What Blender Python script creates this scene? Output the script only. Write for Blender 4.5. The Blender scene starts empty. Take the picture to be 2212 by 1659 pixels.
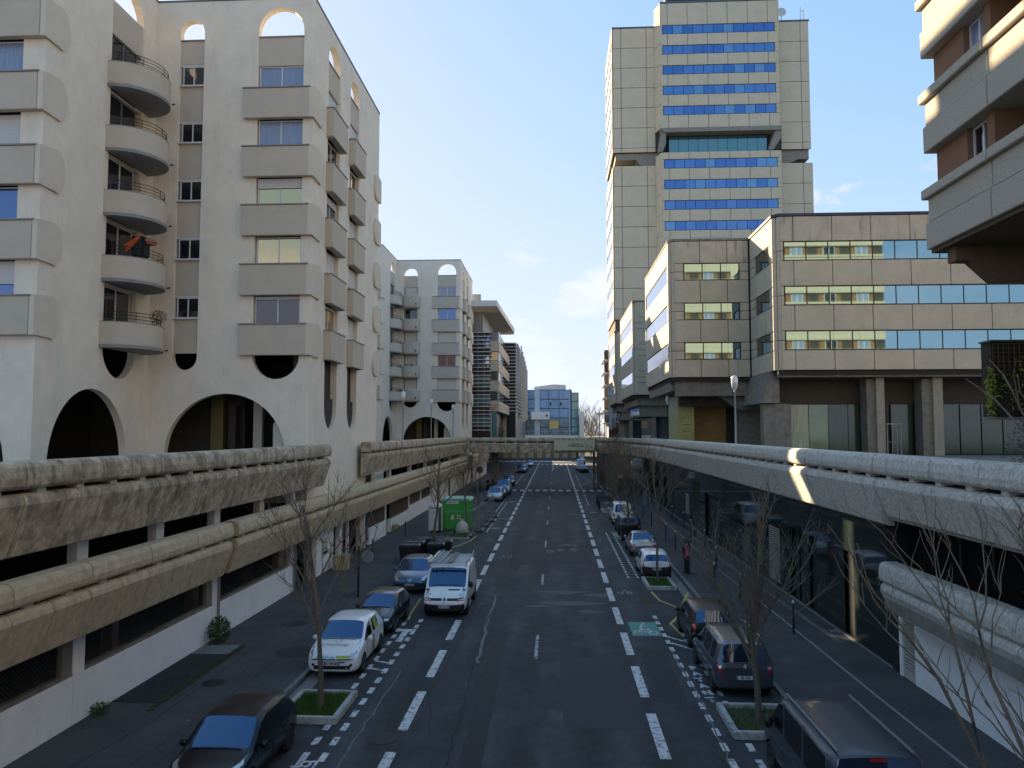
import bpy, bmesh, math, random
from mathutils import Vector, Matrix
from mathutils.geometry import tessellate_polygon
from mathutils.bvhtree import BVHTree
R = math.radians
random.seed(7)
S = bpy.context.scene
COL = S.collection

# ------------------------------------------------------------------ camera, light, exposure
cam_d = bpy.data.cameras.new('camera'); cam = bpy.data.objects.new('camera', cam_d); COL.objects.link(cam)
cam_d.sensor_width = 36; cam_d.lens = 36 * 1660 / 2212; cam_d.clip_start = .1; cam_d.clip_end = 6000
cam.location = (0, 0, 8.0); cam.rotation_euler = (R(90 + 3.55), 0, R(3.24))
S.camera = cam
SUN_EL, SUN_AZ = 19.5, 44.0          # azimuth measured from the street axis (+Y) towards the left (-X)
W = bpy.data.worlds.new('World'); S.world = W; W.use_nodes = True
nt = W.node_tree; nt.nodes.clear(); N = nt.nodes; Lk = nt.links
def wn(t, **k):
    n = N.new(t)
    for a, b in k.items(): setattr(n, a, b)
    return n
sky = wn('ShaderNodeTexSky'); sky.sky_type = 'NISHITA'; sky.sun_disc = False
sky.sun_elevation = R(SUN_EL); sky.sun_rotation = R(-SUN_AZ); sky.air_density = 1.0; sky.dust_density = .6; sky.ozone_density = 2.0
tc = wn('ShaderNodeTexCoord'); sep = wn('ShaderNodeSeparateXYZ'); Lk.new(tc.outputs['Generated'], sep.inputs[0])
mp = wn('ShaderNodeMapping'); mp.inputs['Scale'].default_value = (1, 1, 2.2); mp.inputs['Location'].default_value = (3, 1, 0); Lk.new(tc.outputs['Generated'], mp.inputs[0])
nz = wn('ShaderNodeTexNoise'); nz.inputs['Scale'].default_value = 4.2; nz.inputs['Detail'].default_value = 9; nz.inputs['Roughness'].default_value = .56
Lk.new(mp.outputs[0], nz.inputs['Vector'])
# clouds thin out with height over the horizon, everywhere round the sky
mr = wn('ShaderNodeMapRange'); mr.inputs[1].default_value = .0; mr.inputs[2].default_value = .34; mr.inputs[3].default_value = .20; mr.inputs[4].default_value = -.145
Lk.new(sep.outputs[2], mr.inputs[0])
ad = wn('ShaderNodeMath', operation='ADD'); Lk.new(nz.outputs['Fac'], ad.inputs[0]); Lk.new(mr.outputs[0], ad.inputs[1])
cr = wn('ShaderNodeMapRange'); cr.interpolation_type = 'SMOOTHSTEP'; cr.inputs[1].default_value = .53; cr.inputs[2].default_value = .66
Lk.new(ad.outputs[0], cr.inputs[0])
nz2 = wn('ShaderNodeTexNoise'); nz2.inputs['Scale'].default_value = 9; nz2.inputs['Detail'].default_value = 6; Lk.new(mp.outputs[0], nz2.inputs['Vector'])
cc = wn('ShaderNodeValToRGB'); cc.color_ramp.elements[0].position = .35; cc.color_ramp.elements[0].color = (8.0, 8.0, 8.0, 1)
cc.color_ramp.elements[1].position = .62; cc.color_ramp.elements[1].color = (16, 15.2, 14, 1); Lk.new(nz2.outputs['Fac'], cc.inputs[0])
mx = wn('ShaderNodeMixRGB'); Lk.new(cr.outputs[0], mx.inputs[0]); Lk.new(sky.outputs[0], mx.inputs[1]); Lk.new(cc.outputs[0], mx.inputs[2])
# soft shoulder on the whole sky so that the glare round the sun does not burn out
hs = wn('ShaderNodeHueSaturation'); hs.inputs['Saturation'].default_value = 1.26; Lk.new(mx.outputs[0], hs.inputs['Color'])
sp = wn('ShaderNodeSeparateColor'); Lk.new(hs.outputs[0], sp.inputs[0]); cbn = wn('ShaderNodeCombineColor')
for i_, K in enumerate((1.08, 1.17, 1.50)):
    d_ = wn('ShaderNodeMath', operation='DIVIDE'); Lk.new(sp.outputs[i_], d_.inputs[0]); d_.inputs[1].default_value = K
    a_ = wn('ShaderNodeMath', operation='ADD'); Lk.new(d_.outputs[0], a_.inputs[0]); a_.inputs[1].default_value = 1
    e_ = wn('ShaderNodeMath', operation='DIVIDE'); Lk.new(sp.outputs[i_], e_.inputs[0]); Lk.new(a_.outputs[0], e_.inputs[1]); Lk.new(e_.outputs[0], cbn.inputs[i_])
bg = wn('ShaderNodeBackground'); bg.inputs[1].default_value = .10; Lk.new(cbn.outputs[0], bg.inputs[0])
wo = wn('ShaderNodeOutputWorld'); Lk.new(bg.outputs[0], wo.inputs[0])
sd = bpy.data.lights.new('sun', 'SUN'); sd.energy = 2.0; sd.angle = R(.5); sd.color = (1, .77, .50)
sun = bpy.data.objects.new('sun', sd); COL.objects.link(sun)
to_sun = Vector((-math.sin(R(SUN_AZ)) * math.cos(R(SUN_EL)), math.cos(R(SUN_AZ)) * math.cos(R(SUN_EL)), math.sin(R(SUN_EL))))
sun.rotation_euler = to_sun.to_track_quat('Z', 'Y').to_euler(); sun.location = to_sun * 300
S.view_settings.view_transform = 'Standard'; S.view_settings.look = 'None'; S.view_settings.exposure = 3.25; S.view_settings.gamma = 1
S.view_settings.use_curve_mapping = False

# ------------------------------------------------------------------ materials
MATS = {}
def mat(name, col, rough=.8, metal=0, n_amt=.0, n_scale=3, bump=0, bscale=40, streak=0, streak_col=(.03, .028, .025), spec=.5, col2=None, c2s=1.5, c2t=(.45, .6), stretch=(1, 1, 1), emis=None, coord='pos', coat=0, c2stretch=(1, 1, 1), sthr=(.5, .75)):
    if name in MATS: return MATS[name]
    m = bpy.data.materials.new(name); m.use_nodes = True; t = m.node_tree; n = t.nodes; l = t.links
    b = n['Principled BSDF']; b.inputs['Roughness'].default_value = rough; b.inputs['Metallic'].default_value = metal
    b.inputs['Specular IOR Level'].default_value = spec; b.inputs['Base Color'].default_value = (*col, 1)
    if coat: b.inputs['Coat Weight'].default_value = coat; b.inputs['Coat Roughness'].default_value = .05
    if emis: b.inputs['Emission Color'].default_value = (*emis[:3], 1); b.inputs['Emission Strength'].default_value = emis[3]
    if coord == 'pos':
        g = n.new('ShaderNodeNewGeometry'); vec = g.outputs['Position']
    else:
        g = n.new('ShaderNodeTexCoord'); vec = g.outputs['Object']
    cur = None
    def mapped(sc):
        q = n.new('ShaderNodeMapping'); q.inputs['Scale'].default_value = sc; l.new(vec, q.inputs[0]); return q.outputs[0]
    if n_amt or col2 or streak:
        rgb = n.new('ShaderNodeRGB'); rgb.outputs[0].default_value = (*col, 1); cur = rgb.outputs[0]
    if col2:
        a = n.new('ShaderNodeTexNoise'); a.inputs['Scale'].default_value = c2s; a.inputs['Detail'].default_value = 7; a.inputs['Roughness'].default_value = .6
        l.new(mapped(c2stretch), a.inputs['Vector'])
        r = n.new('ShaderNodeMapRange'); r.inputs[1].default_value = c2t[0]; r.inputs[2].default_value = c2t[1]; l.new(a.outputs['Fac'], r.inputs[0])
        x = n.new('ShaderNodeMixRGB'); l.new(r.outputs[0], x.inputs[0]); l.new(cur, x.inputs[1]); x.inputs[2].default_value = (*col2, 1); cur = x.outputs[0]
    if n_amt:
        a = n.new('ShaderNodeTexNoise'); a.inputs['Scale'].default_value = n_scale; a.inputs['Detail'].default_value = 8; a.inputs['Roughness'].default_value = .65
        l.new(mapped(stretch), a.inputs['Vector'])
        r = n.new('ShaderNodeMapRange'); r.inputs[1].default_value = .3; r.inputs[2].default_value = .7; r.inputs[3].default_value = 1 - n_amt; r.inputs[4].default_value = 1 + n_amt; l.new(a.outputs['Fac'], r.inputs[0])
        x = n.new('ShaderNodeMixRGB'); x.blend_type = 'MULTIPLY'; x.inputs[0].default_value = 1; l.new(cur, x.inputs[1]); l.new(r.outputs[0], x.inputs[2]); cur = x.outputs[0]
    if streak:
        a = n.new('ShaderNodeTexNoise'); a.inputs['Scale'].default_value = 1; a.inputs['Detail'].default_value = 6; a.inputs['Roughness'].default_value = .7
        l.new(mapped((2.6, 2.6, .28)), a.inputs['Vector'])
        r = n.new('ShaderNodeMapRange'); r.inputs[1].default_value = sthr[0]; r.inputs[2].default_value = sthr[1]; r.inputs[4].default_value = streak; l.new(a.outputs['Fac'], r.inputs[0])
        x = n.new('ShaderNodeMixRGB'); l.new(r.outputs[0], x.inputs[0]); l.new(cur, x.inputs[1]); x.inputs[2].default_value = (*streak_col, 1); cur = x.outputs[0]
    if cur is not None: l.new(cur, b.inputs['Base Color'])
    if bump:
        a = n.new('ShaderNodeTexNoise'); a.inputs['Scale'].default_value = bscale; a.inputs['Detail'].default_value = 5; l.new(vec, a.inputs['Vector'])
        u = n.new('ShaderNodeBump'); u.inputs['Strength'].default_value = bump; u.inputs['Distance'].default_value = .02; l.new(a.outputs['Fac'], u.inputs['Height']); l.new(u.outputs[0], b.inputs['Normal'])
    MATS[name] = m; return m

M_road = mat('asphalt_road', (.024, .026, .030), .82, n_amt=.34, n_scale=34, bump=.5, bscale=60, col2=(.044, .047, .053), c2s=.35, c2t=(.46, .62), c2stretch=(2.2, .5, 1))
def lanes(m, xs):
    t = m.node_tree; n, l = t.nodes, t.links; b = n['Principled BSDF']; src = b.inputs['Base Color'].links[0].from_socket
    g = n.new('ShaderNodeNewGeometry'); sx = n.new('ShaderNodeSeparateXYZ'); l.new(g.outputs['Position'], sx.inputs[0])
    nz = n.new('ShaderNodeTexNoise'); nz.inputs['Scale'].default_value = .25; nz.inputs['Detail'].default_value = 4; l.new(g.outputs['Position'], nz.inputs['Vector'])
    ad = n.new('ShaderNodeMath'); ad.operation = 'MULTIPLY_ADD'; l.new(nz.outputs['Fac'], ad.inputs[0]); ad.inputs[1].default_value = .9; l.new(sx.outputs[0], ad.inputs[2])
    wv = n.new('ShaderNodeMath'); wv.operation = 'SINE'; mu = n.new('ShaderNodeMath'); mu.operation = 'MULTIPLY'; l.new(ad.outputs[0], mu.inputs[0]); mu.inputs[1].default_value = 2 * math.pi / 1.72; l.new(mu.outputs[0], wv.inputs[0])
    r = n.new('ShaderNodeMapRange'); l.new(wv.outputs[0], r.inputs[0]); r.inputs[1].default_value = -1; r.inputs[2].default_value = 1; r.inputs[3].default_value = .80; r.inputs[4].default_value = 1.22
    x = n.new('ShaderNodeMixRGB'); x.blend_type = 'MULTIPLY'; x.inputs[0].default_value = 1; l.new(src, x.inputs[1]); l.new(r.outputs[0], x.inputs[2])
    v = n.new('ShaderNodeTexNoise'); v.inputs['Scale'].default_value = 1.1; v.inputs['Detail'].default_value = 10; v.inputs['Roughness'].default_value = .75; l.new(g.outputs['Position'], v.inputs['Vector'])
    r2 = n.new('ShaderNodeMapRange'); l.new(v.outputs['Fac'], r2.inputs[0]); r2.inputs[1].default_value = .32; r2.inputs[2].default_value = .7; r2.inputs[3].default_value = .62; r2.inputs[4].default_value = 1.5
    y = n.new('ShaderNodeMixRGB'); y.blend_type = 'MULTIPLY'; y.inputs[0].default_value = 1; l.new(x.outputs[0], y.inputs[1]); l.new(r2.outputs[0], y.inputs[2]); l.new(y.outputs[0], b.inputs['Base Color'])
lanes(M_road, 0)
M_patch = mat('asphalt_patch', (.020, .021, .024), .8, n_amt=.35, n_scale=30, bump=.5, bscale=60)
M_wet = mat('asphalt_pale_patch', (.10, .105, .12), .8, n_amt=.4, n_scale=6, bump=.3, bscale=50, stretch=(.5, 2, 1))
M_walk = mat('asphalt_pavement', (.044, .045, .050), .88, n_amt=.3, n_scale=26, bump=.5, bscale=55, col2=(.064, .064, .066), c2s=.5, c2t=(.42, .6))
M_kerb = mat('granite_kerb', (.17, .17, .165), .8, n_amt=.3, n_scale=9, bump=.4)
M_ground = mat('far_ground', (.12, .12, .115), .9, n_amt=.3, n_scale=.4)
def worn(name, col, under, th=(.36, .46)):
    m = mat(name, col, .7, n_amt=.18, n_scale=12, col2=under, c2s=7, c2t=th)
    return m
M_paint = mat('worn_white_paint', (.58, .58, .58), .7, n_amt=.22, n_scale=12, col2=(.10, .10, .105), c2s=5.5, c2t=(.50, .64))
M_paintf = mat('very_worn_white_paint', (.42, .42, .43), .7, n_amt=.2, n_scale=12, col2=(.055, .057, .06), c2s=4.5, c2t=(.46, .58))
M_yel = mat('worn_yellow_paint', (.50, .38, .07), .7, n_amt=.2, n_scale=10, col2=(.12, .11, .07), c2s=5, c2t=(.52, .66))
M_green = mat('worn_green_paint', (.07, .24, .20), .7, n_amt=.25, n_scale=8)
M_conc = mat('weathered_parapet_concrete', (.54, .45, .325), .9, n_amt=.38, n_scale=5, bump=.9, bscale=70, streak=.8, streak_col=(.075, .065, .055), sthr=(.50, .68), col2=(.34, .28, .20), c2s=1.4)
M_concR = mat('pale_parapet_concrete', (.56, .52, .45), .9, n_amt=.36, n_scale=9, bump=1.0, bscale=70, streak=.55, streak_col=(.12, .115, .11), sthr=(.52, .72))
M_concL = mat('tan_lower_parapet_concrete', (.56, .45, .30), .9, n_amt=.24, n_scale=4, bump=.7, bscale=70, streak=.55, streak_col=(.10, .08, .055), sthr=(.54, .74))
M_concD = mat('dark_raw_concrete', (.20, .185, .155), .9, n_amt=.3, n_scale=2, bump=.4, streak=.4)  # one darker concrete tone for decks, beams and piers
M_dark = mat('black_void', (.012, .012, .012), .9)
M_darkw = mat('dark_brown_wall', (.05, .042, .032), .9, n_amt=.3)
M_rend = mat('cream_render', (.77, .68, .55), .92, n_amt=.08, n_scale=.9, bump=.25, bscale=35, streak=.22, streak_col=(.2, .18, .15), sthr=(.55, .8))
M_rendB = mat('grey_white_render', (.68, .645, .57), .92, n_amt=.07, n_scale=.7, bump=.25, bscale=35, streak=.2, streak_col=(.22, .2, .18), sthr=(.55, .8))
M_spand = mat('taupe_render', (.54, .465, .365), .92, n_amt=.06, n_scale=1, bump=.2, bscale=35)
M_spandB = mat('grey_render', (.47, .445, .39), .92, n_amt=.06, n_scale=1, bump=.2, bscale=35)
M_ret = mat('light_taupe_render', (.66, .575, .455), .92, n_amt=.06, n_scale=1, bump=.2, bscale=35)
M_lip = mat('coping_grey', (.25, .24, .23), .6)
M_zinc = mat('zinc_coping', (.10, .13, .13), .5, .4)
M_white = mat('white_pvc', (.62, .62, .60), .45)
M_shut = mat('white_roller_shutter', (.60, .59, .55), .55)
M_whwall = mat('white_painted_wall', (.82, .81, .80), .85, n_amt=.06, n_scale=1.2, bump=.2, streak=.12, streak_col=(.3, .3, .3))
M_glassdk = mat('dark_window_glass', (.012, .014, .018), .04, 0, spec=1.0)
M_glassbl = mat('sky_reflecting_glass', (.10, .16, .30), .05, .75, spec=1)
M_curt = mat('curtain_behind_glass', (.20, .24, .36), .25, 0, n_amt=.35, n_scale=3, stretch=(9, 9, .3), spec=1)
M_curtred = mat('dull_red_curtain_behind_glass', (.14, .05, .06), .2, 0, n_amt=.3, n_scale=3, stretch=(6, 6, .3), spec=1)
M_glassgold = mat('gold_reflecting_glass', (.50, .40, .22), .06, .9, spec=1)
M_rail = mat('black_metal_rail', (.02, .02, .022), .45, .5)
M_panel = mat('exposed_aggregate_panel', (.52, .45, .335), .92, n_amt=.10, n_scale=1.1, bump=.6, bscale=60, streak=.42, streak_col=(.13, .11, .09), sthr=(.60, .80))
M_paneltop = mat('rain_streaked_top_panel', (.50, .435, .33), .92, n_amt=.12, n_scale=1.3, bump=.6, bscale=60, streak=.75, streak_col=(.07, .06, .05), sthr=(.55, .75))
M_tower = mat('tower_concrete_panel', (.58, .50, .36), .92, n_amt=.07, n_scale=.5, bump=.3, bscale=30, streak=.25, streak_col=(.18, .16, .13), sthr=(.6, .85))
M_joint = mat('dark_joint', (.03, .027, .024), .9)
M_jointT = mat('brown_grey_joint', (.10, .088, .07), .9)
M_frame = mat('black_window_frame', (.014, .015, .016), .35, .3)
M_tw = [mat('tower_glass_deep_blue', (.075, .16, .38), .06, .85, spec=1), mat('tower_glass_blue', (.095, .20, .42), .06, .8, spec=1), mat('tower_glass_pale_blind', (.125, .26, .43), .10, .7, spec=1)]
M_teal = mat('teal_tinted_glass', (.10, .22, .25), .08, .6, spec=1)
M_off = mat('office_mirror_glass', (.22, .35, .39), .03, .95, spec=1)
M_offs = mat('street_side_mirror_glass', (.42, .50, .60), .05, .9, spec=1)
M_smoke = mat('smoked_glass', (.02, .022, .022), .06, 0, spec=1)
M_podg = mat('dark_green_glass_cladding', (.018, .026, .023), .05, .0, n_amt=.2, n_scale=.6, spec=.38)
M_grnbl = mat('green_blinds_behind_glass', (.025, .05, .028), .12, 0, n_amt=.35, n_scale=5, stretch=(8, 8, .15), spec=.7)
M_lime = mat('yellow_green_glazed_panel', (.34, .37, .14), .2, 0, n_amt=.18, n_scale=2, spec=.7)  # bright base tone partly stands in for sunlight on the panels
M_amber = mat('amber_lobby_panel', (.34, .20, .05), .5, 0, n_amt=.3, n_scale=1.2)
M_brown = mat('ochre_brown_render', (.21, .11, .055), .9, n_amt=.08, n_scale=2, bump=.2)
M_agg = mat('pebble_dash_band', (.47, .415, .325), .95, n_amt=.22, n_scale=20, bump=1, bscale=80)
M_bluep = mat('blue_glass_cladding', (.13, .24, .40), .2, .4, n_amt=.25, n_scale=.5, spec=.8)
M_bluef = mat('blue_grey_frame', (.07, .12, .19), .5, .3)
M_beige = mat('beige_cladding', (.50, .44, .34), .8, n_amt=.05)
M_alu = mat('aluminium', (.45, .46, .47), .35, .8)
M_greymet = mat('grey_painted_metal', (.25, .26, .27), .5, .4)
M_black = mat('black_plastic', (.012, .012, .013), .4)
M_bin = mat('black_bin_plastic', (.016, .017, .019), .32, bump=.1)
M_tyre = mat('tyre_rubber', (.012, .012, .012), .8)
M_rim = mat('alloy_rim', (.34, .35, .36), .3, .8)
M_plate = mat('number_plate_white', (.62, .62, .60), .5)
M_ink = mat('black_lettering', (.015, .015, .015), .6)
M_inkg = mat('grey_lettering', (.22, .22, .24), .6)
M_blueink = mat('plate_blue_band', (.03, .08, .40), .5)
M_red = mat('tail_light_red', (.42, .012, .012), .12, coat=1)
M_orange = mat('indicator_orange', (.62, .13, .02), .15, coat=1)
M_head = mat('headlamp_glass', (.50, .52, .55), .08, .6, n_amt=.4, n_scale=14, coord='obj', coat=1)
M_headf = mat('dark_headlamp_surround', (.06, .065, .08), .15, .3, coat=1)
M_carglass = mat('car_window_glass', (.006, .007, .009), .03, .0, spec=.5)
M_shield = mat('sky_toned_windshield_glass', (.07, .115, .205), .03, .8, spec=1.0)  # blue base colour imitates the sky reflected in the glass
M_bark = mat('pale_grey_bark', (.12, .10, .075), .9, n_amt=.35, n_scale=14, bump=.6)
M_bark2 = mat('twig_brown_bark', (.15, .118, .086), .9, n_amt=.3, n_scale=10)
M_grass = mat('grass_blades', (.075, .17, .025), .8, n_amt=.4, n_scale=9)
M_soil = mat('soil_with_leaves', (.045, .035, .025), .95, n_amt=.5, n_scale=14, bump=.8, col2=(.05, .07, .02), c2s=4)
M_leaf = mat('hedge_leaf', (.045, .085, .02), .7, n_amt=.4, n_scale=6)
M_leafy = mat('yellow_green_leaf', (.30, .33, .04), .7, n_amt=.4, n_scale=6)
M_sign = mat('olive_beige_sign', (.60, .55, .37), .7, n_amt=.04)
M_signw = mat('cream_sign', (.50, .52, .45), .6)
M_gbox = mat('bright_green_steel', (.04, .33, .04), .5, n_amt=.2, n_scale=3)
M_gboxl = mat('pale_mint_roof_sheet', (.25, .46, .36), .5, n_amt=.12, n_scale=2)
M_bag = mat('dirty_white_bulk_bag', (.52, .50, .43), .85, n_amt=.25, n_scale=6, bump=1, bscale=9)
M_pink = mat('magenta_sticker', (.55, .04, .14), .5)
M_yelb = mat('orange_yellow_box', (.60, .36, .02), .5)
M_stone = mat('planter_kerb_stone', (.38, .38, .36), .85, n_amt=.25, n_scale=9, bump=.5, col2=(.16, .15, .12), c2s=3, c2t=(.55, .7))
M_iron = mat('cast_iron', (.035, .034, .034), .6, .6, n_amt=.3, n_scale=30)
M_steelg = mat('galvanised_grating', (.11, .125, .135), .5, .7, n_amt=.3, n_scale=9)
M_lampg = mat('clear_lamp_glass', (.60, .62, .62), .15, .2, spec=1)
M_tan = mat('pale_yellow_far_wall', (.42, .34, .20), .9, n_amt=.2)
M_redwood = mat('red_brown_terrace', (.13, .05, .035), .8, n_amt=.2)
M_poster = mat('dark_red_poster', (.12, .02, .03), .6)
M_skin = mat('tan_figure_print', (.55, .30, .16), .6)

# ------------------------------------------------------------------ mesh builder
class Fr:
    """facade frame: u along the wall, z up, d outwards"""
    def __init__(s, ox, oy, ux, uy, nx, ny): s.o = (ox, oy); s.u = (ux, uy); s.n = (nx, ny)
    def p(s, u, z, d=0): return (s.o[0] + s.u[0] * u + s.n[0] * d, s.o[1] + s.u[1] * u + s.n[1] * d, z)
FX = lambda y: Fr(0, y, 1, 0, 0, -1)       # faces the camera (-Y); u = X
FY = lambda x: Fr(x, 0, 0, 1, 1, 0)        # faces the street from the left (+X); u = Y
FYR = lambda x: Fr(x, 0, 0, 1, -1, 0)      # faces the street from the right (-X); u = Y
class MB:
    def __init__(s): s.v = []; s.f = []; s.m = []; s.mats = []
    def mi(s, m):
        if m is None: return 0
        if m not in s.mats: s.mats.append(m)
        return s.mats.index(m)
    def add(s, vs, fs, m=None):
        b = len(s.v); s.v += [tuple(x) for x in vs]; k = s.mi(m)
        for f in fs: s.f.append([b + i for i in f]); s.m.append(k)
        return s
    def box(s, x0, x1, y0, y1, z0, z1, m=None):
        vs = [(x, y, z) for x in (x0, x1) for y in (y0, y1) for z in (z0, z1)]
        return s.add(vs, [(0, 1, 3, 2), (4, 6, 7, 5), (0, 4, 5, 1), (2, 3, 7, 6), (0, 2, 6, 4), (1, 5, 7, 3)], m)
    def fbox(s, fr, u0, u1, z0, z1, d0, d1, m=None):
        vs = [fr.p(u, z, d) for u in (u0, u1) for d in (d0, d1) for z in (z0, z1)]
        return s.add(vs, [(0, 1, 3, 2), (4, 6, 7, 5), (0, 4, 5, 1), (2, 3, 7, 6), (0, 2, 6, 4), (1, 5, 7, 3)], m)
    def prism(s, poly, fr, d0, d1, holes=(), m=None):
        """2D polygon in (u,z) with holes, given thickness d0..d1"""
        loops = [list(poly)] + [list(h) for h in holes]
        flat = [q for lp in loops for q in lp]; n = len(flat)
        tri = tessellate_polygon([[Vector((a, b, 0)) for a, b in lp] for lp in loops])
        vs = [fr.p(a, b, d1) for a, b in flat] + [fr.p(a, b, d0) for a, b in flat]
        fs = [tuple(t) for t in tri] + [tuple(i + n for i in reversed(t)) for t in tri]
        k = 0
        for lp in loops:
            c = len(lp)
            for i in range(c):
                a = k + i; b = k + (i + 1) % c; fs.append((a, b, b + n, a + n))
            k += c
        return s.add(vs, fs, m)
    def loft(s, prof, path, m=None, closed=True, cap=True):
        """prof: list of points per station already 3D"""
        n = len(prof[0]); base = [p for st in prof for p in st]; fs = []
        for i in range(len(prof) - 1):
            for j in range(n if closed else n - 1):
                k = (j + 1) % n; fs.append((i * n + j, i * n + k, (i + 1) * n + k, (i + 1) * n + j))
        if cap: fs.append(tuple(reversed(range(n)))); fs.append(tuple((len(prof) - 1) * n + j for j in range(n)))
        return s.add(base, fs, m)
    def tube(s, pts, r, n=6, m=None, r2=None):
        pts = [Vector(p) for p in pts]; st = []
        up = None
        for i, p in enumerate(pts):
            d = (pts[min(i + 1, len(pts) - 1)] - pts[max(i - 1, 0)]).normalized()
            a = d.cross(Vector((0, 0, 1))) if abs(d.z) < .95 else d.cross(Vector((0, 1, 0)))
            a.normalize(); b = d.cross(a)
            rr = r if r2 is None else r + (r2 - r) * i / (len(pts) - 1)
            st.append([p + (a * math.cos(6.28319 * k / n) + b * math.sin(6.28319 * k / n)) * rr for k in range(n)])
        return s.loft(st, None, m)
    def lathe(s, prof, c=(0, 0, 0), n=12, axis='z', m=None, cap=True):
        st = []
        for r, h in prof:
            q = []
            for k in range(n):
                a = 2 * math.pi * k / n; x, y = r * math.cos(a), r * math.sin(a)
                if axis == 'z': q.append((c[0] + x, c[1] + y, c[2] + h))
                elif axis == 'x': q.append((c[0] + h, c[1] + x, c[2] + y))
                else: q.append((c[0] + x, c[1] + h, c[2] + y))
            st.append(q)
        return s.loft(st, None, m, cap=cap)
    def build(s, name, m=None, parent=None, smooth=False, bevel=0, recalc=True):
        me = bpy.data.meshes.new(name)
        v = s.v
        if parent is not None and parent.get('_o'):
            o = parent['_o']; v = [(a - o[0], b - o[1], c - o[2]) for a, b, c in v]
        me.from_pydata(v, [], s.f)
        for q in (s.mats or ([m] if m else [])): me.materials.append(q)
        if s.mats: me.polygons.foreach_set('material_index', s.m)
        bm = bmesh.new(); bm.from_mesh(me)
        if recalc: bmesh.ops.recalc_face_normals(bm, faces=bm.faces)
        if bevel: bmesh.ops.bevel(bm, geom=[e for e in bm.edges if e.is_manifold and e.calc_face_angle(0) > .5], offset=bevel, segments=2, affect='EDGES', clamp_overlap=True)
        bm.to_mesh(me); bm.free()
        if smooth:
            me.polygons.foreach_set('use_smooth', [True] * len(me.polygons))
            try: me.set_sharp_from_angle(angle=R(35))
            except Exception: pass
        me.update()
        o = bpy.data.objects.new(name, me); COL.objects.link(o)
        if parent is not None: o.parent = parent
        return o
def struct(o, k='structure'): o['kind'] = k; return o
def tag(o, label, cat, group=None):
    o['label'] = label; o['category'] = cat
    if group: o['group'] = group
    return o
def thing(name, label, cat, loc=(0, 0, 0), rz=0, group=None):
    o = bpy.data.objects.new(name, None); COL.objects.link(o); o.location = loc; o.rotation_euler = (0, 0, rz); o.empty_display_size = .3
    return tag(o, label, cat, group)
def part(me_ob, name, parent, loc=(0, 0, 0), rz=0, scale=None):
    """another object sharing me_ob's mesh"""
    o = bpy.data.objects.new(name, me_ob.data); COL.objects.link(o); o.parent = parent; o.location = loc; o.rotation_euler = (0, 0, rz)
    if scale: o.scale = scale
    return o
def copy_tree(o, parent=None, matmap=None):
    c = o.copy(); COL.objects.link(c)
    if parent is not None: c.parent = parent
    for ch in list(o.children): copy_tree(ch, c)
    return c
_cache = {}
def panel(fr, u0, u1, z0, z1, d0, d1, name, m, parent, bevel=0):
    """a slab on a facade: pieces of the same size share a mesh"""
    w = round(u1 - u0, 3); h = round(z1 - z0, 3); key = (name, m.name, w, h, round(d1 - d0, 3), fr.u, fr.n, bevel)
    if key in _cache: o = bpy.data.objects.new(name, _cache[key]); COL.objects.link(o)
    else:
        lf = Fr(0, 0, *fr.u, *fr.n); o = MB().fbox(lf, 0, w, 0, h, 0, d1 - d0).build(name, m, None, bevel=bevel); _cache[key] = o.data
    o.parent = parent; q = Vector(fr.p(u0, z0, d0)) - (parent.location if parent else Vector()); o.location = q
    return o
def text_ob(body, size, m, name='lettering', align='CENTER', extrude=.0, bold=0, sx=1):
    c = bpy.data.curves.new(name, 'FONT'); c.body = body; c.size = size; c.align_x = align; c.align_y = 'CENTER'; c.extrude = extrude; c.offset = bold; c.resolution_u = 3
    t = bpy.data.objects.new('tmp', c); COL.objects.link(t)
    dg = bpy.context.evaluated_depsgraph_get(); dg.update(); me = bpy.data.meshes.new_from_object(t.evaluated_get(dg)); bpy.data.objects.remove(t); bpy.data.curves.remove(c)
    me.name = name; me.materials.clear(); me.materials.append(m)
    if sx != 1:
        for v in me.vertices: v.co.x *= sx
    o = bpy.data.objects.new(name, me); COL.objects.link(o); return o
def arc(cx, cz, rx, rz, a0, a1, n=14):
    return [(cx + rx * math.cos(R(a0 + (a1 - a0) * i / n)), cz + rz * math.sin(R(a0 + (a1 - a0) * i / n))) for i in range(n + 1)]

# ------------------------------------------------------------------ ground, road, pavements
LC, RC, LW, RW = -8.15, 6.75, -13.0, 11.3      # kerb lines and wall lines
struct(MB().box(-1500, 1500, -300, 3000, -1.5, -.06).build('ground', M_ground))
road = struct(MB().box(LC, RC, -30, 300, -.05, 0).box(-80, LC, 196, 226, -.05, 0).box(RC, 80, 196, 226, -.05, 0).build('road', M_road))
pvL = struct(MB().box(-18, LC - .16, -30, 195.8, -.05, .12).build('pavement', M_walk))
pvR = struct(MB().box(RC + .16, 14, -30, 195.8, -.05, .12).build('pavement', M_walk))
mb = MB()
for i in range(76):
    y = -30 + i * 3; mb.box(LC - .158, LC, y + .01, y + 2.99, -.04, .125)
struct(mb.build('kerb', M_kerb))
mb = MB()
for i in range(76):
    y = -30 + i * 3; mb.box(RC, RC + .158, y + .01, y + 2.99, -.04, .125); 
struct(mb.build('kerb', M_kerb))
def flat(poly, z=.004):
    b = MB(); b.prism(poly, Fr(0, 0, 1, 0, 0, 1), 0, 0); return b
class FL:   # frame on the ground: (u,z)->(x,y), d->height
    def p(s, u, z, d=0): return (u, z, d)
G = FL()
def ground_poly(poly, name, m, parent, h=.004, z=0, holes=()):
    b = MB(); b.prism(poly, G, z + .0005, z + h, holes); return b.build(name, m, parent)
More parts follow.
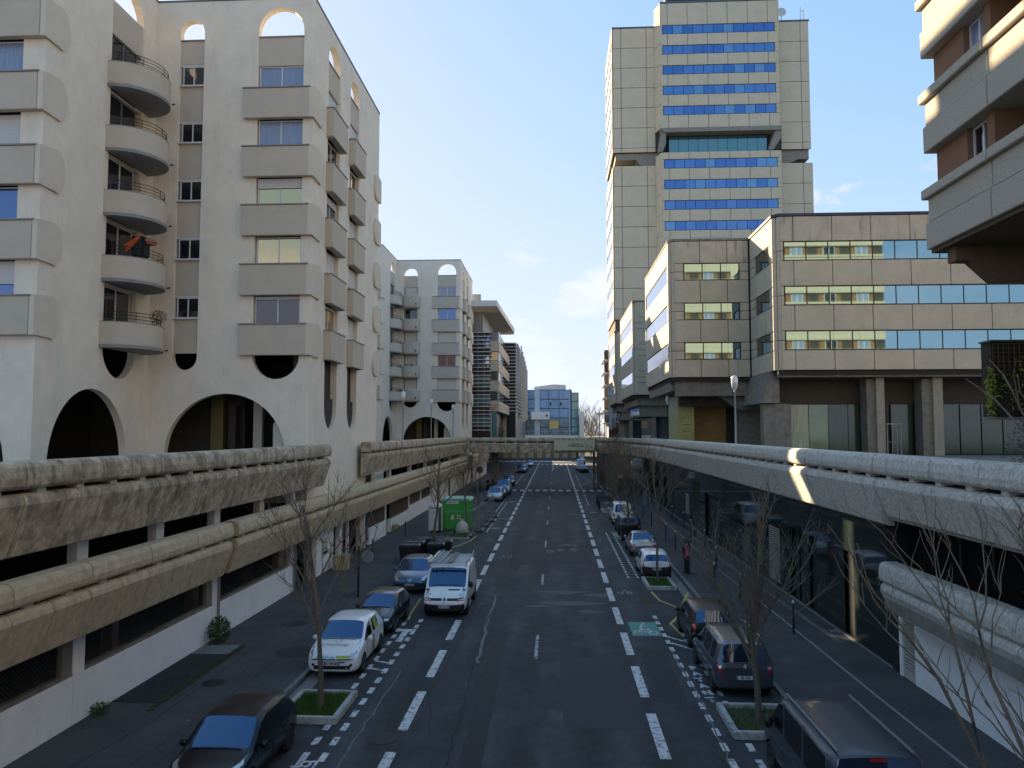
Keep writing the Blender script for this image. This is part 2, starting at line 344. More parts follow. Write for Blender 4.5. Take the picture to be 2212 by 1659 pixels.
def dash(x0, x1, y0, y1, name, m=M_paint, h=.004, shear=0):
    key = (name, m.name, round(x1 - x0, 2), round(y1 - y0, 2), round(shear, 2))
    if key in _cache: o = bpy.data.objects.new(name, _cache[key]); COL.objects.link(o)
    else:
        w, l = x1 - x0, y1 - y0
        o = MB().prism([(0, 0), (w, 0), (w + shear, l), (shear, l)], G, .0005, .004).build(name, m); _cache[key] = o.data
    o.parent = road; o.location = (x0, y0, h - .004); return o
# bold lane dashes left and right, thin centre line
for k in range(42):
    dash(-4.27, -4.0, 11.95 + 4.5 * k, 15.05 + 4.5 * k, 'lane_dash'); dash(2.53, 2.81, 10.70 + 4.41 * k, 13.75 + 4.41 * k, 'lane_dash')
for k in range(14):
    y = 14.6 + k * 13.05
    if y < 178: dash(-.79, -.67, y, y + 3.2, 'centre_dash', M_paintf)
# small square-ended parking dashes
def dashrow(x0, w, ys, ye, step=.98, ln=.52, skip=()):
    y = ys; 
    while y < ye:
        if not any(a < y < b for a, b in skip): dash(x0, x0 + w, y, y + ln, 'parking_dash')
        y += step
dashrow(-5.82, .17, 14.0, 33.2); dashrow(-6.30, .17, 14.0, 20.9, skip=((21, 24),)); dashrow(-6.42, .15, 24.2, 33.2)
dashrow(4.17, .17, 14.2, 34); dashrow(4.83, .17, 14.2, 20.6); dashrow(4.92, .15, 23.2, 31.6)
dashrow(3.9, .13, 43, 62, .8, .42); dashrow(4.42, .13, 43, 62, .8, .42)
dashrow(-5.6, .14, 62, 88, .9, .45); dashrow(-6.05, .14, 62, 88, .9, .45)
for k, y in enumerate((36.0, 55.5, 57.2)): pass
# short bay ticks and H marks
for (x0, y0, x1, y1) in ((-6.35, 26.3, -5.7, 26.0), (-6.3, 27.1, -5.65, 26.8), (4.2, 31.0, 4.95, 30.2), (4.35, 30.0, 5.0, 29.2)):
    a = Vector((x0, y0)); b = Vector((x1, y1)); d = (b - a).normalized(); n_ = Vector((-d.y, d.x)) * .055
    ground_poly([tuple(a + n_), tuple(b + n_), tuple(b - n_), tuple(a - n_)], 'bay_tick', M_paint, road, .009)
ground_poly([(-6.15, 29.6), (-5.9, 29.6), (-5.9, 31.2), (-6.15, 31.2)], 'bay_arrow', M_paint, road, .009)
ground_poly([(-6.5, 31.1), (-5.65, 31.1), (-5.65, 31.45), (-6.5, 31.45)], 'bay_arrow', M_paint, road, .0075)
# yellow zigzag lines
def strip(pts, w, name, m, h=.006, parent=None, z=0):
    pts = [Vector(p) for p in pts]; Ls, Rs = [], []
    for i, p in enumerate(pts):
        d = (pts[min(i + 1, len(pts) - 1)] - pts[max(i - 1, 0)]).normalized(); n_ = Vector((-d.y, d.x)) * w / 2
        Ls.append(p + n_); Rs.append(p - n_)
    b = MB(); n = len(pts)
    b.add([(q.x, q.y, z + h) for q in Ls] + [(q.x, q.y, z + h) for q in Rs], [(i, n + i, n + i + 1, i + 1) for i in range(n - 1)])
    return b.build(name, m, parent or road)
strip([(4.75, 39.4), (4.9, 37.4), (5.9, 35.0), (6.1, 34.4)], .11, 'yellow_line', M_yel)
strip([(6.55, 39.3), (5.2, 34.0), (4.75, 32.9), (4.95, 31.2)], .12, 'yellow_line', M_yel, .010)
strip([(-6.1, 59.5), (-6.3, 56.5), (-7.6, 51.5)], .12, 'yellow_line', M_yel)
strip([(-7.5, 55.6), (-6.9, 49.5)], .12, 'yellow_line', M_yel, .010)
strip([(-7.9, 36.6), (-6.5, 37.2), (-6.35, 33.0)], .08, 'yellow_line', M_yel, .006)
strip([(-6.35, 33.2), (-7.9, 33.6)], .06, 'yellow_line', M_yel, .010)
strip([(4.4, 62), (6.6, 66)], .1, 'white_line', M_paintf)
# zebra squares at Y=106 and Y=189
for k in range(12):
    dash(-5.9 + k * 1.05, -5.9 + k * 1.05 + .55, 104.2, 107.0, 'crossing_block', M_paint, .010)
for k in range(12):
    dash(-7.0 + k * 1.15, -7.0 + k * 1.15 + .6, 187.5, 190.2, 'crossing_block', M_paint, .010)
for k in range(26):
    dash(-22 + k * 1.6, -22 + k * 1.6 + .9, 212, 214.5, 'crossing_block', M_paint, .010)
struct(MB().box(-60, 60, 203, 206.5, 0, .09).build('tram_platform', mat('pale_paving', (.34, .33, .31), .8, n_amt=.15)))
for (x0, x1, yy) in ((-5.6, -4.9, 130), (-5.3, -4.4, 88), (3.2, 4.1, 97), (3.4, 4.0, 77), (-5.4, -4.6, 64)):
    dash(x0, x1, yy, yy + .5, 'stop_line', M_paintf, .004)
strip([(3.6, 84), (3.7, 145)], .1, 'white_line', M_paintf); strip([(6.5, 95), (6.6, 140)], .1, 'white_line', M_paint)
strip([(-6.1, 118), (-6.1, 146)], .09, 'white_line', M_paint); strip([(-.62, 160), (-.62, 186)], .14, 'white_line', M_paint)
strip([(-.5, 168), (1.7, 186)], .14, 'white_line', M_paint, .010)
strip([(4.9, 120), (6.5, 129)], .1, 'white_line', M_paintf, .010); strip([(6.5, 120), (4.9, 129)], .1, 'white_line', M_paintf, .014)
# green cycle pictogram with rider
ground_poly([(3.0, 30.95), (4.15, 30.95), (4.15, 33.15), (3.0, 33.15)], 'cycle_mark', M_green, road, .005)
b = MB()
def ring2(b, cx, cy, r, w, sy=1, n=18, z=.009):
    vs = []; fs = []
    for i in range(n):
        a = 2 * math.pi * i / n
        vs += [(cx + r * math.cos(a), cy + r * sy * math.sin(a), z), (cx + (r - w) * math.cos(a), cy + (r - w) * sy * math.sin(a), z)]
    for i in range(n): j = (i + 1) % n; fs.append((2 * i, 2 * j, 2 * j + 1, 2 * i + 1))
    b.add(vs, fs)
ring2(b, 3.27, 31.45, .19, .05, 1.7); ring2(b, 3.87, 31.45, .19, .05, 1.7)
def bar2(b, x0, y0, x1, y1, w, z=.0095):
    d = Vector((x1 - x0, y1 - y0)).normalized(); n_ = Vector((-d.y, d.x)) * w / 2
    b.add([(x0 + n_.x, y0 + n_.y, z), (x1 + n_.x, y1 + n_.y, z), (x1 - n_.x, y1 - n_.y, z), (x0 - n_.x, y0 - n_.y, z)], [(0, 1, 2, 3)])
for q in ((3.27, 31.45, 3.42, 32.0, .05), (3.42, 32.0, 3.72, 31.95, .05), (3.55, 31.45, 3.42, 32.0, .05), (3.55, 31.45, 3.72, 31.95, .05), (3.87, 31.45, 3.70, 32.2, .05), (3.42, 32.05, 3.55, 32.75, .12), (3.52, 32.6, 3.72, 32.25, .07), (3.45, 32.0, 3.62, 31.5, .08)): bar2(b, *q)
ring2(b, 3.62, 32.92, .08, .079, 1.6)
b.build('cycle_symbol', M_paint, road)
b = MB(); ring2(b, 3.2, 39.0, .16, .05, 1.7); ring2(b, 3.62, 39.0, .16, .05, 1.7); bar2(b, 3.2, 39, 3.45, 39.6, .05); bar2(b, 3.62, 39, 3.4, 39.7, .05); b.build('cycle_symbol', M_paintf, road)
b = MB(); ring2(b, -4.05, 70.0, .3, .06, 1.7); ring2(b, -3.1, 50, .3, .05, 1.6); b.build('faint_mark', M_paintf, road)
# lettering PAYANT on both sides
for body, x, y0, st, rz in (('PAYANT', 4.62, 26.9, .62, 0),):
    for k, ch in enumerate(body):
        t = text_ob(ch, .42, M_paint, 'road_letter', bold=.02); t.location = (x, y0 - k * st, .006); t.scale = (1, 1.3, 1); t.rotation_euler = (0, 0, R(8)); t.parent = road
for k, ch in enumerate('TOL'):
    t = text_ob(ch, .34, M_paint, 'road_letter', bold=.02); t.location = (-6.02 - .0 + (-.22 + .2 * k) , 18.75, .010); t.rotation_euler = (0, 0, R(180)); t.scale = (1, 1.5, 1); t.parent = road
# repairs, pale smears, cracks, manholes
for poly, m, nm in (([(-3.6, 46.5), (2.2, 47.5), (2.0, 56), (-2.6, 57.5)], M_patch, 'asphalt_repair'),
                    ([(-2.9, 58), (1.9, 57.6), (1.7, 63.2), (-2.8, 63.6)], M_road, 'asphalt_repair')):
    ground_poly(poly, nm, m, road, .0022)
M_tone = mat('slightly_paler_repair', (.034, .036, .041), .85, n_amt=.35, n_scale=22, bump=.5, bscale=60)
for i, (poly, m_) in enumerate((([(-2.35, 12), (-1.75, 12), (-1.9, 30), (-2.4, 30)], M_patch), ([(.2, 21.5), (2.2, 21.3), (2.25, 27.8), (.1, 28)], M_tone), ([(-3.6, 32), (-2.2, 31.7), (-2.1, 35.6), (-3.5, 36)], M_tone), ([(3.0, 23.5), (3.9, 23.4), (3.95, 29), (3.05, 29.2)], M_patch),
        ([(-5.6, 36.2), (-4.5, 36), (-4.6, 43.5), (-5.6, 43.2)], M_patch), ([(.0, 44.8), (2.3, 45.2), (2.3, 46.1), (.1, 45.7)], M_tone), ([(-3.4, 66), (-.9, 66.4), (-1.0, 72), (-3.3, 71.5)], M_tone), ([(.1, 78), (2.3, 78), (2.3, 92), (.2, 91)], M_tone), ([(3.1, 45), (6.2, 45.6), (6.2, 47.2), (3.1, 46.8)], M_patch), ([(-7.9, 44), (-5.2, 43.6), (-5.2, 45.6), (-7.9, 46)], M_patch))):
    ground_poly(poly, 'asphalt_repair', m_, road, .0024 + i * .00005)
def blob(cx, cy, rx, ry, m, nm, seed, h=.003):
    rr = random.Random(seed); pts = []
    for i in range(22):
        a = 2 * math.pi * i / 22; k = .65 + .5 * rr.random(); pts.append((cx + rx * k * math.cos(a), cy + ry * k * math.sin(a)))
    ground_poly(pts, nm, m, road, h)
M_wet2 = mat('faint_pale_smear', (.064, .067, .075), .75, n_amt=.4, n_scale=5, bump=.3, bscale=50, stretch=(.6, 2, 1))
for i, q in enumerate(((.6, 36.6, 1.7, .45), (.2, 39.0, 1.5, .45), (-.8, 35.9, .8, .25), (2.1, 38.4, .8, .5), (1.5, 34.9, .7, .3), (-.4, 52, .3, .8), (.3, 52.8, .25, .8), (1.2, 53, .35, .9), (.9, 55.0, .8, .5), (-4.9, 71, .7, .7))):
    blob(*q, M_wet2, 'pale_smear', i, .0030 + i * .00013)
def crack(pts, w, seed, name='crack', m=M_patch, h=.005, parent=None, z=0, jit=.06):
    rr = random.Random(seed); out = []
    for i in range(len(pts) - 1):
        a, c = Vector(pts[i]), Vector(pts[i + 1]); n = max(2, int((c - a).length / .5))
        for k in range(n): out.append(a.lerp(c, k / n) + Vector((rr.uniform(-jit, jit), rr.uniform(-jit, jit))))
    out.append(Vector(pts[-1])); return strip(out, w, name, m, h, parent, z)
M_crk = mat('crack_dark', (.012, .012, .013), .9); M_seal = mat('pale_sealed_joint', (.13, .135, .14), .8, n_amt=.5, n_scale=3)
crack([(-2.55, 10), (-2.72, 22), (-2.95, 31), (-3.0, 40)], .035, 1, m=M_crk); crack([(-2.75, 27), (-2.9, 33), (-2.95, 38)], .12, 2, m=M_seal, h=.0045)
crack([(-5.35, 12), (-5.25, 20), (-5.2, 26)], .045, 3, m=M_seal); crack([(-3.3, 20.5), (-3.9, 24), (-3.7, 30), (-3.6, 44)], .02, 4, m=M_crk)
crack([(-3.9, 44.6), (.5, 46.0), (2.4, 45.5), (4.4, 46.5)], .03, 5, m=M_crk); crack([(-2.7, 46), (-2.8, 58), (-2.2, 72), (-1.9, 100)], .05, 6, m=M_crk)
crack([(-6, 92), (0, 91), (6, 92)], .08, 7, m=M_crk); crack([(-5.9, 128), (6, 126)], .12, 8, m=M_crk); crack([(-2.4, 100), (-2.2, 118), (-1.3, 140)], .10, 9, m=M_patch)
crack([(4.1, 17), (4.3, 24), (4.2, 29)], .04, 10, m=M_seal); crack([(-3.8, 74), (2, 76)], .06, 11, m=M_seal)
for (x, y, r, nm, pr, z) in ((-4.55, 20.4, .42, 'manhole_cover', road, .006), (-2.98, 38.2, .34, 'manhole_cover', road, .006), (-10.75, 24.1, .36, 'manhole_cover', pvL, .123), (-10.7, 31.6, .5, 'asphalt_repair', pvL, .123), (-9.3, 27.6, .75, 'asphalt_repair', pvL, .1235), (-9.9, 37.2, .34, 'manhole_cover', pvL, .123), (.2, 125, .5, 'manhole_cover', road, .006)):
    b = MB(); b.lathe([(r, 0), (r, .003), (r * .93, .004), (r * .9, .002), (.01, .002)], (x, y, z), 22); b.build(nm, M_iron if 'man' in nm else M_patch, pr)
# joints and cracks in the left pavement, white line on the right one
crack([(-11.9, 14), (-11.0, 21), (-11.0, 28), (-10.4, 34)], .03, 12, m=M_crk, parent=pvL, z=.12, jit=.03)
crack([(-10.6, 12), (-9.9, 20), (-9.6, 27), (-9.5, 34), (-10.2, 41)], .022, 13, m=M_crk, parent=pvL, z=.12, jit=.03)
crack([(-9.8, 13), (-9.3, 22), (-8.9, 29)], .015, 14, m=M_crk, parent=pvL, z=.12, jit=.03)
strip([(9.62, 12), (9.62, 19.2), (9.55, 24), (9.5, 34), (9.3, 44), (9.5, 60), (9.6, 75)], .09, 'white_line', mat('thin_pale_line', (.24, .24, .23), .8, n_amt=.3, n_scale=8), .004, pvR, .12)
crack([(10.6, 30), (10.2, 45), (10.3, 62)], .22, 15, m=mat('pale_gravel_strip', (.13, .13, .125), .9, n_amt=.4, n_scale=10), parent=pvR, z=.12, jit=.05)
strip([(6.3, 34), (6.45, 42), (6.5, 60)], .42, 'gutter_strip', M_kerb, .003)
strip([(-7.85, 14), (-7.85, 60)], .45, 'gutter_strip', M_kerb, .003)
def rebase(t, loc):
    loc = Vector(loc)
    for c in t.children: c.location = c.location - loc
    t.location = loc; return t

# ------------------------------------------------------------------ raised decks
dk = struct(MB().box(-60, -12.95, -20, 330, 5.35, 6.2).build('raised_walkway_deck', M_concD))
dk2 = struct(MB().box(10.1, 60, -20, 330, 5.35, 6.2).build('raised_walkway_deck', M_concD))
struct(MB().box(-12.6, 10.0, 170, 172, 5.0, 5.2).build('x', M_concD)) if False else None

# ------------------------------------------------------------------ concrete parapets (rail, spacer blocks, fascia)
def prof_fascia(zt, zb, lean):
    # (d outwards, z); d=0 is the outermost line
    return [(-.62, zt), (-.22, zt), (-.10, zt - .04), (-.02, zt - .13), (0, zt - .26), (-lean * .93, zb + .03), (-lean - .03, zb), (-.62, zb)]
def prof_rail(z0, z1, dep=.66):
    r = .14
    return [(-dep + r, z1), (-r, z1), (-r * .35, z1 - r * .32), (.0, z1 - r * .9), (.04, (z0 + z1) / 2 - .05), (.02, z0 + r * .7), (-r * .3, z0 + r * .15), (-r, z0), (-dep + r, z0), (-dep + r * .3, z0 + r * .3), (-dep, z0 + r), (-dep, z1 - r), (-dep + r * .3, z1 - r * .3)]
def seg_run(parent, path, zr, zf, lean, m, step=1.48, blocks=True, gap=.024, spj=.18, mb_=None, railstep=2):
    """path: list of (x,y) along the outer line; outward is to the right of the travel direction"""
    P_ = [Vector(p) for p in path]; acc = [0]
    for i in range(1, len(P_)): acc.append(acc[-1] + (P_[i] - P_[i - 1]).length)
    def at(s_):
        s_ = max(0, min(s_, acc[-1]))
        for i in range(1, len(P_)):
            if s_ <= acc[i] + 1e-6:
                t = (s_ - acc[i - 1]) / (acc[i] - acc[i - 1]); d = (P_[i] - P_[i - 1]).normalized()
                return P_[i - 1].lerp(P_[i], t), d
    def outn(d): return Vector((d.y, -d.x))
    def piece(prof, s0, s1, name):
        key = None; st = []
        a, d0 = at(s0 + 1e-4); b_, d1 = at(s1 - 1e-4)
        straight = (d0 - d1).length < 1e-4
        if straight:
            key = (name, m.name, tuple(prof), round(s1 - s0, 3), round(d0.x, 3), round(d0.y, 3))
            if key in _cache:
                o = bpy.data.objects.new(name, _cache[key]); COL.objects.link(o); o.parent = parent; o.location = (a.x, a.y, 0); return o
        n = outn(d0)
        for (q, dd) in ((Vector((0, 0)), d0), (b_ - a, d1)):
            nn = outn(dd); st.append([(q.x + nn.x * p, q.y + nn.y * p, z) for p, z in prof])
        o = MB().loft(st, None).build(name, m, None, bevel=.011); o.parent = parent; o.location = (a.x, a.y, 0)
        if key: _cache[key] = o.data
        return o
    n = int(round(acc[-1] / step)); stp = acc[-1] / n
    pf = prof_fascia(zf[1], zf[0], lean); pr = prof_rail(zr[0], zr[1])
    for i in range(n): piece(pf, i * stp + gap / 2, (i + 1) * stp - gap / 2, 'fascia_segment')
    i = 0
    while i < n:
        j = min(n, i + railstep); piece(pr, i * stp + gap / 2, j * stp - gap / 2, 'rail_segment'); i = j
    if blocks:
        pb = [(-.5, zf[1] - .02), (-.13, zf[1] - .02), (-.13, zr[0] + .02), (-.5, zr[0] + .02)]
        bl = []
        for i in range(n):
            a, d = at((i + .5) * stp); key = ('blk', round(zr[0], 2), round(d.x, 2))
            if key in _cache: o = bpy.data.objects.new('spacer_block', _cache[key]); COL.objects.link(o)
            else:
                nn = outn(d); st = [[(d.x * e + nn.x * p, d.y * e + nn.y * p, z) for p, z in pb] for e in (-.15, .15)]
                o = MB().loft(st, None).build('spacer_block', mat('pale_spacer_block', (.50, .47, .40), .8), None); _cache[key] = o.data
            o.parent = parent; o.location = (a.x, a.y, 0)
    # dark core behind the joints
    for i in range(1, len(P_)):
        a, c = P_[i - 1], P_[i]; d = (c - a).normalized(); nn = outn(d); b = MB()
        pc = [(-.58, zf[0] + .12), (-lean - .1, zf[0] + .12), (-.14, zf[1] - .3), (-.2, zf[1] + .0), (-.45, zf[1] + .02), (-.45, zr[1] - .14), (-.56, zr[1] - .14)]
        st = [[(q.x + nn.x * p, q.y + nn.y * p, z) for p, z in pc] for q in (a + d * .05, c - d * .05)]
        b.loft(st, None); o = b.build('core', mat('dark_concrete_core', (.045, .04, .034), .95), parent)
t = thing('concrete_parapet', 'grimy upper left deck parapet ending in front of the near apartment block', 'parapet')
seg_run(t, [(-12.0, 40.7), (-12.0, 2.0)][::-1], (6.68, 7.32), (5.12, 6.60), .42, M_conc); rebase(t, (-12, 2, 5.1))
t = thing('concrete_parapet', 'upper left deck parapet running in front of the far apartment block', 'parapet')
seg_run(t, [(-12.0, 49.4), (-12.0, 106.2)], (6.68, 7.32), (5.12, 6.60), .42, M_conc); rebase(t, (-12, 49.4, 5.1))
t = thing('concrete_parapet', 'long tan lower left parapet over the garage wall', 'parapet')
seg_run(t, [(-12.0, 2.0), (-12.0, 28.3)], (4.03, 4.62), (2.66, 3.97), .36, M_concL)
seg_run(t, [(-12.0, 28.75), (-12.0, 140)], (4.03, 4.62), (2.66, 3.97), .36, M_concL); rebase(t, (-12, 2, 2.66))
t = thing('concrete_parapet', 'pale grey upper right deck parapet with rounded rail', 'parapet')
seg_run(t, [(9.7, 24.2), (9.7, 2.0)], (6.70, 7.32), (5.42, 6.61), .38, M_concR, spj=0)
seg_run(t, [(9.6, 80.5), (9.7, 76.0), (9.7, 24.25)], (6.70, 7.32), (5.14, 6.61), .42, M_concR); rebase(t, (9.7, 2, 5.1))
t = thing('concrete_parapet', 'short lower right parapet with rounded end over the white wall', 'parapet')
seg_run(t, [(10.35, 25.6), (10.35, 2.0)], (3.2, 3.85), (2.35, 3.22), .25, M_concR, blocks=False, railstep=1); rebase(t, (10.35, 2, 2.35))

# ------------------------------------------------------------------ footbridge over the street
t = thing('footbridge', 'weathered concrete footbridge crossing the street beneath the blue building', 'bridge')
seg_run(t, [(-11.9, 105.0), (5.4, 105.0)], (6.62, 7.18), (5.15, 6.5), .12, M_conc, step=1.5)
seg_run(t, [(5.4, 105.0), (7.2, 101.5), (8.6, 94), (9.4, 86), (9.6, 80.6)], (6.66, 7.24), (5.15, 6.54), .3, M_conc, step=1.5)
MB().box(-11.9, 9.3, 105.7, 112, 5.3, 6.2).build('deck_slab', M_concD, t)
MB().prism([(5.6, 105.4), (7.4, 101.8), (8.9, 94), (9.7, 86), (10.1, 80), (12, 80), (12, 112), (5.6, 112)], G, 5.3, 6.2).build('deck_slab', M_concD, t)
MB().box(-12, 10, 111.6, 112.1, 6.2, 7.15).build('far_rail', M_conc, t)
for (x0, x1, y0, y1) in ((-9.1, -8.2, 109, 111), (5.3, 5.6, 110, 111), (5.9, 6.2, 110, 111), (7.4, 8.1, 104, 106), (8.8, 9.4, 99, 101), (6.6, 7.3, 116, 118)):
    MB().box(x0, x1, y0, y1, 0, 5.3).build('pier', M_concD, t)
MB().box(6.8, 10.2, 106, 111, .1, 5.3).build('pier', M_concD, t)
rebase(t, (-3, 108, 0))
t = thing('hanging_sign', 'wide olive sign with star logo and BORDEAUX MÉTROPOLE lettering on the footbridge', 'sign', (2.55, 104.62, 6.15))
MB().box(-2.75, 2.75, -.08, .0, -.68, .68).build('sign_board', M_sign, t, bevel=.01)
for k, s_ in enumerate(('BORDEAUX', 'MÉTROPOLE')):
    o = text_ob(s_, .29, M_ink, 'lettering', 'LEFT', bold=.006); o.parent = t; o.location = (-.42, -.086, .13 - .26 * k); o.rotation_euler = (R(90), 0, 0)
b = MB(); cx, cz = -.72, -.05
for a_, l_ in ((20, .33), (55, .36), (80, .42), (105, .38), (130, .30), (160, .30), (185, .45), (230, .22), (300, .22), (335, .2), (0, .22)):
    dx, dz = math.cos(R(a_)), math.sin(R(a_)); px, pz = -dz * .016, dx * .016
    b.add([(cx + px, -.085, cz + pz), (cx - px, -.085, cz - pz), (cx + dx * l_, -.085, cz + dz * l_)], [(0, 1, 2)])
b.build('star_logo', M_ink, t, recalc=False)
b = MB()
for q in (((1.98, .0), (2.28, -.28), .022), ((2.28, -.28), (2.28, -.10), .02), ((2.28, -.28), (2.1, -.28), .02)):
    a, c = Vector(q[0]), Vector(q[1]); d = (c - a).normalized(); n_ = Vector((-d.y, d.x)) * q[2]
    b.add([(a.x + n_.x, -.085, a.y + n_.y), (c.x + n_.x, -.085, c.y + n_.y), (c.x - n_.x, -.085, c.y - n_.y), (a.x - n_.x, -.085, a.y - n_.y)], [(0, 1, 2, 3)])
b.build('arrow', M_ink, t, recalc=False)

# ------------------------------------------------------------------ left parking garage under the deck
t = thing('parking_garage', 'white walled car park under the left deck with dark mesh openings', 'garage')
XW = -13.0
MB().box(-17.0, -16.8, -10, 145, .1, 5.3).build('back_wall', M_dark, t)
MB().box(-17, XW - .1, -10, 145, 2.9, 3.3).build('floor_slab', M_concD, t)
def gwall(y0, y1, z0, z1, m=M_whwall, th=.3, nm='wall', x=XW): return MB().box(x - th, x, y0, y1, z0, z1).build(nm, m, t, bevel=.01)
for y0, y1 in ((4, 12.35), (12.35, 20.45), (20.95, 28.9), (29.45, 37.5)):
    gwall(y0, y1, .0, 1.42)
    MB().box(XW - .28, XW - .02, y0, y1, 1.42, 1.5).build('sill', M_concD, t)
    # expanded metal mesh screen
    b = MB(); w = .13
    yy = y0 - 1.4
    while yy < y1:
        for sg in (1, -1):
            a0, a1 = (yy, yy + 1.4) if sg > 0 else (yy + 1.4, yy)
            z0_, z1_ = 1.5, 2.9
            lo, hi = min(a0, a1), max(a0, a1); c0, c1 = max(lo, y0), min(hi, y1)
            if c1 - c0 > .02:
                f = lambda q: z0_ + (q - a0) / (a1 - a0) * (z1_ - z0_)
                b.add([(XW - .12, c0, f(c0)), (XW - .12, c1, f(c1)), (XW - .12, c1, f(c1) + .022), (XW - .12, c0, f(c0) + .022)], [(0, 1, 2, 3)])
        yy += w
    struct(b.build('mesh_screen', mat('brown_mesh_wire', (.055, .048, .04), .6), t, recalc=False), 'stuff')
    MB().box(XW - .2, XW - .04, y1 - .42, y1, 1.5, 2.9).build('jamb', M_concD, t)
for y0 in (20.45, 28.9, 37.5, 12.35 - .5):
    gwall(y0, y0 + .5, 0, 5.2, nm='pier')
    if y0 > 28: MB().tube([(XW + .06, y0 + .4, .15), (XW + .06, y0 + .4, 2.8)], .05, 6).build('downpipe', M_greymet, t)
for y0 in (24.6, 33.4, 42.4, 51.2, 60, 68.5, 77, 86, 95):
    gwall(y0, y0 + .5, 3.3, 5.2, m=M_whwall if y0 < 30 or y0 > 50 else M_rend, nm='pier')
for (yy, xx) in ((26.4, -14.9), (27.6, -14.2), (19.0, -15.2)):
    MB().box(xx - .03, xx + .03, yy - .55, yy + .55, 2.72, 2.76).build('ceiling_tube_lamp', mat('lit_tube_lamp', (.8, .8, .75), .5, emis=(1, .95, .8, .5)), t)
for yy in range(8, 100, 6): MB().box(-15.6, -15.2, yy, yy + .4, .1, 2.9).build('inner_column', M_concD, t)
# beyond the mesh bays: beige recess, notice wall, entrances
gwall(38.0, 40.8, .1, 2.75, m=mat('warm_beige_wall', (.40, .32, .20), .9, n_amt=.1), x=XW - .8)
gwall(40.8, 41.6, 0, 2.8, m=M_beige, nm='pier'); gwall(41.6, 44.8, 0, 2.75, nm='wall')
gwall(44.8, 46.2, .1, 2.75, m=M_darkw, x=XW - .5); gwall(46.2, 46.7, 0, 2.8, nm='pier')
MB().box(XW - .2, XW - .05, 48.1, 48.3, .1, 2.7).build('post', M_whwall, t)
MB().box(XW - .35, XW + .15, 47.8, 48.6, .1, .32).build('plinth', M_concD, t)
gwall(51.0, 52.0, 0, 2.8, m=M_beige, nm='pier'); gwall(52.0, 52.3, 0, 2.8, nm='pier')
def louv(y0, y1, z0, z1, nm='louvre'):
    MB().box(XW - .16, XW - .1, y0, y1, z0, z1).build('shutter_backing', M_darkw, t)
    b = MB(); z = z0
    while z < z1 - .05: b.box(XW - .1, XW - .05, y0, y1, z, z + .035); z += .09
    struct(b.build(nm, mat('brown_slat', (.14, .10, .07), .7), t), 'stuff')
gwall(53.6, 58.6, 0, 1.25); louv(53.6, 58.6, 1.3, 2.75); MB().box(XW - .15, XW - .08, 52.3, 53.5, .5, 2.7).build('side_door', M_smoke, t)
gwall(58.6, 58.9, 0, 2.8, nm='pier'); gwall(60.4, 68, 0, 1.1); louv(60.4, 68, 1.2, 2.75); gwall(68, 68.3, 0, 2.8, nm='pier')
gwall(68.3, 74, 0, 1.4); louv(68.3, 74, 1.5, 2.75); gwall(74, 74.3, 0, 2.8, nm='pier'); gwall(74.3, 80, 0, 1.4); louv(74.3, 80, 1.5, 2.75)
gwall(80, 86, 0, 2.8, m=M_rend); gwall(86.3, 94, 0, 2.8, m=M_rend, x=XW - .1); gwall(94.3, 108, 0, 2.8, m=M_rend); gwall(108.5, 120, 0, 2.8, m=M_rend, x=XW - .2); gwall(120.3, 145, 0, 2.8, m=M_rend)
for y0 in (86, 94, 108.1, 120): MB().box(XW - .2, XW + .05, y0, y0 + .3, 0, 2.8).build('pier', M_darkw, t)
b = MB().box(XW, XW + .02, 42.6, 43.6, 1.1, 2.0); b.build('notice', M_signw, t)
for k, s_ in enumerate(('ENTREE', 'PARKING')):
    o = text_ob(s_, .16, M_ink if k else M_red, 'notice_lettering'); o.parent = t; o.location = (XW + .024, 43.1, 1.78 - .35 * k); o.rotation_euler = (R(90), 0, R(90))
MB().box(XW + .02, XW + .05, 42.75, 43.45, 1.15, 1.3).build('notice', M_darkw, t)
MB().box(XW + .3, XW + 1.1, 43.6, 44.4, .12, .95).build('stone_block', mat('yellow_stone_block', (.42, .34, .18), .9), t, bevel=.03)
rebase(t, (-13, 37, 0))
t = thing('garage_sign', 'cream hanging sign with black ENTREE RESIDENTS lettering below the left parapet', 'sign', (-12.35, 53.0, 4.72))
MB().box(-.12, .12, -1.35, 1.35, -.42, .5).build('sign_box', M_signw, t, bevel=.02)
for k, (s_, z_, sz) in enumerate((('N° 16 A 22', .16, .42), ('ENTREE RESIDENTS', -.2, .24))):
    o = text_ob(s_, sz, M_ink, 'lettering', bold=.008); o.parent = t; o.location = (.124, 0, z_); o.rotation_euler = (R(90), 0, R(90))

# ------------------------------------------------------------------ right podium building under the deck
t = thing('podium_building', 'dark green glass fronted building under the right deck', 'building')
fr = FYR(RW)
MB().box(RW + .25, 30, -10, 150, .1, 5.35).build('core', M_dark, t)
MB().fbox(fr, 26.8, 145, 4.78, 5.34, -.1, .25).build('dark_fascia', mat('dark_metal_fascia', (.03, .03, .03), .4), t)
doors = [(30.2, 31.2), (34.3, 35.3), (36.0, 38.2), (57.0, 59.2), (78.5, 81.5), (88, 90), (95, 98)]
louvs = [(39.8, 41.8, .4, 3.1, 'pale'), (61.5, 64.4, .6, 4.0, 'dark'), (66.2, 68.0, 1.0, 2.7, 'pale')]
y = 26.75
edges = sorted([e for d in doors for e in d] + [e for d in louvs for e in d[:2]] + [26.75, 145])
import itertools
def blocked(a, b_): return any(a < d[1] - .01 and b_ > d[0] + .01 for d in doors) or any(a < l_[1] - .01 and b_ > l_[0] + .01 for l_ in louvs)
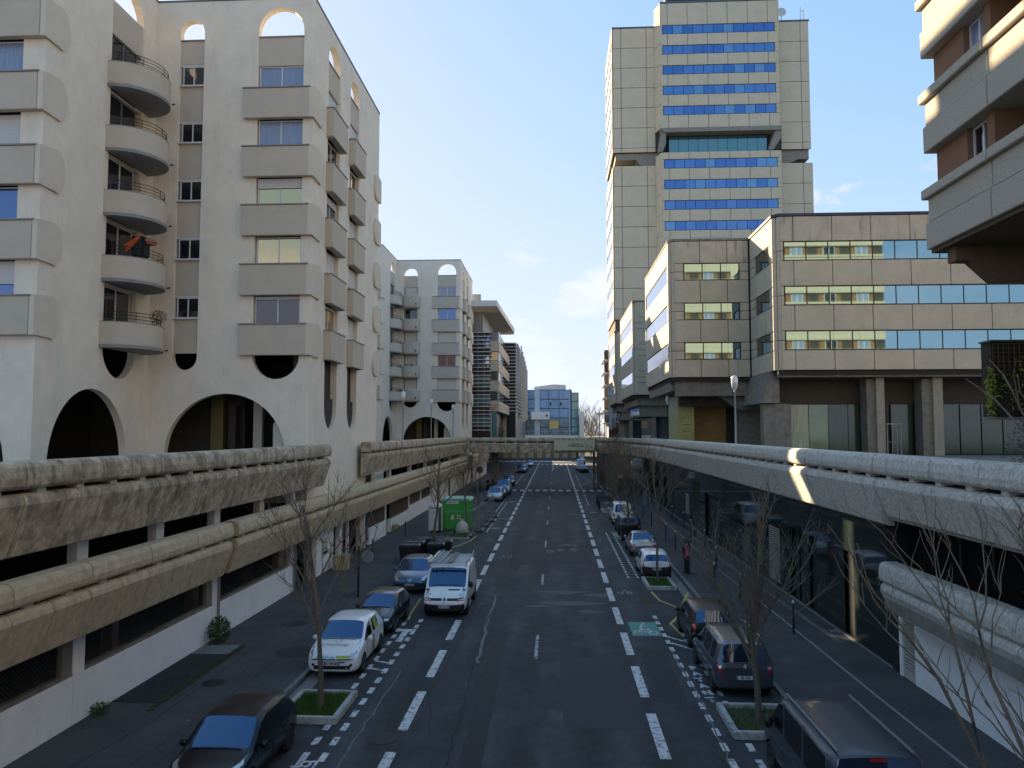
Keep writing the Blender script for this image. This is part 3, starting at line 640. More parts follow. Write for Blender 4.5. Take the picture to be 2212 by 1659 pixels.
for a, c in zip(edges[:-1], edges[1:]):
    if blocked(a, c): continue
    n = max(1, round((c - a) / 2.4)); w = (c - a) / n
    for i in range(n):
        for z0, z1 in ((.16, 2.42), (2.44, 4.76)): panel(fr, a + i * w + .008, a + (i + 1) * w - .008, z0, z1, 0, .05, 'glass_panel', M_podg, t)
for a, c in doors:
    panel(fr, a, c, .14, 3.35, -.2, -.1, 'door', M_smoke if (c - a) > 1.5 else M_dark, t); panel(fr, a, c, 3.4, 4.76, 0, .05, 'glass_panel', M_podg, t)
    if c - a > 2: MB().fbox(fr, (a + c) / 2 - .03, (a + c) / 2 + .03, .14, 3.35, -.1, -.05).build('door_post', M_frame, t)
for a, c, z0, z1, kd in louvs:
    panel(fr, a, c, z1 + .02, 4.76, 0, .05, 'glass_panel', M_podg, t); panel(fr, a, c, .16, max(.2, z0 - .02), 0, .05, 'glass_panel', M_podg, t)
    MB().fbox(fr, a, c, z0, z1, -.05, .0).build('grille_backing', M_dark, t)
    mm = mat('pale_grille_slat', (.34, .33, .30), .6) if kd == 'pale' else mat('dark_grille_slat', (.06, .068, .068), .5, .3)
    z = z0
    while z < z1 - .06: panel(fr, a + .04, c - .04, z, z + .055, .0, .07, 'slat', mm, t); z += .125
MB().fbox(fr, 26.75, 145, .1, .16, 0, .12).build('base_plinth', M_kerb, t)
MB().fbox(fr, 26.2, 26.75, .1, 5.3, -.3, .12).build('corner_column', M_dark, t)
for k in range(5):
    MB().fbox(fr, 31.4 + k * .5, 31.8 + k * .5, .12, .14 + .0, .1, .5).build('step', M_kerb, t) if k == 0 else None
# white wall and grille bay nearer the camera, window band above it
MB().fbox(fr, 2, 24.95, .1, 2.6, -.2, .1).build('white_wall', M_whwall, t)
MB().fbox(fr, 26.0, 26.2, .1, 2.6, -.1, .14).build('jamb', M_whwall, t); MB().fbox(fr, 24.95, 25.15, .1, 2.6, -.1, .12).build('jamb', M_whwall, t)
z = .35
while z < 2.6: panel(fr, 25.15, 26.0, z, z + .06, .0, .09, 'slat', mat('cream_grille_slat', (.42, .40, .35), .6), t); z += .105
MB().fbox(fr, 25.15, 26.0, .1, .34, 0, .1).build('jamb', M_beige, t)
y = 26.0
k = 0
while y > 4:
    panel(fr, y - 1.65, y - .12, 2.9, 5.3, -.3, -.25, 'window_pane', M_smoke, t); panel(fr, y - .12, y, 2.9, 5.3, -.3, -.1, 'window_post', M_frame, t); y -= 1.65
MB().box(10.4, 12, 2, 25.4, 2.4, 2.75).build('soffit', M_concD, t)
rebase(t, (11.3, 75, 0))

# ------------------------------------------------------------------ apartment blocks (left)
def plant_bush(name, parent, c, r, n, m, seed, h=None, leaf=.06, kind=None):
    rr = random.Random(seed); b = MB()
    for i in range(n):
        while True:
            p = Vector((rr.uniform(-1, 1), rr.uniform(-1, 1), rr.uniform(-1, 1)))
            if p.length < 1 and (p.length > .35 or rr.random() < .3): break
        p = Vector((p.x * r[0], p.y * r[1], p.z * r[2])) + Vector(c)
        a = Vector((rr.uniform(-1, 1), rr.uniform(-1, 1), rr.uniform(-.4, 1))).normalized() * leaf * rr.uniform(.6, 1.5); e = a.orthogonal().normalized() * leaf * .4
        b.add([p - e, p + a * .5 - e * .2 + e * 1.2, p + a, p + e * .2 - a * .1], [(0, 1, 2, 3)], m if not isinstance(m, (list, tuple)) else rr.choice(m))
    return b.build(name, None, parent, recalc=False)
BOXZ = [24.72, 21.54, 18.36, 15.18, 12.0]
def win(t, fr, u0, u1, z0, z1, d, kind, split=.5, m_frame=None):
    """sliding window: frame parts, two panes"""
    mf = m_frame or M_white
    g = {'curtain': M_curt, 'dark': M_glassdk, 'blue': M_glassbl, 'gold': M_glassgold, 'red': M_curtred}.get(kind, M_glassdk)
    w = .055; um = u0 + (u1 - u0) * split
    key = ('win', kind, round(u1 - u0, 2), round(z1 - z0, 2), fr.u, fr.n, mf.name)
    if kind == 'shut':
        panel(fr, u0, u1, z0, z1, d - .05, d - .01, 'shutter_housing', mf, t)
        z = z0 + .02
        k = 0
        b = MB(); lf = Fr(0, 0, *fr.u, *fr.n)
        if key in _cache: o = bpy.data.objects.new('roller_shutter', _cache[key]); COL.objects.link(o)
        else:
            zz = 0
            while zz < (z1 - z0) - .06: b.fbox(lf, .04, u1 - u0 - .04, zz, zz + .052, 0, .03); zz += .06
            o = b.build('roller_shutter', M_shut); _cache[key] = o.data
        o.parent = t; o.location = Vector(fr.p(u0, z0, d - .01)) - t.location; return
    if key in _cache: fo = bpy.data.objects.new('window_frame', _cache[key]); COL.objects.link(fo)
    else:
        lf = Fr(0, 0, *fr.u, *fr.n); b = MB(); W_, H_ = u1 - u0, z1 - z0
        b.fbox(lf, 0, W_, 0, w, 0, .07).fbox(lf, 0, W_, H_ - w, H_, 0, .07).fbox(lf, 0, w, w, H_ - w, 0, .07).fbox(lf, W_ - w, W_, w, H_ - w, 0, .07).fbox(lf, W_ * split - w * .6, W_ * split + w * .6, w, H_ - w, 0, .06)
        fo = b.build('window_frame', mf); _cache[key] = fo.data
    fo.parent = t; fo.location = Vector(fr.p(u0, z0, d)) - t.location
    for a, c, dd in ((u0 + w, um - w * .6, .02), (um + w * .6, u1 - w, .035)):
        o = panel(fr, a, c, z0 + w, z1 - w, d + dd - .012, d + dd, 'pane', g, t)
def half_shut(t, fr, u0, u1, z0, z1, d, frac, kind='dark'):
    win(t, fr, u0, u1, z0, z1, d - .02, kind); zt = z1 - (z1 - z0) * frac; win(t, fr, u0, u1, zt, z1, d + .08, 'shut')
def capsule(u0, u1, zb, zt, rb=None, rt=None, n=12):
    c = (u0 + u1) / 2; r = (u1 - u0) / 2; rb = r if rb is None else rb; rt = r if rt is None else rt
    return arc(c, zt - rt, r, rt, 0, 180, n) + arc(c, zb + rb, r, rb, 180, 360, n)
def apt(yo, t, far, wins_main, wins_nar, wins_s1, wins_s2, wins_L, MR, MS):
    y1, y2, y0 = 39.5 + yo, 54.8 + yo, 30.6 + yo
    fA = FX(y1); fS = FY(-12.9); fI = FY(-21.6); fL = FX(y0); TH = .38
    ZT = 31.4
    mu = (-15.95, -13.45); nu = (-20.3, -18.95) if not far else (-20.6, -18.75)
    big = arc(-17.35, 6.75, 3.25, 3.25, 0, 180, 28); big = [(-14.1, 5.6)] + big + [(-20.6, 5.6)]
    # front wall with tall round-ended recesses and the big arch
    b = MB(); b.prism([(-21.6, 4.3), (-12.9, 4.3), (-12.9, ZT), (-21.6, ZT)], fA, -TH, 0,
        [capsule(*mu, 10.75, 30.9, rb=1.2), capsule(*nu, 11.25, 30.35), big]); b.build('front_wall', MR, t)
    s1 = (42.2 + yo, 44.6 + yo); s2 = (46.9 + yo, 49.1 + yo)
    b = MB(); b.prism([(y1 + TH, 4.3), (y2, 4.3), (y2, ZT), (y1 + TH, ZT)], FY(-12.9), -TH, 0, [capsule(*s1, 8.1, 30.6, rb=1.4), capsule(*s2, 8.1, 30.6, rb=1.4)]); b.build('street_wall', MR, t)
    balc = (35.35 + yo, 38.2 + yo); ba = (31.6 + yo, 37.7 + yo); c = sum(ba) / 2
    bigI = [(ba[1], 5.6)] + arc(c, 6.5, (ba[1] - ba[0]) / 2, 3.5, 0, 180, 26) + [(ba[0], 5.6)]
    b = MB(); b.prism([(y0 + TH, 5.3), (y1 + TH, 5.3), (y1 + TH, ZT), (y0 + TH, ZT)], fI, -TH, 0, [capsule(balc[0], balc[1], 10.6, 30.6, rb=1.5), bigI]); b.build('inner_wall', MR, t)
    lu = (-26.0, -22.6)
    b = MB(); b.prism([(-60, 5.3), (-21.6, 5.3), (-21.6, ZT), (-60, ZT)], FX(y0), -TH, 0, [[(lu[0], 12), (lu[1], 12), (lu[1], 28), (lu[0], 28)], [(-22.75, 5.6)] + arc(-26, 6.5, 3.25, 3.6, 0, 180, 24) + [(-29.25, 5.6)]]); b.build('side_wing_wall', MR, t)
    # core behind, roof, coping
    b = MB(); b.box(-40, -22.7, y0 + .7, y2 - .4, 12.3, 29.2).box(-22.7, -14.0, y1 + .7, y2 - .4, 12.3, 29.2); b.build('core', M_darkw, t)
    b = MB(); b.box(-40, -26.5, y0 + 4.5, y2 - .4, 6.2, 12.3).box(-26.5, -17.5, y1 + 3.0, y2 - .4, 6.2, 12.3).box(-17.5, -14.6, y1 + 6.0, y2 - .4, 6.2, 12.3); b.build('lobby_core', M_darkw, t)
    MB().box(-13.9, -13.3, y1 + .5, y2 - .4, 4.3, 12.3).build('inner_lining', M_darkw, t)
    b = MB(); b.box(-60, -40, y0 + .4, y2, 6.2, ZT).box(-58, -22, y2 - .4, y2, 6.2, 29.2).box(-22, -13.3, y2 - .38, y2, 4.3, 29.2); b.build('rear_wall', MR, t)
    MB().box(-40, -22, y0 + .4, y2 - .4, 29.2, 29.35).box(-22, -13.28, y1 + .4, y2 - .4, 29.2, 29.35).build('roof', M_zinc, t)
    for (fr_, a, c_, dd) in ((FX(y1), -21.6, -12.86, .04), (FX(y0), -60, -21.56, .04)): MB().fbox(fr_, a, c_, ZT, ZT + .09, -TH - .03, dd).build('coping', M_zinc, t)
    MB().fbox(fS, y1 + .39, y2 + .04, ZT, ZT + .09, -TH - .03, .04).build('coping', M_zinc, t); MB().fbox(fI, y0 + .42, y1 - .05, ZT, ZT + .09, -TH - .03, .04).build('coping', M_zinc, t)
    if not far:
        for (a, c_) in ((54.8, 72.4), (74.7, 81.5), (82.3, 93.9)): MB().box(-31, -30, a, c_, 6.2, 31.4).build('sun_slit_wall', MR, t)  # unseen wall added; its slits shape the sun streaks on the right parapet
    # lobby bits seen through the big arch
    MB().box(-19.2, -18.5, y1 + 2.4, y1 + 2.9, 6.2, 10.5).build('column', mat('lobby_ochre', (.16, .125, .04), .8), t)
    MB().box(-18.1, -17.7, y1 + 2.2, y1 + 2.6, 6.2, 9.5).build('column', M_darkw, t)
    MB().box(-16.7, -16.2, y1 + 2.2, y1 + 2.5, 6.2, 10.5).build('column', M_spand, t)
    b = MB(); b.prism([(-15.2, 6.2), (-15.2, 8.4)] + [(-15.2 + .8 * math.sin(R(a_)), 7.2 + 1.6 * math.cos(R(a_))) for a_ in range(0, 91, 15)][1:] + [(-14.1, 6.2)], FX(y1 + 1.2), -.3, 0); b.build('lobby_rib', MR, t)
    d = -.14
    for k in range(6):
        zb = BOXZ[k] if k < 5 else None
        # ---- main column on the front
        wz0 = BOXZ[k - 1] - 1.50 if 0 < k else 26.42
        if k < 5:
            z0, z1 = BOXZ[k] + 1.68, (BOXZ[k - 1] if k else 27.72)
            kind = wins_main[k]; um = (mu[0] + .05, mu[1] - .02)
            if isinstance(kind, tuple): half_shut(t, fA, *um, z0, z1 - .02, -.22, kind[0], kind[1])
            else: win(t, fA, *um, z0, z1 - .02, -.22, kind)
            MB().fbox(fA, -16.6, -13.0, BOXZ[k], BOXZ[k] + 1.62, -.02, .30).build('spandrel_box', MS, t, bevel=.02)
            MB().fbox(fA, -16.66, -12.97, BOXZ[k] + 1.62, BOXZ[k] + 1.68, -.02, .36).build('box_coping', M_lip, t)
            # rounded return on the street side
            pr = [(y1 - .30, BOXZ[k]), (y1 + 1.0, BOXZ[k] - .02)] + [(y1 + .95 + .85 * math.sin(R(a_)), BOXZ[k] + .85 - .95 * math.cos(R(a_))) for a_ in range(15, 180, 15)] + [(y1 + .95, BOXZ[k] + 1.8), (y1 - .30, BOXZ[k] + 1.66)]
            MB().prism(pr, fS, -.12, .12).build('box_return', M_ret if not far else MR, t)
        # ---- side columns
            for (s, ws) in ((s1, wins_s1), (s2, wins_s2)):
                kk = ws[k]
                if kk == 'shut': win(t, fS, s[0] + .04, s[1] - .04, z0, z1 - .02, -.22, 'shut')
                elif isinstance(kk, tuple): half_shut(t, fS, s[0] + .04, s[1] - .04, z0, z1 - .02, -.24, *kk)
                else: win(t, fS, s[0] + .04, s[1] - .04, z0, z1 - .02, -.22, kk)
                MB().fbox(fS, s[0] - .28, s[1] + .25, BOXZ[k], BOXZ[k] + 1.62, -.02, .42).build('spandrel_box', MS, t, bevel=.02)
                MB().fbox(fS, s[0] - .32, s[1] + .29, BOXZ[k] + 1.62, BOXZ[k] + 1.68, -.02, .46).build('box_coping', M_lip, t)
            pr = [(y2 + .2, BOXZ[k]), (y2 + .2, BOXZ[k] + 1.66), (y2 - .9, BOXZ[k] + 1.8)] + [(y2 - .9 - .75 * math.sin(R(a_)), BOXZ[k] + .85 - .95 * math.cos(R(a_))) for a_ in range(165, 0, -15)] + [(y2 - .9, BOXZ[k] - .05)]
            MB().prism(pr, fS, -.12, .16).build('box_return', M_ret if not far else MR, t)
    for s in (s1, s2):
        MB().fbox(fS, s[0], s[1], 27.7, 29.3, -.3, -.1).build('spandrel_panel', MS, t); MB().fbox(fS, s[0], s[1], 29.3, 29.36, -.32, -.04).build('box_coping', M_lip, t)
        MB().fbox(fS, s[0], s[1], 8.0, 9.9, -.34, -.22).build('spandrel_panel', M_darkw, t)
    MB().fbox(fA, mu[0], mu[1], 27.72, 29.3, -.3, -.08).build('spandrel_panel', MS, t); MB().fbox(fA, mu[0], mu[1], 29.3, 29.36, -.32, -.02).build('box_coping', M_lip, t)
    # narrow column
    if not far:
        nz = [(26.74, 27.94), (23.58, 24.78), (20.40, 21.60), (17.22, 18.42), (14.05, 15.25)]
        prev = 29.3
        for k, (a, c_) in enumerate(nz):
            MB().fbox(fA, nu[0], nu[1], c_ + .02, prev - .06, -.3, -.13).build('spandrel_panel', MS, t)
            MB().fbox(fA, nu[0] - .02, nu[1] + .02, a - .08, a, -.3, .05).build('window_sill', M_white, t)
            MB().fbox(fA, nu[0], nu[1], c_ - .1, c_ + .02, -.3, -.16).build('shutter_housing', M_white, t)
            win(t, fA, nu[0] + .12, nu[1] - .02, a, c_ - .1, -.24, wins_nar[k]); prev = a - .02
        MB().fbox(fA, nu[0], nu[1], 12.15, prev - .06, -.3, -.13).build('spandrel_panel', MS, t)
        MB().fbox(fA, nu[0], nu[1], 29.24, 29.3, -.3, -.05).build('box_coping', M_lip, t)
    else:
        MB().fbox(fA, nu[0], nu[1], 27.7, 29.3, -.3, -.13).build('spandrel_panel', MS, t)
        for k in range(5):
            zb = BOXZ[k]
            if wins_nar[k] == 'shut': win(t, fA, nu[0] + .1, nu[1] - .1, zb + 1.68, (BOXZ[k - 1] if k else 27.7), -.24, 'shut')
            else: win(t, fA, nu[0] + .1, nu[1] - .1, zb + 1.3, (BOXZ[k - 1] if k else 27.7), -.24, wins_nar[k])
            # rounded-bottom balcony
            pr = []; b = MB()
            for a_ in range(0, 91, 18): pr.append((1 - .28 + .28 * math.sin(R(a_)), zb + .32 - .32 * math.cos(R(a_))))
            st = []
            for (sc, zz) in [(q[0], q[1]) for q in pr] + [(1, zb + 1.68)]:
                st.append([(-19.65 + (1.3) * sc * (math.copysign(abs(math.cos(R(a_))) ** .6, math.cos(R(a_)))), y1 - .0 - 1.15 * sc * abs(math.sin(R(a_))) ** .6, zz) for a_ in range(0, 181, 15)])
            b.loft(st, None, closed=False, cap=False); b.add([p for p in st[0]], [tuple(range(len(st[0])))])
            top = [(x, y_, z) for x, y_, z in st[-1]]; inn = [(-19.65 + (x + 19.65) * .9, y1 - (y1 - y_) * .88, z) for x, y_, z in top]
            nT = len(top); b.add(top + inn, [(i, i + 1, nT + i + 1, nT + i) for i in range(nT - 1)]); lowin = [(x, y_, z - 1.0) for x, y_, z in inn]
            b.add(inn + lowin, [(i, i + 1, nT + i + 1, nT + i) for i in range(nT - 1)]); b.add(lowin, [tuple(range(nT))])
            o = b.build('balcony', MS, t, smooth=True)
            MB().box(-18.8, -18.68, y1 - 1.3, y1 - 1.1, zb + .4, zb + .62).build('drain_spout', M_rail, t)
    # wing on the left: boxes and windows
    for k in range(5):
        z0, z1 = BOXZ[k] + 1.68, (BOXZ[k - 1] if k else 27.72)
        kind = wins_L[k]
        if isinstance(kind, tuple): half_shut(t, fL, lu[0], lu[1], z0, z1 - .02, -.22, *kind)
        else: win(t, fL, lu[0], lu[1], z0, z1 - .02, -.22, kind)
        MB().fbox(fL, -26.6, -21.68, BOXZ[k], BOXZ[k] + 1.62, -.02, .3).build('spandrel_box', MS, t, bevel=.02)
        MB().fbox(fL, -26.66, -21.64, BOXZ[k] + 1.62, BOXZ[k] + 1.68, -.02, .36).build('box_coping', M_lip, t)
        pr = [(y0 - .30, BOXZ[k]), (y0 + .8, BOXZ[k] - .02)] + [(y0 + .8 + .6 * math.sin(R(a_)), BOXZ[k] + .85 - .95 * math.cos(R(a_))) for a_ in range(15, 180, 15)] + [(y0 + .8, BOXZ[k] + 1.8), (y0 - .30, BOXZ[k] + 1.66)]
        MB().prism(pr, fI, -.12, .12).build('box_return', M_ret if not far else MR, t)
    MB().fbox(fL, lu[0], lu[1], 27.72, 29.3, -.3, -.08).build('spandrel_panel', MS, t)
    # curved balconies with rails on the inner wall
    for k in range(5):
        zb = BOXZ[k]; cy = 37.0 + yo; ax, ay = (1.9, 1.95) if not far else (1.2, 1.9)
        pts = [(-21.6 + ax * math.sin(R(a_)), cy - ay * math.cos(R(a_))) for a_ in range(0, 181, 9)]
        b = MB(); b.prism(pts, G, zb, zb + .16); b.build('balcony_slab', mat('balcony_soffit', (.27, .26, .25), .9, n_amt=.1), t)
        inn = [(-21.6 + (ax - .1) * math.sin(R(a_)), cy - (ay - .1) * math.cos(R(a_))) for a_ in range(0, 181, 9)]
        b = MB(); b.prism(pts + inn[::-1], G, zb + .14, zb + 1.22); b.build('balcony_parapet', MS, t, smooth=True)
        b = MB(); b.prism([(x + .012 * (x > -21.5), y_) for x, y_ in pts] + inn[::-1], G, zb + 1.22, zb + 1.26); b.build('balcony_coping', M_lip, t)
        b = MB()
        for dz in (.20, .36, .52): b.tube([(-21.6 + (ax - .14) * math.sin(R(a_)), cy - (ay - .14) * math.cos(R(a_)), zb + 1.22 + dz) for a_ in range(10, 165, 8)], .018, 5)
        for a_ in (14, 50, 90, 130, 160): p = (-21.6 + (ax - .14) * math.sin(R(a_)), cy - (ay - .14) * math.cos(R(a_))); b.tube([(*p, zb + 1.22), (*p, zb + 1.76)], .016, 5)
        b.build('balcony_rail', M_rail, t)
        z0, z1 = zb + .25, (BOXZ[k - 1] - .12 if k else 27.6)
        win(t, fI, balc[0] + .1, balc[1] - .3, z0, z1, -.25, 'dark', m_frame=M_greymet if k < 2 else M_white)
        MB().fbox(fI, balc[0], balc[1], z1, z1 + .5 if k == 0 else z1 + .12, -.3, -.1).build('lintel', MS, t)
        b = MB(); b.tube([(-21.6 + ax + .06, cy + .5, zb + .05), (-21.6 + ax + .2, cy + .55, zb + .1)], .04, 5); b.build('drain_spout', M_rail, t)
    MB().fbox(fI, balc[0], balc[1], 28.1, 29.3, -.3, -.1).build('spandrel_panel', MS, t)
    return t
tA = thing('apartment_block', 'tall cream near apartment block with round arches and curved balconies at left', 'building')
apt(0, tA, False, ['curtain', 'curtain', (.35, 'gold'), 'gold', (.12, 'dark')], ['dark'] * 5, ['shut', 'dark', (.3, 'dark'), 'shut', (.1, 'gold')], ['shut', (.1, 'dark'), 'shut', (.8, 'dark'), 'shut'], ['curtain', 'curtain', 'shut', 'blue', (.65, 'blue')], M_rend, M_spand)
rebase(tA, (-17, 45, 6.2))
tB = thing('apartment_block', 'far grey white apartment block with rounded balconies beyond the first one', 'building')
apt(63.6, tB, True, ['curtain', 'blue', 'shut', 'red', 'shut'], ['shut', 'dark', 'shut', 'shut', 'shut'], ['shut', 'dark', 'blue', 'shut', 'dark'], ['dark', 'shut', 'dark', 'blue', 'shut'], ['blue', 'blue', 'shut', 'dark', 'dark'], M_rendB, M_spandB)
rebase(tB, (-17, 108, 6.2))
# things standing on the balconies
o = plant_bush('balcony_plant', None, (-20.4, 38.2, 13.9), (.45, .35, .38), 260, [M_leaf, M_bark2], 3, leaf=.09); tag(o, 'dry bushy plant on the lowest curved balcony of the near block', 'plant')
t = thing('folded_parasol', 'orange and black folded tent on the fourth curved balcony down', 'parasol', (-20.8, 37.0, 16.4))
MB().box(-.35, .35, -.35, .35, .3, 1.35).build('black_cover', M_black, t, bevel=.08); MB().prism([(-.5, .5), (.2, 1.25), (.1, 1.35), (-.6, .9)], FX(-.37), -.02, .02).build('orange_cloth', mat('orange_cloth', (.6, .12, .03), .8), t)
MB().box(-.1, .7, -.2, .5, 1.0, 1.3).build('pink_cloth', mat('faded_pink_cloth', (.45, .2, .14), .9), t, bevel=.1)
t = thing('garden_chair', 'white plastic chair on the middle curved balcony', 'chair', (-20.9, 36.2, 18.6))
b = MB()
for i in range(6): b.box(-.25 + i * .09, -.21 + i * .09, -.02, .02, .4, .95)
b.box(-.27, .27, -.02, .03, .93, .98).box(-.27, .27, 0, .45, .4, .44)
b.build('seat_and_back', M_white, t)
for sx in (-.25, .22):
    for sy in (0, .42): MB().box(sx, sx + .04, sy, sy + .04, 0, .42).build('leg', M_white, t)
for i, (x, y_, z, r_, m_, lb) in enumerate(((-19.6, 102.3, 16.7, .8, M_leaf, 'dark leafy plant on a rounded balcony of the far block'), (-23.0, 94.0, 26.5, .7, M_leaf, 'spiky green plant on the top left balcony of the far block'), (-23.6, 94.0, 17.1, .6, mat('orange_flower', (.5, .12, .03), .7), 'orange flowers on the left balcony of the far block'))):
    o = plant_bush('balcony_plant', None, (x, y_, z), (r_, .3, .45), 90, m_, i + 20, leaf=.22); tag(o, lb, 'plant')

# ------------------------------------------------------------------ office blocks (right)
def office_face(t, fr, u0, u1, rows, pw, panes, wu=None, poff=0, mp=M_panel, mtop=None, mg=(M_off,), d=.06, corner=.0, framem=M_frame, nm='panel', pane_pick=None, gap=.045):
    """rows: list of (z0,z1,'p'|'w'); panel joints every pw; window strip split into panes"""
    js = [u0]; x = u0 + poff if poff else u0 + pw
    while x < u1 - .4: js.append(x); x += pw
    js.append(u1)
    first = True
    for (z0, z1, k) in rows:
        if k == 'p':
            for a, c in zip(js[:-1], js[1:]): panel(fr, a + gap / 2, c - gap / 2, z0 + gap / 2, z1 - gap / 2, -.1, d, nm, (mtop if first and mtop else mp), t, bevel=.02)
            first = False
        else:
            a, c = wu or (u0, u1)
            if a > u0 + .05:
                zm = (z0 + z1) / 2
                for (p, q) in ((z0, zm), (zm, z1)): panel(fr, u0 + gap / 2, a - .06, p + .02, q - .02, -.1, d, nm, mp, t, bevel=.02)
            if c < u1 - .05:
                zm = (z0 + z1) / 2
                for (p, q) in ((z0, zm), (zm, z1)): panel(fr, c + .06, u1 - gap / 2, p + .02, q - .02, -.1, d, nm, mp, t, bevel=.02)
            n = max(1, round((c - a) / panes)); w = (c - a) / n
            panel(fr, a, c, z0, z1, -.12, -.03, 'window_band_frame', framem, t)
            for i in range(n):
                g = mg[pane_pick(i, z0) if pane_pick else 0]
                panel(fr, a + i * w + .045, a + (i + 1) * w - .045, z0 + .07, z1 - .07, -.05, .0, 'pane', g, t)
ROWS = [(22.42, 24.35, 'p'), (20.95, 22.42, 'w'), (19.0, 20.95, 'p'), (17.53, 19.0, 'w'), (15.6, 17.53, 'p'), (14.13, 15.6, 'w'), (12.62, 14.13, 'p')]
t = thing('office_block', 'stepped beige concrete office block with mirrored window strips at right', 'building')
MB().box(9.95, 24, 66.15, 83.2, 12.3, 24.35).box(16.8, 60, 58.85, 83, 12.3, 24.35).build('core', M_joint, t)
office_face(t, FX(66), 10.2, 16.5, ROWS, 2.3, 1.55, (11.05, 15.7), poff=2.2, mtop=M_paneltop)
office_face(t, FYR(9.8), 66.4, 83.2, ROWS, 2.1, 1.6, (67.0, 82.6), mp=M_panel, mg=(M_offs, M_smoke), pane_pick=lambda i, z: 1 if z < 15 else 0)
office_face(t, FX(58.7), 17.05, 60, ROWS, 2.88, 1.63, (17.35, 60), poff=1.0, mtop=M_paneltop)
office_face(t, FYR(16.65), 59.1, 65.9, ROWS, 2.3, 1.5, (60.1, 64.2), mg=(M_smoke,), mp=M_panel)
# chamfered corners
def chamfer(t, xa, ya, xb, yb, rows, m):
    dx, dy = xb - xa, yb - ya; l_ = math.hypot(dx, dy); fr = Fr(xa, ya, dx / l_, dy / l_, dy / l_, -dx / l_)
    zs = [rows[0][1]]
    for (z0, z1, k) in rows:
        if k == 'w': zs += [(z0 + z1) / 2]
    zs.append(rows[-1][0])
    for a, c in zip(zs[:-1], zs[1:]): panel(fr, 0, l_, c + .02, a - .02, -.25, 0, 'corner_panel', m, t, bevel=.01)
chamfer(t, 9.74, 66.38, 10.2, 65.94, ROWS, M_panel); chamfer(t, 16.59, 59.1, 17.05, 58.64, ROWS, M_panel)
MB().prism([(9.7, 66.35), (10.15, 65.88), (16.9, 65.88), (16.9, 66.4), (10.3, 66.4), (10.1, 66.6), (10.1, 83.3), (9.7, 83.3)], G, 24.36, 24.55).build('roof_edge', M_concD, t)
MB().prism([(16.5, 66), (16.5, 59.05), (17.0, 58.58), (60, 58.58), (60, 59.0), (17.2, 59.0), (16.9, 59.3), (16.9, 66)], G, 24.37, 24.57).build('roof_edge', mat('dark_blue_roof_edge', (.03, .03, .06), .5), t)
MB().box(10.3, 60, 66.8, 83, 24.35, 24.45).build('roof', M_zinc, t)
b = MB()
for x in (11.6, 12.9, 14.3, 15.6): b.tube([(x, 66.8, 24.5), (x, 66.8, 24.9)], .03, 5)
b.tube([(11.4, 66.8, 24.88), (16.4, 66.8, 24.88)], .03, 5); b.build('roof_rail', M_alu, t)
# underside: transfer beams, soffit, recessed lobby
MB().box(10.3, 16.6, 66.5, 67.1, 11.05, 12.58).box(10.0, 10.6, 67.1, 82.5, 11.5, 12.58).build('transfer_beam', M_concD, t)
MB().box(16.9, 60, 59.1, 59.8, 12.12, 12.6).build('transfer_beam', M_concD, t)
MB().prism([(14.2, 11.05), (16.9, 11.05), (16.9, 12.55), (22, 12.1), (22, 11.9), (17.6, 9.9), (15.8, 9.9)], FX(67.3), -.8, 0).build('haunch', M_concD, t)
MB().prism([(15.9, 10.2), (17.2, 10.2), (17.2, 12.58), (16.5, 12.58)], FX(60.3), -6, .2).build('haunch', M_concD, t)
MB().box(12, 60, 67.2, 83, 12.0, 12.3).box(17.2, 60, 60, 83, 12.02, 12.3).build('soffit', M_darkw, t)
MB().box(17.2, 60, 61.4, 61.8, 10.15, 12.02).build('dark_band', mat('dark_bronze_band', (.035, .028, .018), .7), t)
MB().box(10.9, 60, 68.4, 68.9, 10.2, 12.0).build('dark_band', M_darkw, t)
for (a, c) in ((16.1, 18.2),): MB().box(a, c, 60.6, 61.6, 6.2, 10.15).build('column', M_concD, t)
for (a, c) in ((24.6, 25.6), (26.2, 26.35), (20.9, 21.9)): pass
fr = FX(61.3)
spans = [(18.25, 19.7, 1), (19.75, 21.2, 2), (21.25, 22.7, 0), (22.75, 23.6, 0), (26.0, 27.6, 0), (29.6, 31.1, 0), (31.2, 32.7, 0), (32.8, 34.3, 0), (34.4, 35.9, 0), (36, 37.5, 0), (38, 45, 0)]
Mg2 = mat('green_office_glass', (.10, .15, .07), .08, .2, n_amt=.25, n_scale=1, spec=1); Mg3 = mat('pale_curtain_behind_green_glass', (.28, .33, .22), .25, 0, n_amt=.35, n_scale=3, stretch=(5, 5, .2), spec=.8)
for a, c, k in spans: panel(fr, a, c, 6.3, 10.1, 0, .05, 'glass_panel', (M_grnbl, Mg3, Mg2)[k], t)
MB().box(17.5, 60, 61.45, 61.9, 6.2, 10.15).build('lobby_backing', M_frame, t)
for (a, c) in ((23.7, 24.3), (27.8, 28.5)): MB().box(a, c, 60.0, 61.3, 6.2, 12.1).build('column', M_concD, t)
for (a, c) in ((24.3, 24.9), (28.5, 29.2)): MB().box(a, c, 59.7, 61.3, 6.2, 12.1).build('column', mat('tan_column_concrete', (.30, .27, .21), .9, n_amt=.2), t)
b = MB()
for u in (24.95, 25.3, 25.65, 25.95): b.fbox(FX(59.6), u, u + .05, 6.2, 8.6, 0, .05)
b.fbox(FX(59.6), 24.9, 26.0, 8.55, 8.62, -.05, .1).fbox(FX(59.6), 24.9, 26, 7.2, 7.25, 0, .05); b.build('steel_gate', M_greymet, t)
MB().box(11.2, 11.5, 70.6, 77.5, 6.2, 11.4).build('lime_wall', M_lime, t)
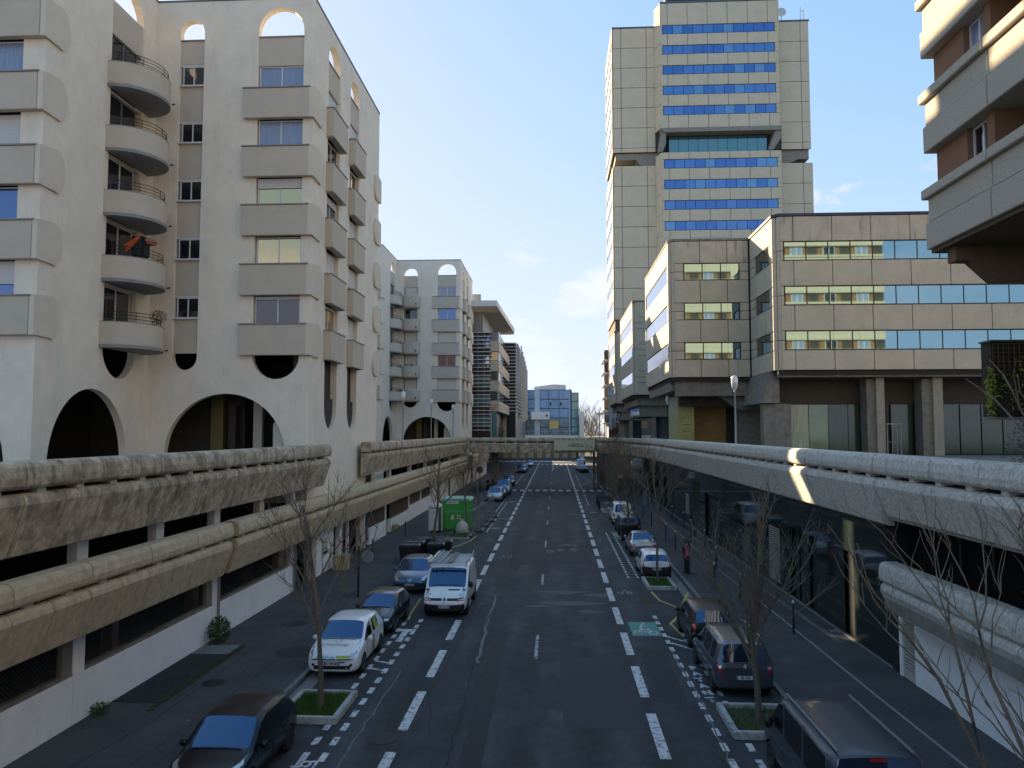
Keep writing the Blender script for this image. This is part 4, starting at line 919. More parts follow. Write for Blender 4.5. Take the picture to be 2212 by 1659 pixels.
for k in range(8): panel(FX(70.5), 11.05 , 12.35, 6.25 + k * .6, 6.25 + k * .6 + .57, 0, .05, 'lime_tile', M_lime, t)
MB().box(12.35, 12.5, 70.3, 70.7, 6.2, 11.3).build('lime_post', M_lime, t)
for k in range(4): panel(FX(72.5), 12.5 + k * 1.1, 13.57 + k * 1.1, 6.2, 10.9, 0, .05, 'amber_panel', M_amber if k < 3 else M_darkw, t)
MB().box(16.0, 16.12, 69.5, 69.8, 6.2, 10.6).build('white_post', M_white, t); MB().box(16.2, 18.5, 69.8, 70.1, 6.2, 10.4).build('column', mat('tan_column_concrete', (0, 0, 0)), t)
MB().box(18.9, 19.05, 68.8, 69.1, 6.2, 11).build('white_post', M_alu, t)
rebase(t, (25, 65, 6.2))

def small_block(y0, y1, x, label, lit):
    t = thing('office_block', label, 'building')
    MB().box(x + .15, x + 12, y0 + .15, y1, 12.3, 24.35).build('core', M_joint, t)
    office_face(t, FX(y0), x + .4, x + 8, ROWS, 2.3, 1.5, (x + 4.0, x + 8), mtop=M_paneltop, poff=3.3)
    office_face(t, FYR(x), y0 + .4, y1, ROWS, 2.1, 1.6, (y0 + 1, y1 - .6), mg=(M_offs,))
    chamfer(t, x - .06, y0 + .4, x + .4, y0 - .06, ROWS, M_panel)
    MB().box(x - .1, x + 12, y0 - .1, y1 + .1, 24.36, 24.56).build('roof_edge', M_concD, t)
    MB().box(x + .5, x + 10, y0 + .6, y1, 11.3, 12.6).build('transfer_beam', M_concD, t)
    MB().box(x + 1.0, x + 10, y0 + 1.0, y1, 9.9, 11.3).build('lower_floor', M_concD, t)
    for k in range(3): panel(FYR(x + .95), y0 + 2 + k * 4, y0 + 5.6 + k * 4, 10.1, 11.1, 0, .05, 'pane', M_offs, t)
    MB().box(x + 3.0, x + 10, y0 + 2.0, y1, 6.2, 9.9).build('lobby_core', M_smoke, t)
    for k in range(2): MB().box(x + 2.3 + k * 3, x + 2.9 + k * 3, y0 + 1.2, y0 + 1.8, 6.2, 9.9).build('column', M_concD, t)
    for k in range(5): panel(FX(y0 + 1.95), x + 3.0 + k * .95, x + 3.9 + k * .95, 6.3, 9.8, 0, .05, 'glass_panel', M_offs, t)
    rebase(t, (x + 5, (y0 + y1) / 2, 6.2)); return t
small_block(97, 115.5, 9.8, 'sunlit narrow office block between the stepped block and the tower foot', True)
small_block(126.5, 140, 9.8, 'farthest low office block under the tower corner', False)

# ------------------------------------------------------------------ tower
t = thing('office_tower', 'tall beige concrete office tower with blue window bands and a recessed glass storey', 'tower')
rr = random.Random(5)
ZB = [75.9 - 3.47 * i for i in range(5)]; ZL = [53.0 - 3.47 * i for i in range(9)]
def rows_c(ztop, zbs, zbot, h=1.52):
    r = []; z = ztop
    for a in zbs: r.append((a, z, 'p')); r.append((a - h, a, 'w')); z = a - h
    r.append((zbot, z, 'p')); return r
MB().box(10.0, 42.6, 128.2, 143, 55.2, 76.5).box(17.9, 36.9, 126.2, 143, 58.2, 79.6).box(10.0, 42.8, 128.2, 143, 24.5, 52.6).box(17.9, 36.9, 126.2, 143, 6.2, 54.2).build('core', M_jointT, t)
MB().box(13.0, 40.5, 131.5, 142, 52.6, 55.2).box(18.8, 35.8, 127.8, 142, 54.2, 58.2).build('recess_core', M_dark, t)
pk = lambda i, z: (0, 0, 1, 1, 2)[random.Random(int(i * 31 + z * 7)).randrange(5)]
fc = FX(126)
tw = lambda u0, u1, rows, pw, po, wu, fr, pn=1.68: office_face(t, fr, u0, u1, rows, pw, pn, wu, poff=po, mp=M_tower, mg=M_tw, d=.08, pane_pick=pk, gap=.07)
tw(17.7, 37.1, rows_c(79.7, ZB, 58.3), 3.3, 1.2, (18.1, 36.5), fc)
tw(17.7, 37.2, rows_c(54.2, ZL, 22), 3.3, 1.2, (18.15, 36.5), fc)
wr = lambda zt, n, zb: [(max(zb, zt - 3.47 * (i + 1)), zt - 3.47 * i, 'p') for i in range(n)]
fw = FX(128)
def wing(u0, u1, js, rows):
    e = [u0] + js + [u1]
    for (z0, z1, k) in rows:
        for a, c in zip(e[:-1], e[1:]): panel(fw, a + .035, c - .035, z0 + .035, z1 - .035, -.1, .08, 'panel', M_tower, t, bevel=.02)
wing(9.9, 17.0, [11.3, 15.6], wr(76.6, 7, 55)); wing(9.9, 17.0, [11.3, 15.6], wr(52.7, 8, 26.6))
wing(37.8, 42.7, [41.3], wr(77, 7, 55)); wing(37.8, 42.9, [41.3], wr(52.7, 9, 22))
# slanted faces between wings and centre
for (xa, ya, xb, yb, zt) in ((17.0, 127.95, 17.72, 125.95, 1), (37.12, 125.95, 37.78, 127.95, 1)):
    dx, dy = xb - xa, yb - ya; l_ = math.hypot(dx, dy); fr = Fr(xa, ya, dx / l_, dy / l_, dy / l_, -dx / l_)
    for z0, z1, k in wr(79.7, 7, 58.3) + wr(54.2, 9, 22): panel(fr, .02, l_ - .02, z0 + .035, z1 - .035, -.2, .06, 'slanted_panel', M_tower, t, bevel=.02)
# street side, fully sunlit: strips of panel and glass
fs = FYR(9.8)
office_face(t, fs, 128.1, 143, [(76.6 - 3.47 * i - 1.9, 76.6 - 3.47 * i, 'p') if j == 0 else (76.6 - 3.47 * (i + 1), 76.6 - 3.47 * i - 1.9, 'w') for i in range(6) for j in (0, 1)], 3, 1.7, (128.8, 142.6), mp=M_tower, mg=(M_offs,))
office_face(t, fs, 128.1, 143, [(52.7 - 3.47 * i - 1.9, 52.7 - 3.47 * i, 'p') if j == 0 else (52.7 - 3.47 * (i + 1), 52.7 - 3.47 * i - 1.9, 'w') for i in range(7) for j in (0, 1)] + [(26.6, 28.4, 'p')], 3, 1.7, (128.8, 142.6), mp=M_tower, mg=(M_offs,))
MB().box(9.75, 9.95, 128, 143, 55.0, 55.8).build('edge_band', M_tower, t)
# haunches, technical storey glass, roof edges
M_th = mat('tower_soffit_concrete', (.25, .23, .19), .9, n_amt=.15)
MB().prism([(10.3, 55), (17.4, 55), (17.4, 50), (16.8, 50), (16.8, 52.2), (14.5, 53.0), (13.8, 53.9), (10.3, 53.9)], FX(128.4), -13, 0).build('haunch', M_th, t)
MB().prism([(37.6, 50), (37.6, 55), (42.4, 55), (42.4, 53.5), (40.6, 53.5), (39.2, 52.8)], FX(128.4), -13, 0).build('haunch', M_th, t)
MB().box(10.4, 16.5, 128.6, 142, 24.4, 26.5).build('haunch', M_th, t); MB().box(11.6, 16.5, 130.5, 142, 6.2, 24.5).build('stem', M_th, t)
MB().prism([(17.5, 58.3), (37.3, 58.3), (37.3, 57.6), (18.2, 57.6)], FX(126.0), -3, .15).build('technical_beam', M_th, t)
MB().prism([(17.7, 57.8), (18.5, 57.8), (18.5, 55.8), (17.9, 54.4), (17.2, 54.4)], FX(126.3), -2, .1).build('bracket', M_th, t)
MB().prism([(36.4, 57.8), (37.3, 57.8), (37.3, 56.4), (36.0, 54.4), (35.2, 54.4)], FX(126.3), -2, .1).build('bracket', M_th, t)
for i in range(10): panel(FX(127.7), 19.2 + i * 1.62, 20.76 + i * 1.62, 54.3, 57.4, 0, .05, 'teal_pane', M_teal, t)
for i in range(3): panel(FX(130.8), 13.2 + i * 1.4, 14.5 + i * 1.4, 52.7, 54.6, 0, .05, 'teal_pane', mat('painted_sunlight_pane', (.30, .36, .20), .2, .1), t)  # sunlight on the left panes is put into their paler colour
for i in range(2): panel(FX(130.8), 37.7 + i * 1.6, 39.2 + i * 1.6, 52.8, 54.6, 0, .05, 'teal_pane', M_teal, t)
b = MB(); b.box(9.75, 17.1, 127.85, 143.1, 76.6, 76.85).box(17.6, 37.2, 125.85, 143, 79.7, 79.95).box(37.7, 42.8, 127.85, 143, 77.0, 77.25); b.build('roof_edge', M_zinc, t)
rebase(t, (26, 135, 6.2))
t = thing('roof_duct', 'long dark green pipe lying on top of the tower roof', 'duct', (26, 128, 79.95))
MB().lathe([(.1, -7.5), (.8, -7.3), (.95, -6.9), (.95, 6.2), (.7, 6.6), (.1, 6.7)], (0, 0, .75), 12, 'x').build('pipe', mat('dark_green_metal', (.02, .035, .03), .5), t, smooth=True)
for x in (-5, -.5, 4): MB().box(x - .1, x + .1, -.9, .9, 0, 1.9).build('bracket', M_greymet, t)
def dish(x, y_, z, r_, lb):
    t = thing('satellite_dish', lb, 'antenna', (x, y_, z))
    MB().tube([(0, 0, 0), (0, 0, 1.6)], .06, 6).build('mast', M_greymet, t)
    MB().lathe([(.05, .2), (r_ * .6, .12), (r_, 0), (r_, .04), (r_ * .6, .17), (.05, .26)], (0, -.2, 2.0), 14, 'y').build('dish', M_white, t, smooth=True)
dish(38.6, 129, 77.2, .75, 'white satellite dish on the right roof of the tower'); dish(18.9, 127, 79.9, .8, 'white satellite dish beside the duct on the tower roof')
for i, (x, z, lb) in enumerate(((41.6, 77.2, 'thin antenna mast on the far right roof of the tower'), (17.8, 79.9, 'tall thin antenna at the left corner of the tower roof'))):
    t = thing('antenna_mast', lb, 'antenna', (x, 128.5, z)); b = MB(); b.tube([(0, 0, 0), (0, 0, 2.6)], .05, 5).tube([(.5, 0, 0), (.5, 0, 2.2)], .05, 5).tube([(0, 0, 1.9), (.5, 0, 1.9)], .04, 5); b.build('mast', M_greymet, t)

# ------------------------------------------------------------------ far left: canopy building, slatted building, blue building
t = thing('canopy_building', 'louvred office building with a projecting white roof canopy beyond the apartment blocks', 'building')
MB().box(-25, -10.35, 122.1, 150, 6.2, 24).box(-10.35, -9.3, 122.1, 150, 11.2, 24).build('core', M_frame, t)
MB().prism([(-25, 117), (-8.95, 117), (-8.0, 150), (-8.4, 152), (-25, 152)], G, 27.3, 28.2).build('roof_canopy', mat('pale_canopy', (.58, .58, .58), .7), t)
MB().box(-25, -11.6, 122.5, 148, 24, 27.3).build('attic', M_greymet, t); MB().box(-13.2, -11.8, 120.5, 121, 28.2, 29.8).build('roof_frame', M_greymet, t)
f = FX(122)
for k in range(4):
    z = 11.2 + 3.2 * k
    panel(f, -10.35, -9.05, z + .02, z + 1.75, -.1, .06, 'cladding_panel', M_beige, t); panel(f, -10.35, -9.2, z + 1.8, z + 3.1, -.1, -.02, 'window', M_smoke, t); panel(f, -9.2, -9.05, z + 1.78, z + 3.18, -.1, .06, 'cladding_panel', M_beige, t)
for k in range(5):
    z = 8.6 + 3.2 * k
    for j in range(2): panel(f, -13.2 + j * 1.4, -11.95 + j * 1.4, z + .2, z + 1.9, -.06, .02, 'window', M_glassbl if k > 2 else M_teal, t)
z = 8.2
while z < 24.3: panel(FX(121.2), -14, -10.2, z, z + .12, 0, .3, 'louvre', M_alu if True else 0, t); z += .62
b = MB()
for x in (-13.4, -12.3, -11.3, -10.4): b.box(x, x + .06, 121.0, 121.1, 8, 24.3)
b.build('louvre_posts', M_greymet, t)
fb = FY(-9.05)
for k in range(4):
    z = 11.2 + 3.2 * k
    for j in range(8): panel(fb, 122 + j * 3.5, 125.4 + j * 3.5, z, z + 1.7, 0, .06, 'cladding_panel', M_beige, t); panel(fb, 122.6 + j * 3.5, 124.6 + j * 3.5, z + 1.75, z + 3.15, -.1, -.0, 'window', M_smoke, t)
for j in range(5): panel(FX(122.4), -14 + j * .95, -13.15 + j * .95, 6.2, 11.1, 0, .05, 'ground_floor_pane', M_teal, t)
o = text_ob('NOUVELLE', .3, M_red, 'red_lettering'); o.parent = t; o.location = (-9.85, 121.9, 12.2); o.rotation_euler = (R(90), 0, 0)
o = text_ob('AGENCE', .3, M_red, 'red_lettering'); o.parent = t; o.location = (-9.85, 121.9, 11.85); o.rotation_euler = (R(90), 0, 0)
MB().prism([(-10.2, 11.65), (-9.5, 11.65), (-9.85, 11.4)], FX(121.93), -.02, 0).build('red_arrow', M_red, t)
rebase(t, (-16, 136, 6.2))
t = thing('slatted_building', 'dark slatted building with white mullioned end on a beige splayed base', 'building')
MB().box(-20, -7.8, 150.2, 199, 6.2, 25.5).build('core', M_frame, t)
z = 12.0
while z < 25.4: panel(FX(149.8), -9.6, -7.7, z, z + .14, 0, .3, 'louvre', M_alu, t); panel(FY(-7.6), 150, 164, z, z + .14, -.05, .25, 'louvre', M_alu, t); z += .66
for k in range(9):
    z = 11.5 + 1.6 * k
    for j in range(5): panel(FY(-7.5), 166 + j * 6.6, 172.2 + j * 6.6, z + .1, z + 1.45, 0, .05, 'pane', M_glassbl if (k + j) % 3 else M_smoke, t)
for j in range(6): MB().box(-7.5, -7.2, 165.4 + j * 6.6, 166 + j * 6.6, 11, 26.5 - .5 * j).build('white_mullion', M_rendB, t)
MB().prism([(-12, 6.2), (-9.2, 6.2), (-9.0, 8.2), (-7.2, 11.6), (-12, 11.6)], FX(160), -36, 0).build('splayed_base', M_beige, t)
MB().box(-13, -9.6, 149, 152, 6.2, 11.8).build('base_wall', M_beige, t)
rebase(t, (-13, 175, 6.2))
o = plant_bush('palm_bush', None, (-10.3, 140, 7.6), (1.1, 1, 1.2), 160, M_leaf, 9, leaf=.35); tag(o, 'dark spiky bush behind the left end of the footbridge', 'plant')
t = thing('blue_building', 'blue gridded glass building with white curved roof closing the street', 'building')
MB().box(-26, 5.0, 235.3, 260, 0, 20.8).build('core', M_bluef, t)
f = FX(235)
xs = [-13.6, -11.3, -9.0, -6.2]; cols = [(-8.8, -6.6), (-4.6, -2.1), (-2.0, 1.0), (1.1, 4.0)]
for k in range(5):
    z = 6.6 + 2.85 * k
    for (a, c) in ((-24, -21), (-20.8, -17.8), (-17.6, -14.6), (-14.4, -11.6), (-11.4, -8.9), (-8.75, -6.5), (-4.7, -2.15), (-2.0, 1.0), (1.15, 4.1)):
        panel(f, a, c, z, z + 2.6, 0, .12, 'glass_panel', M_bluep if z > 10 else mat('grey_blue_glass', (.12, .17, .20), .15, .4, n_amt=.3, n_scale=.7), t)
        if (int(a * 3) + k) % 3 == 0: panel(f, a + .3, a + .75, z + .8, z + 1.8, .12, .16, 'dark_window', M_frame, t)
for (a, c) in ((-6.4, -4.8), (4.15, 4.45)): panel(f, a, c, 7, 21.2, 0, .3, 'pale_pier', mat('pale_blue_pier', (.42, .50, .56), .6), t)
MB().prism([(-6.5, 20.9), (3.2, 20.9), (3.2, 22.3), (-.5, 22.5), (-6.5, 21.8)], FX(236), -14, 0).build('curved_roof', M_rendB, t)
MB().box(4.6, 7.1, 236.5, 256, 0, 20.0).build('right_wing', mat('grey_rear_wall', (.2, .2, .2), .8), t)
for k in range(5): panel(FX(236.4), 4.8, 6.9, 7 + 2.6 * k, 9.3 + 2.6 * k, 0, .1, 'glass_panel', M_teal, t)
MB().box(7.2, 8.6, 233, 236, 0, 14).build('stair_tower', M_rendB, t)
MB().box(-7.3, -1.8, 232.5, 235.2, 11.7, 14).build('white_box', M_white, t); panel(FX(232.45), -2.9, -2.4, 12.5, 13.2, 0, .05, 'dark_window', M_frame, t)
panel(FX(234.8), -2.0, 1.0, 9.0, 11.2, 0, .05, 'golden_window', mat('painted_sun_reflection', (.75, .55, .15), .4), t)  # the sun's reflection is put into this matte gold colour
for k in range(6): panel(FX(234.7), -2.0 + k * .58, -1.93 + k * .58, 9.0, 11.2, 0, .05, 'mullion', M_bluef, t)
b = MB()
for k in range(30): b.box(-16 + k * .7, -15.92 + k * .7, 234, 234.1, 6.9, 8.2)
b.box(-16, 5, 234, 234.1, 8.15, 8.25); b.build('terrace_rail', M_alu, t); MB().box(-26, 7, 233.5, 236, 5.6, 6.9).build('terrace_slab', M_rendB, t)
for k in range(9): MB().box(-16 + k * 2.6, -14.6 + k * 2.6, 234.6, 235.2, 0, 5.6).build('ground_floor_pier', M_tan, t)
MB().box(-26, 5.2, 234.9, 235.25, 0, 5.6).build('ground_floor_wall', mat('brown_ground_floor', (.25, .19, .12), .9, n_amt=.3, n_scale=.6), t)
rebase(t, (-8, 245, 0))
# things far right
t = thing('balcony_block', 'slim white block with stacked balconies at far right behind the offices', 'building')
MB().box(12.2, 22, 178, 190, 5, 28).build('walls', mat('grey_blue_side', (.30, .33, .38), .8), t)
for k in range(6): MB().box(10.9, 12.2, 177.6, 188, 9.8 + 2.9 * k, 10.0 + 2.9 * k).build('balcony_slab', M_rendB, t); MB().box(11.3, 11.36, 177.7, 188, 10 + 2.9 * k, 11.0 + 2.9 * k).build('balcony_glass', M_alu, t); MB().box(11.4, 12.18, 177.9, 178.1, 10.1 + 2.9 * k, 12.4 + 2.9 * k).build('window', M_smoke, t)
MB().box(11.2, 11.5, 178, 178.3, 5, 26.5).build('post', M_white, t); rebase(t, (15, 184, 5))
t = thing('low_terrace_building', 'low building with red brown terrace walls and a dark poster', 'building')
MB().box(12, 24, 151, 165, 6.2, 11.0).build('walls', M_concD, t)
MB().box(11.6, 24, 150.4, 151, 9.8, 11.2).build('upper_band', M_rendB, t)
for k in range(4): MB().box(10.9 - .25 * k, 17.2, 148 - .4 * k, 148.5 - .4 * k, 8.4 - .62 * k, 8.75 - .62 * k).build('terrace_step', M_redwood, t)
MB().box(10.3, 17.3, 148.4, 149, 6.2, 8.4).build('terrace_wall', mat('brown_terrace_back', (.09, .06, .05), .9), t)
for k in range(6): panel(FX(150.2), 13.2 + k * .35, 13.48 + k * .35, 8.6, 9.7, 0, .04, 'ochre_shutter', mat('ochre_shutter', (.5, .36, .12), .7), t)
panel(FX(147.9), 15.8, 17.2, 7.0, 9.9, 0, .05, 'poster', M_poster, t); b = MB(); b.prism(arc(16.6, 8.2, .42, .8, 0, 330, 12), FX(147.83), 0, .01); b.build('poster_print', M_skin, t)
rebase(t, (17, 158, 6.2))

# ------------------------------------------------------------------ near right building, corner high up
t = thing('banded_building', 'ochre building with projecting pebble dash bands at top right', 'building')
x0, ye = 10.9, 22.95
def hollow(x0, x1, y0, y1, z0, z1, b=None): return (b or MB()).box(x0, x1, y0, y1, z0, z1)
MB().box(x0 + 1.6, 39, -30, ye - .35, 13.3, 36).build('core', M_brown, t)
for k in range(8):
    zb = 13.32 + 2.88 * k
    # lower part, upper part slightly set back, coping lip
    for (z0_, z1_, o_) in ((zb, zb + .78, 0), (zb + .80, zb + 1.50, .06), (zb + 1.5, zb + 1.78, -.08)):
        nm = 'band_panel' if o_ >= 0 else 'band_lip'
        for j in range(9):
            ya, yb = ye - 3.4 * (j + 1), ye - 3.4 * j
            MB().box(x0 + o_, x0 + 1.0, ya + .012, yb - .012 - (0 if j else o_), z0_, z1_).build(nm, M_agg, t, bevel=.02)
        for j in range(9): MB().box(x0 + 1.0 + j * 3.1 + .01, x0 + 4.1 + j * 3.1 - .01, ye - .7, ye - o_, z0_, z1_).build(nm, M_agg, t, bevel=.02)
    # street side: window, jambs, loggia
    f = FYR(x0 + .5); zt = zb + 2.88
    win(t, f, 20.1, 21.05, zb + 1.6, zt - .02, .0, 'curtain' if k % 2 else 'dark')
    MB().box(x0 + .27, x0 + 1.6, 21.05, ye - .25, zb + 1.7, zt).build('wall_pier', M_brown, t)
    MB().box(x0 + .27, x0 + 1.6, 19.75, 20.1, zb + 1.7, zt).build('wall_pier', M_brown, t)
    MB().box(x0 + .6, x0 + 1.6, 20.1, 21.05, zb + 1.7, zt).build('window_back', M_darkw, t)
    MB().fbox(FYR(x0 + 1.5), 6, 19.75, zb + 1.7, zt, 0, .02).build('loggia_back', mat('dark_loggia_brown', (.06, .03, .014), .9), t)
    fe = Fr(0, ye - .34, 1, 0, 0, 1)
    for j in range(7): win(t, fe, 13.2 + j * 3.9, 14.6 + j * 3.9, zb + 1.65, zt - .05, .03, 'curtain' if (j + k) % 2 else 'dark'); MB().fbox(fe, 15.2 + j * 3.9, 16.4 + j * 3.9, zb + 1.7, zt, .0, .02).build('dark_opening', M_darkw, t)
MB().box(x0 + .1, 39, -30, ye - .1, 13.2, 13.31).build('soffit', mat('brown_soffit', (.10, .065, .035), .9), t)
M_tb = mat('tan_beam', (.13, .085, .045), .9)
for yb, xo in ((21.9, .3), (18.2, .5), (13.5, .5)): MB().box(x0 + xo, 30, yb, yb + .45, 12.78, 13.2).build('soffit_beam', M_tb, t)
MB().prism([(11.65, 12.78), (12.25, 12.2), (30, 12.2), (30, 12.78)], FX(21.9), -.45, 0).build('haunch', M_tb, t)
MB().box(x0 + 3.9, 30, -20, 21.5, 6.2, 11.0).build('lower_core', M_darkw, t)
rebase(t, (20, 5, 6.2))
t = thing('green_wall', 'mesh framed planting wall with yellow green moss at the right edge', 'planter', (14.6, 24.9, 8.45))
MB().box(-1.05, 4, -.25, .3, 0, 2.35).build('soil_wall', mat('dark_planting_felt', (.03, .024, .014), .95, n_amt=.4), t)
MB().box(-1.1, 4.1, -.35, .35, 2.35, 2.4).build('top_cover', M_zinc, t); MB().box(-1.05, 4.1, -.38, .35, -.08, 0).build('tray', M_concD, t)
b = MB()
for k in range(18): b.box(-1.02 + k * .16, -1.0 + k * .16, -.30, -.28, 1.3, 2.3)
for k in range(8): b.box(-1.02, 1.9, -.31, -.29, 1.3 + k * .14, 1.315 + k * .14)
b.build('mesh', mat('rusty_mesh', (.12, .08, .05), .7), t)
o = plant_bush('planting', t, (.7, -.34, .95), (1.8, .2, 1.1), 1500, [M_leafy, M_leaf, mat('dry_ochre_leaf', (.24, .17, .04), .8)], 5, leaf=.10); struct(o, 'stuff')
o = plant_bush('edge_planting', t, (-1.05, -.2, .75), (.12, .2, .85), 500, [M_leafy, M_leafy, mat('bright_moss', (.30, .34, .02), .8)], 6, leaf=.09); struct(o, 'stuff')
o = plant_bush('ivy', None, (15.6, 25.2, 7.2), (1.5, .5, 1.5), 1400, [mat('dark_ivy_leaf', (.012, .022, .008), .8)], 7, leaf=.09); tag(o, 'dark ivy hanging under the green wall at the right edge', 'plant')

# ------------------------------------------------------------------ street lamps on the decks
def lamp_post(x, y_, lb, z=6.2, h=5.2, m=M_greymet, dark=False):
    t = thing('street_lamp', lb, 'lamp', (x, y_, z), group='tall lantern lamps on the decks')
    MB().lathe([(.10, 0), (.10, .5), (.055, .6), (.05, h - 1.1), (.09, h - 1.0), (.05, h - .9)], (0, 0, 0), 8).build('pole', M_rail if dark else m, t, smooth=True)
    MB().lathe([(.05, h - .9), (.16, h - .78), (.21, h - .45), (.21, h - .2), (.15, h - .06), (.04, h)], (0, 0, 0), 10).build('lantern', M_lampg, t, smooth=True)
    MB().lathe([(.02, h - .85), (.06, h - .8), (.06, h - .4), (.02, h - .35)], (0, 0, 0), 6).build('lamp_core', M_greymet, t)
lamp_post(-12.8, 64, 'left deck lamp nearest the camera, in front of the far apartment block')
lamp_post(-12.8, 78.7, 'left deck lamp in front of the big arch of the far apartment block')
lamp_post(-12.8, 95.7, 'left deck lamp farthest away at the corner of the far apartment block')
lamp_post(10.8, 47, 'pale lamp before the dark windows of the stepped office block')
lamp_post(10.5, 72.6, 'lamp with dark pole beside the yellow green wall', dark=True)
lamp_post(10.5, 133, 'dark lamp in front of the red brown terrace walls', dark=True)
for i, (x, y_) in enumerate(((8.5, 150), (9.9, 150))):
    t = thing('lamp_mast', ('thin white mast left of the low terrace building', 'thin pale mast with lamp heads near the slim white block')[i], 'lamp', (x, y_, 0)); MB().tube([(0, 0, 0), (0, 0, 12)], .09, 6).build('pole', M_alu, t); MB().box(-.5, .5, -.15, .15, 11.3, 11.6).build('lamp_head', M_alu, t)

# ------------------------------------------------------------------ vehicles
def car_body(p):
    """p: dict with L,W and stations [(y, zlow, zbelt, ztop, halfwidth, halfwidth_top, tag)], nose at +y"""
    sec = []
    for (y, zl, zb_, zt, w, wt, tg) in p['st']:
        h = [(0, zl), (w * .80, zl), (w * .96, zl + .10), (w, zl + (zb_ - zl) * .45), (w * .985, zb_ - .07), (w * .955, zb_), (wt + .035, zt - (.10 if tg != 'h' else .035)), (wt - .05, zt - .02), (wt * .55, zt + .012), (0, zt + .02)]
        sec.append([(-x, z) for x, z in h[1:-1]][::-1] and ([(x, z) for x, z in h] + [(-x, z) for x, z in h[1:-1]][::-1]))
    n = len(sec[0]); vs = []; fs = []; ms = []; cre = []
    for (s_, q) in zip(p['st'], sec): vs += [(x, s_[0], z) for x, z in q]
    for i in range(len(sec) - 1):
        a, c = p['st'][i][6], p['st'][i + 1][6]
        for j in range(n):
            k = (j + 1) % n; m = 0
            side = j in (5, 12); topc = j in (7, 8, 9, 10)
            seg = p.get('seg', {}).get(i, '')
            if side and 's' in seg: m = 1
            if topc and 'w' in seg: m = 2
            if topc and 'r' in seg: m = 3
            if j in (0, 1, 2, 15, 16, 17) : m = 5 if p.get('sill') else m
            if p.get('bump') and (i == 0 or i == len(sec) - 2) and j in (0, 1, 2, 3, 14, 15, 16, 17) : m = 5
            fs.append((i * n + j, (i + 1) * n + j, (i + 1) * n + k, i * n + k)); ms.append(m)
    # end caps as quads across
    def cap(b0, mlow, flip):
        for j in range(0, 9):
            q = (b0 + j, b0 + j + 1, b0 + (n - j - 1) % n, b0 + (n - j) % n) if j else (b0, b0 + 1, b0 + n - 1)
            q = [] 
            for e in (j, j + 1, n - j - 1, n - j):
                e = b0 + e % n
                if e not in q: q.append(e)
            if len(q) > 2: fs.append(tuple(q[::-1] if flip else q)); ms.append(5 if (p.get('bump') and j < 4) else 0)
    cap(0, 0, False); cap((len(sec) - 1) * n, 0, True)
    me = bpy.data.meshes.new('car'); me.from_pydata(vs, [], fs)
    for i in range(6): me.materials.append(M_black)
    me.polygons.foreach_set('material_index', ms)
    bm = bmesh.new(); bm.from_mesh(me); bmesh.ops.recalc_face_normals(bm, faces=bm.faces)
    cl = bm.edges.layers.float.new('crease_edge')
    for e in bm.edges:
        f = e.link_faces
        if len(f) == 2 and f[0].material_index != f[1].material_index: e[cl] = .93
    vl = bm.verts.layers.float.new('crease_vert')
    for v in bm.verts:
        ms_ = {f.material_index for f in v.link_faces}
        if len(ms_ & {1, 2, 3}) and len(ms_) > 1: v[vl] = p.get('vc', .35)
    bm.to_mesh(me); bm.free()
    o = bpy.data.objects.new('tmpcar', me); COL.objects.link(o)
    md = o.modifiers.new('s', 'SUBSURF'); md.levels = 2; md.render_levels = 2
    cb = MB(); r = p['wr'] + .055
    for (yy) in p['axles']:
        for sx in (-1, 1):
            x0_, x1_ = sorted((sx * (p['W'] / 2 - .30), sx * (p['W'] / 2 + .2)))
            cb.lathe([(r, x0_), (r, x1_)], (0, yy, p['wr']), 20, 'x')
    co = cb.build('cut', M_black)
    co.data.materials.clear()
    for i in range(5): co.data.materials.append(M_black)
    co.data.polygons.foreach_set('material_index', [4] * len(co.data.polygons))
    md = o.modifiers.new('b', 'BOOLEAN'); md.object = co; md.operation = 'DIFFERENCE'; md.solver = 'EXACT'
    dg = bpy.context.evaluated_depsgraph_get(); dg.update(); res = bpy.data.meshes.new_from_object(o.evaluated_get(dg))
    bpy.data.objects.remove(o); bpy.data.objects.remove(co)
    return res
def split_mesh(me, idxs, name, m, parent, off=0):
    bm = bmesh.new(); bm.from_mesh(me)
    kill = [f for f in bm.faces if f.material_index not in idxs]
    bmesh.ops.delete(bm, geom=kill, context='FACES')
    if not bm.faces: bm.free(); return None
    for f in bm.faces: f.material_index = 0; f.smooth = True
    nm = bpy.data.meshes.new(name); bm.to_mesh(nm); bm.free(); nm.materials.append(m)
    try: nm.set_sharp_from_angle(angle=R(50))
    except Exception: pass
    o = bpy.data.objects.new(name, nm); COL.objects.link(o); o.parent = parent; return o
def split_islands(me, idxs, name, m, parent):
    bm = bmesh.new(); bm.from_mesh(me); bmesh.ops.delete(bm, geom=[f for f in bm.faces if f.material_index not in idxs], context='FACES')
    bm.faces.ensure_lookup_table(); seen = set(); groups = []
    for f in bm.faces:
        if f.index in seen: continue
        st = [f]; seen.add(f.index); g = []
        while st:
            q = st.pop(); g.append(q)
            for e in q.edges:
                for k in e.link_faces:
                    if k.index not in seen: seen.add(k.index); st.append(k)
        groups.append(g)
    for g in groups:
        if sum(f.calc_area() for f in g) < .02: continue
        vi = {}; fs = []
        for f in g: fs.append([vi.setdefault(v, len(vi)) for v in f.verts])
        o = MB().add([v.co.copy() for v in vi], fs).build(name, m, parent, smooth=True, recalc=False)
    bm.free()
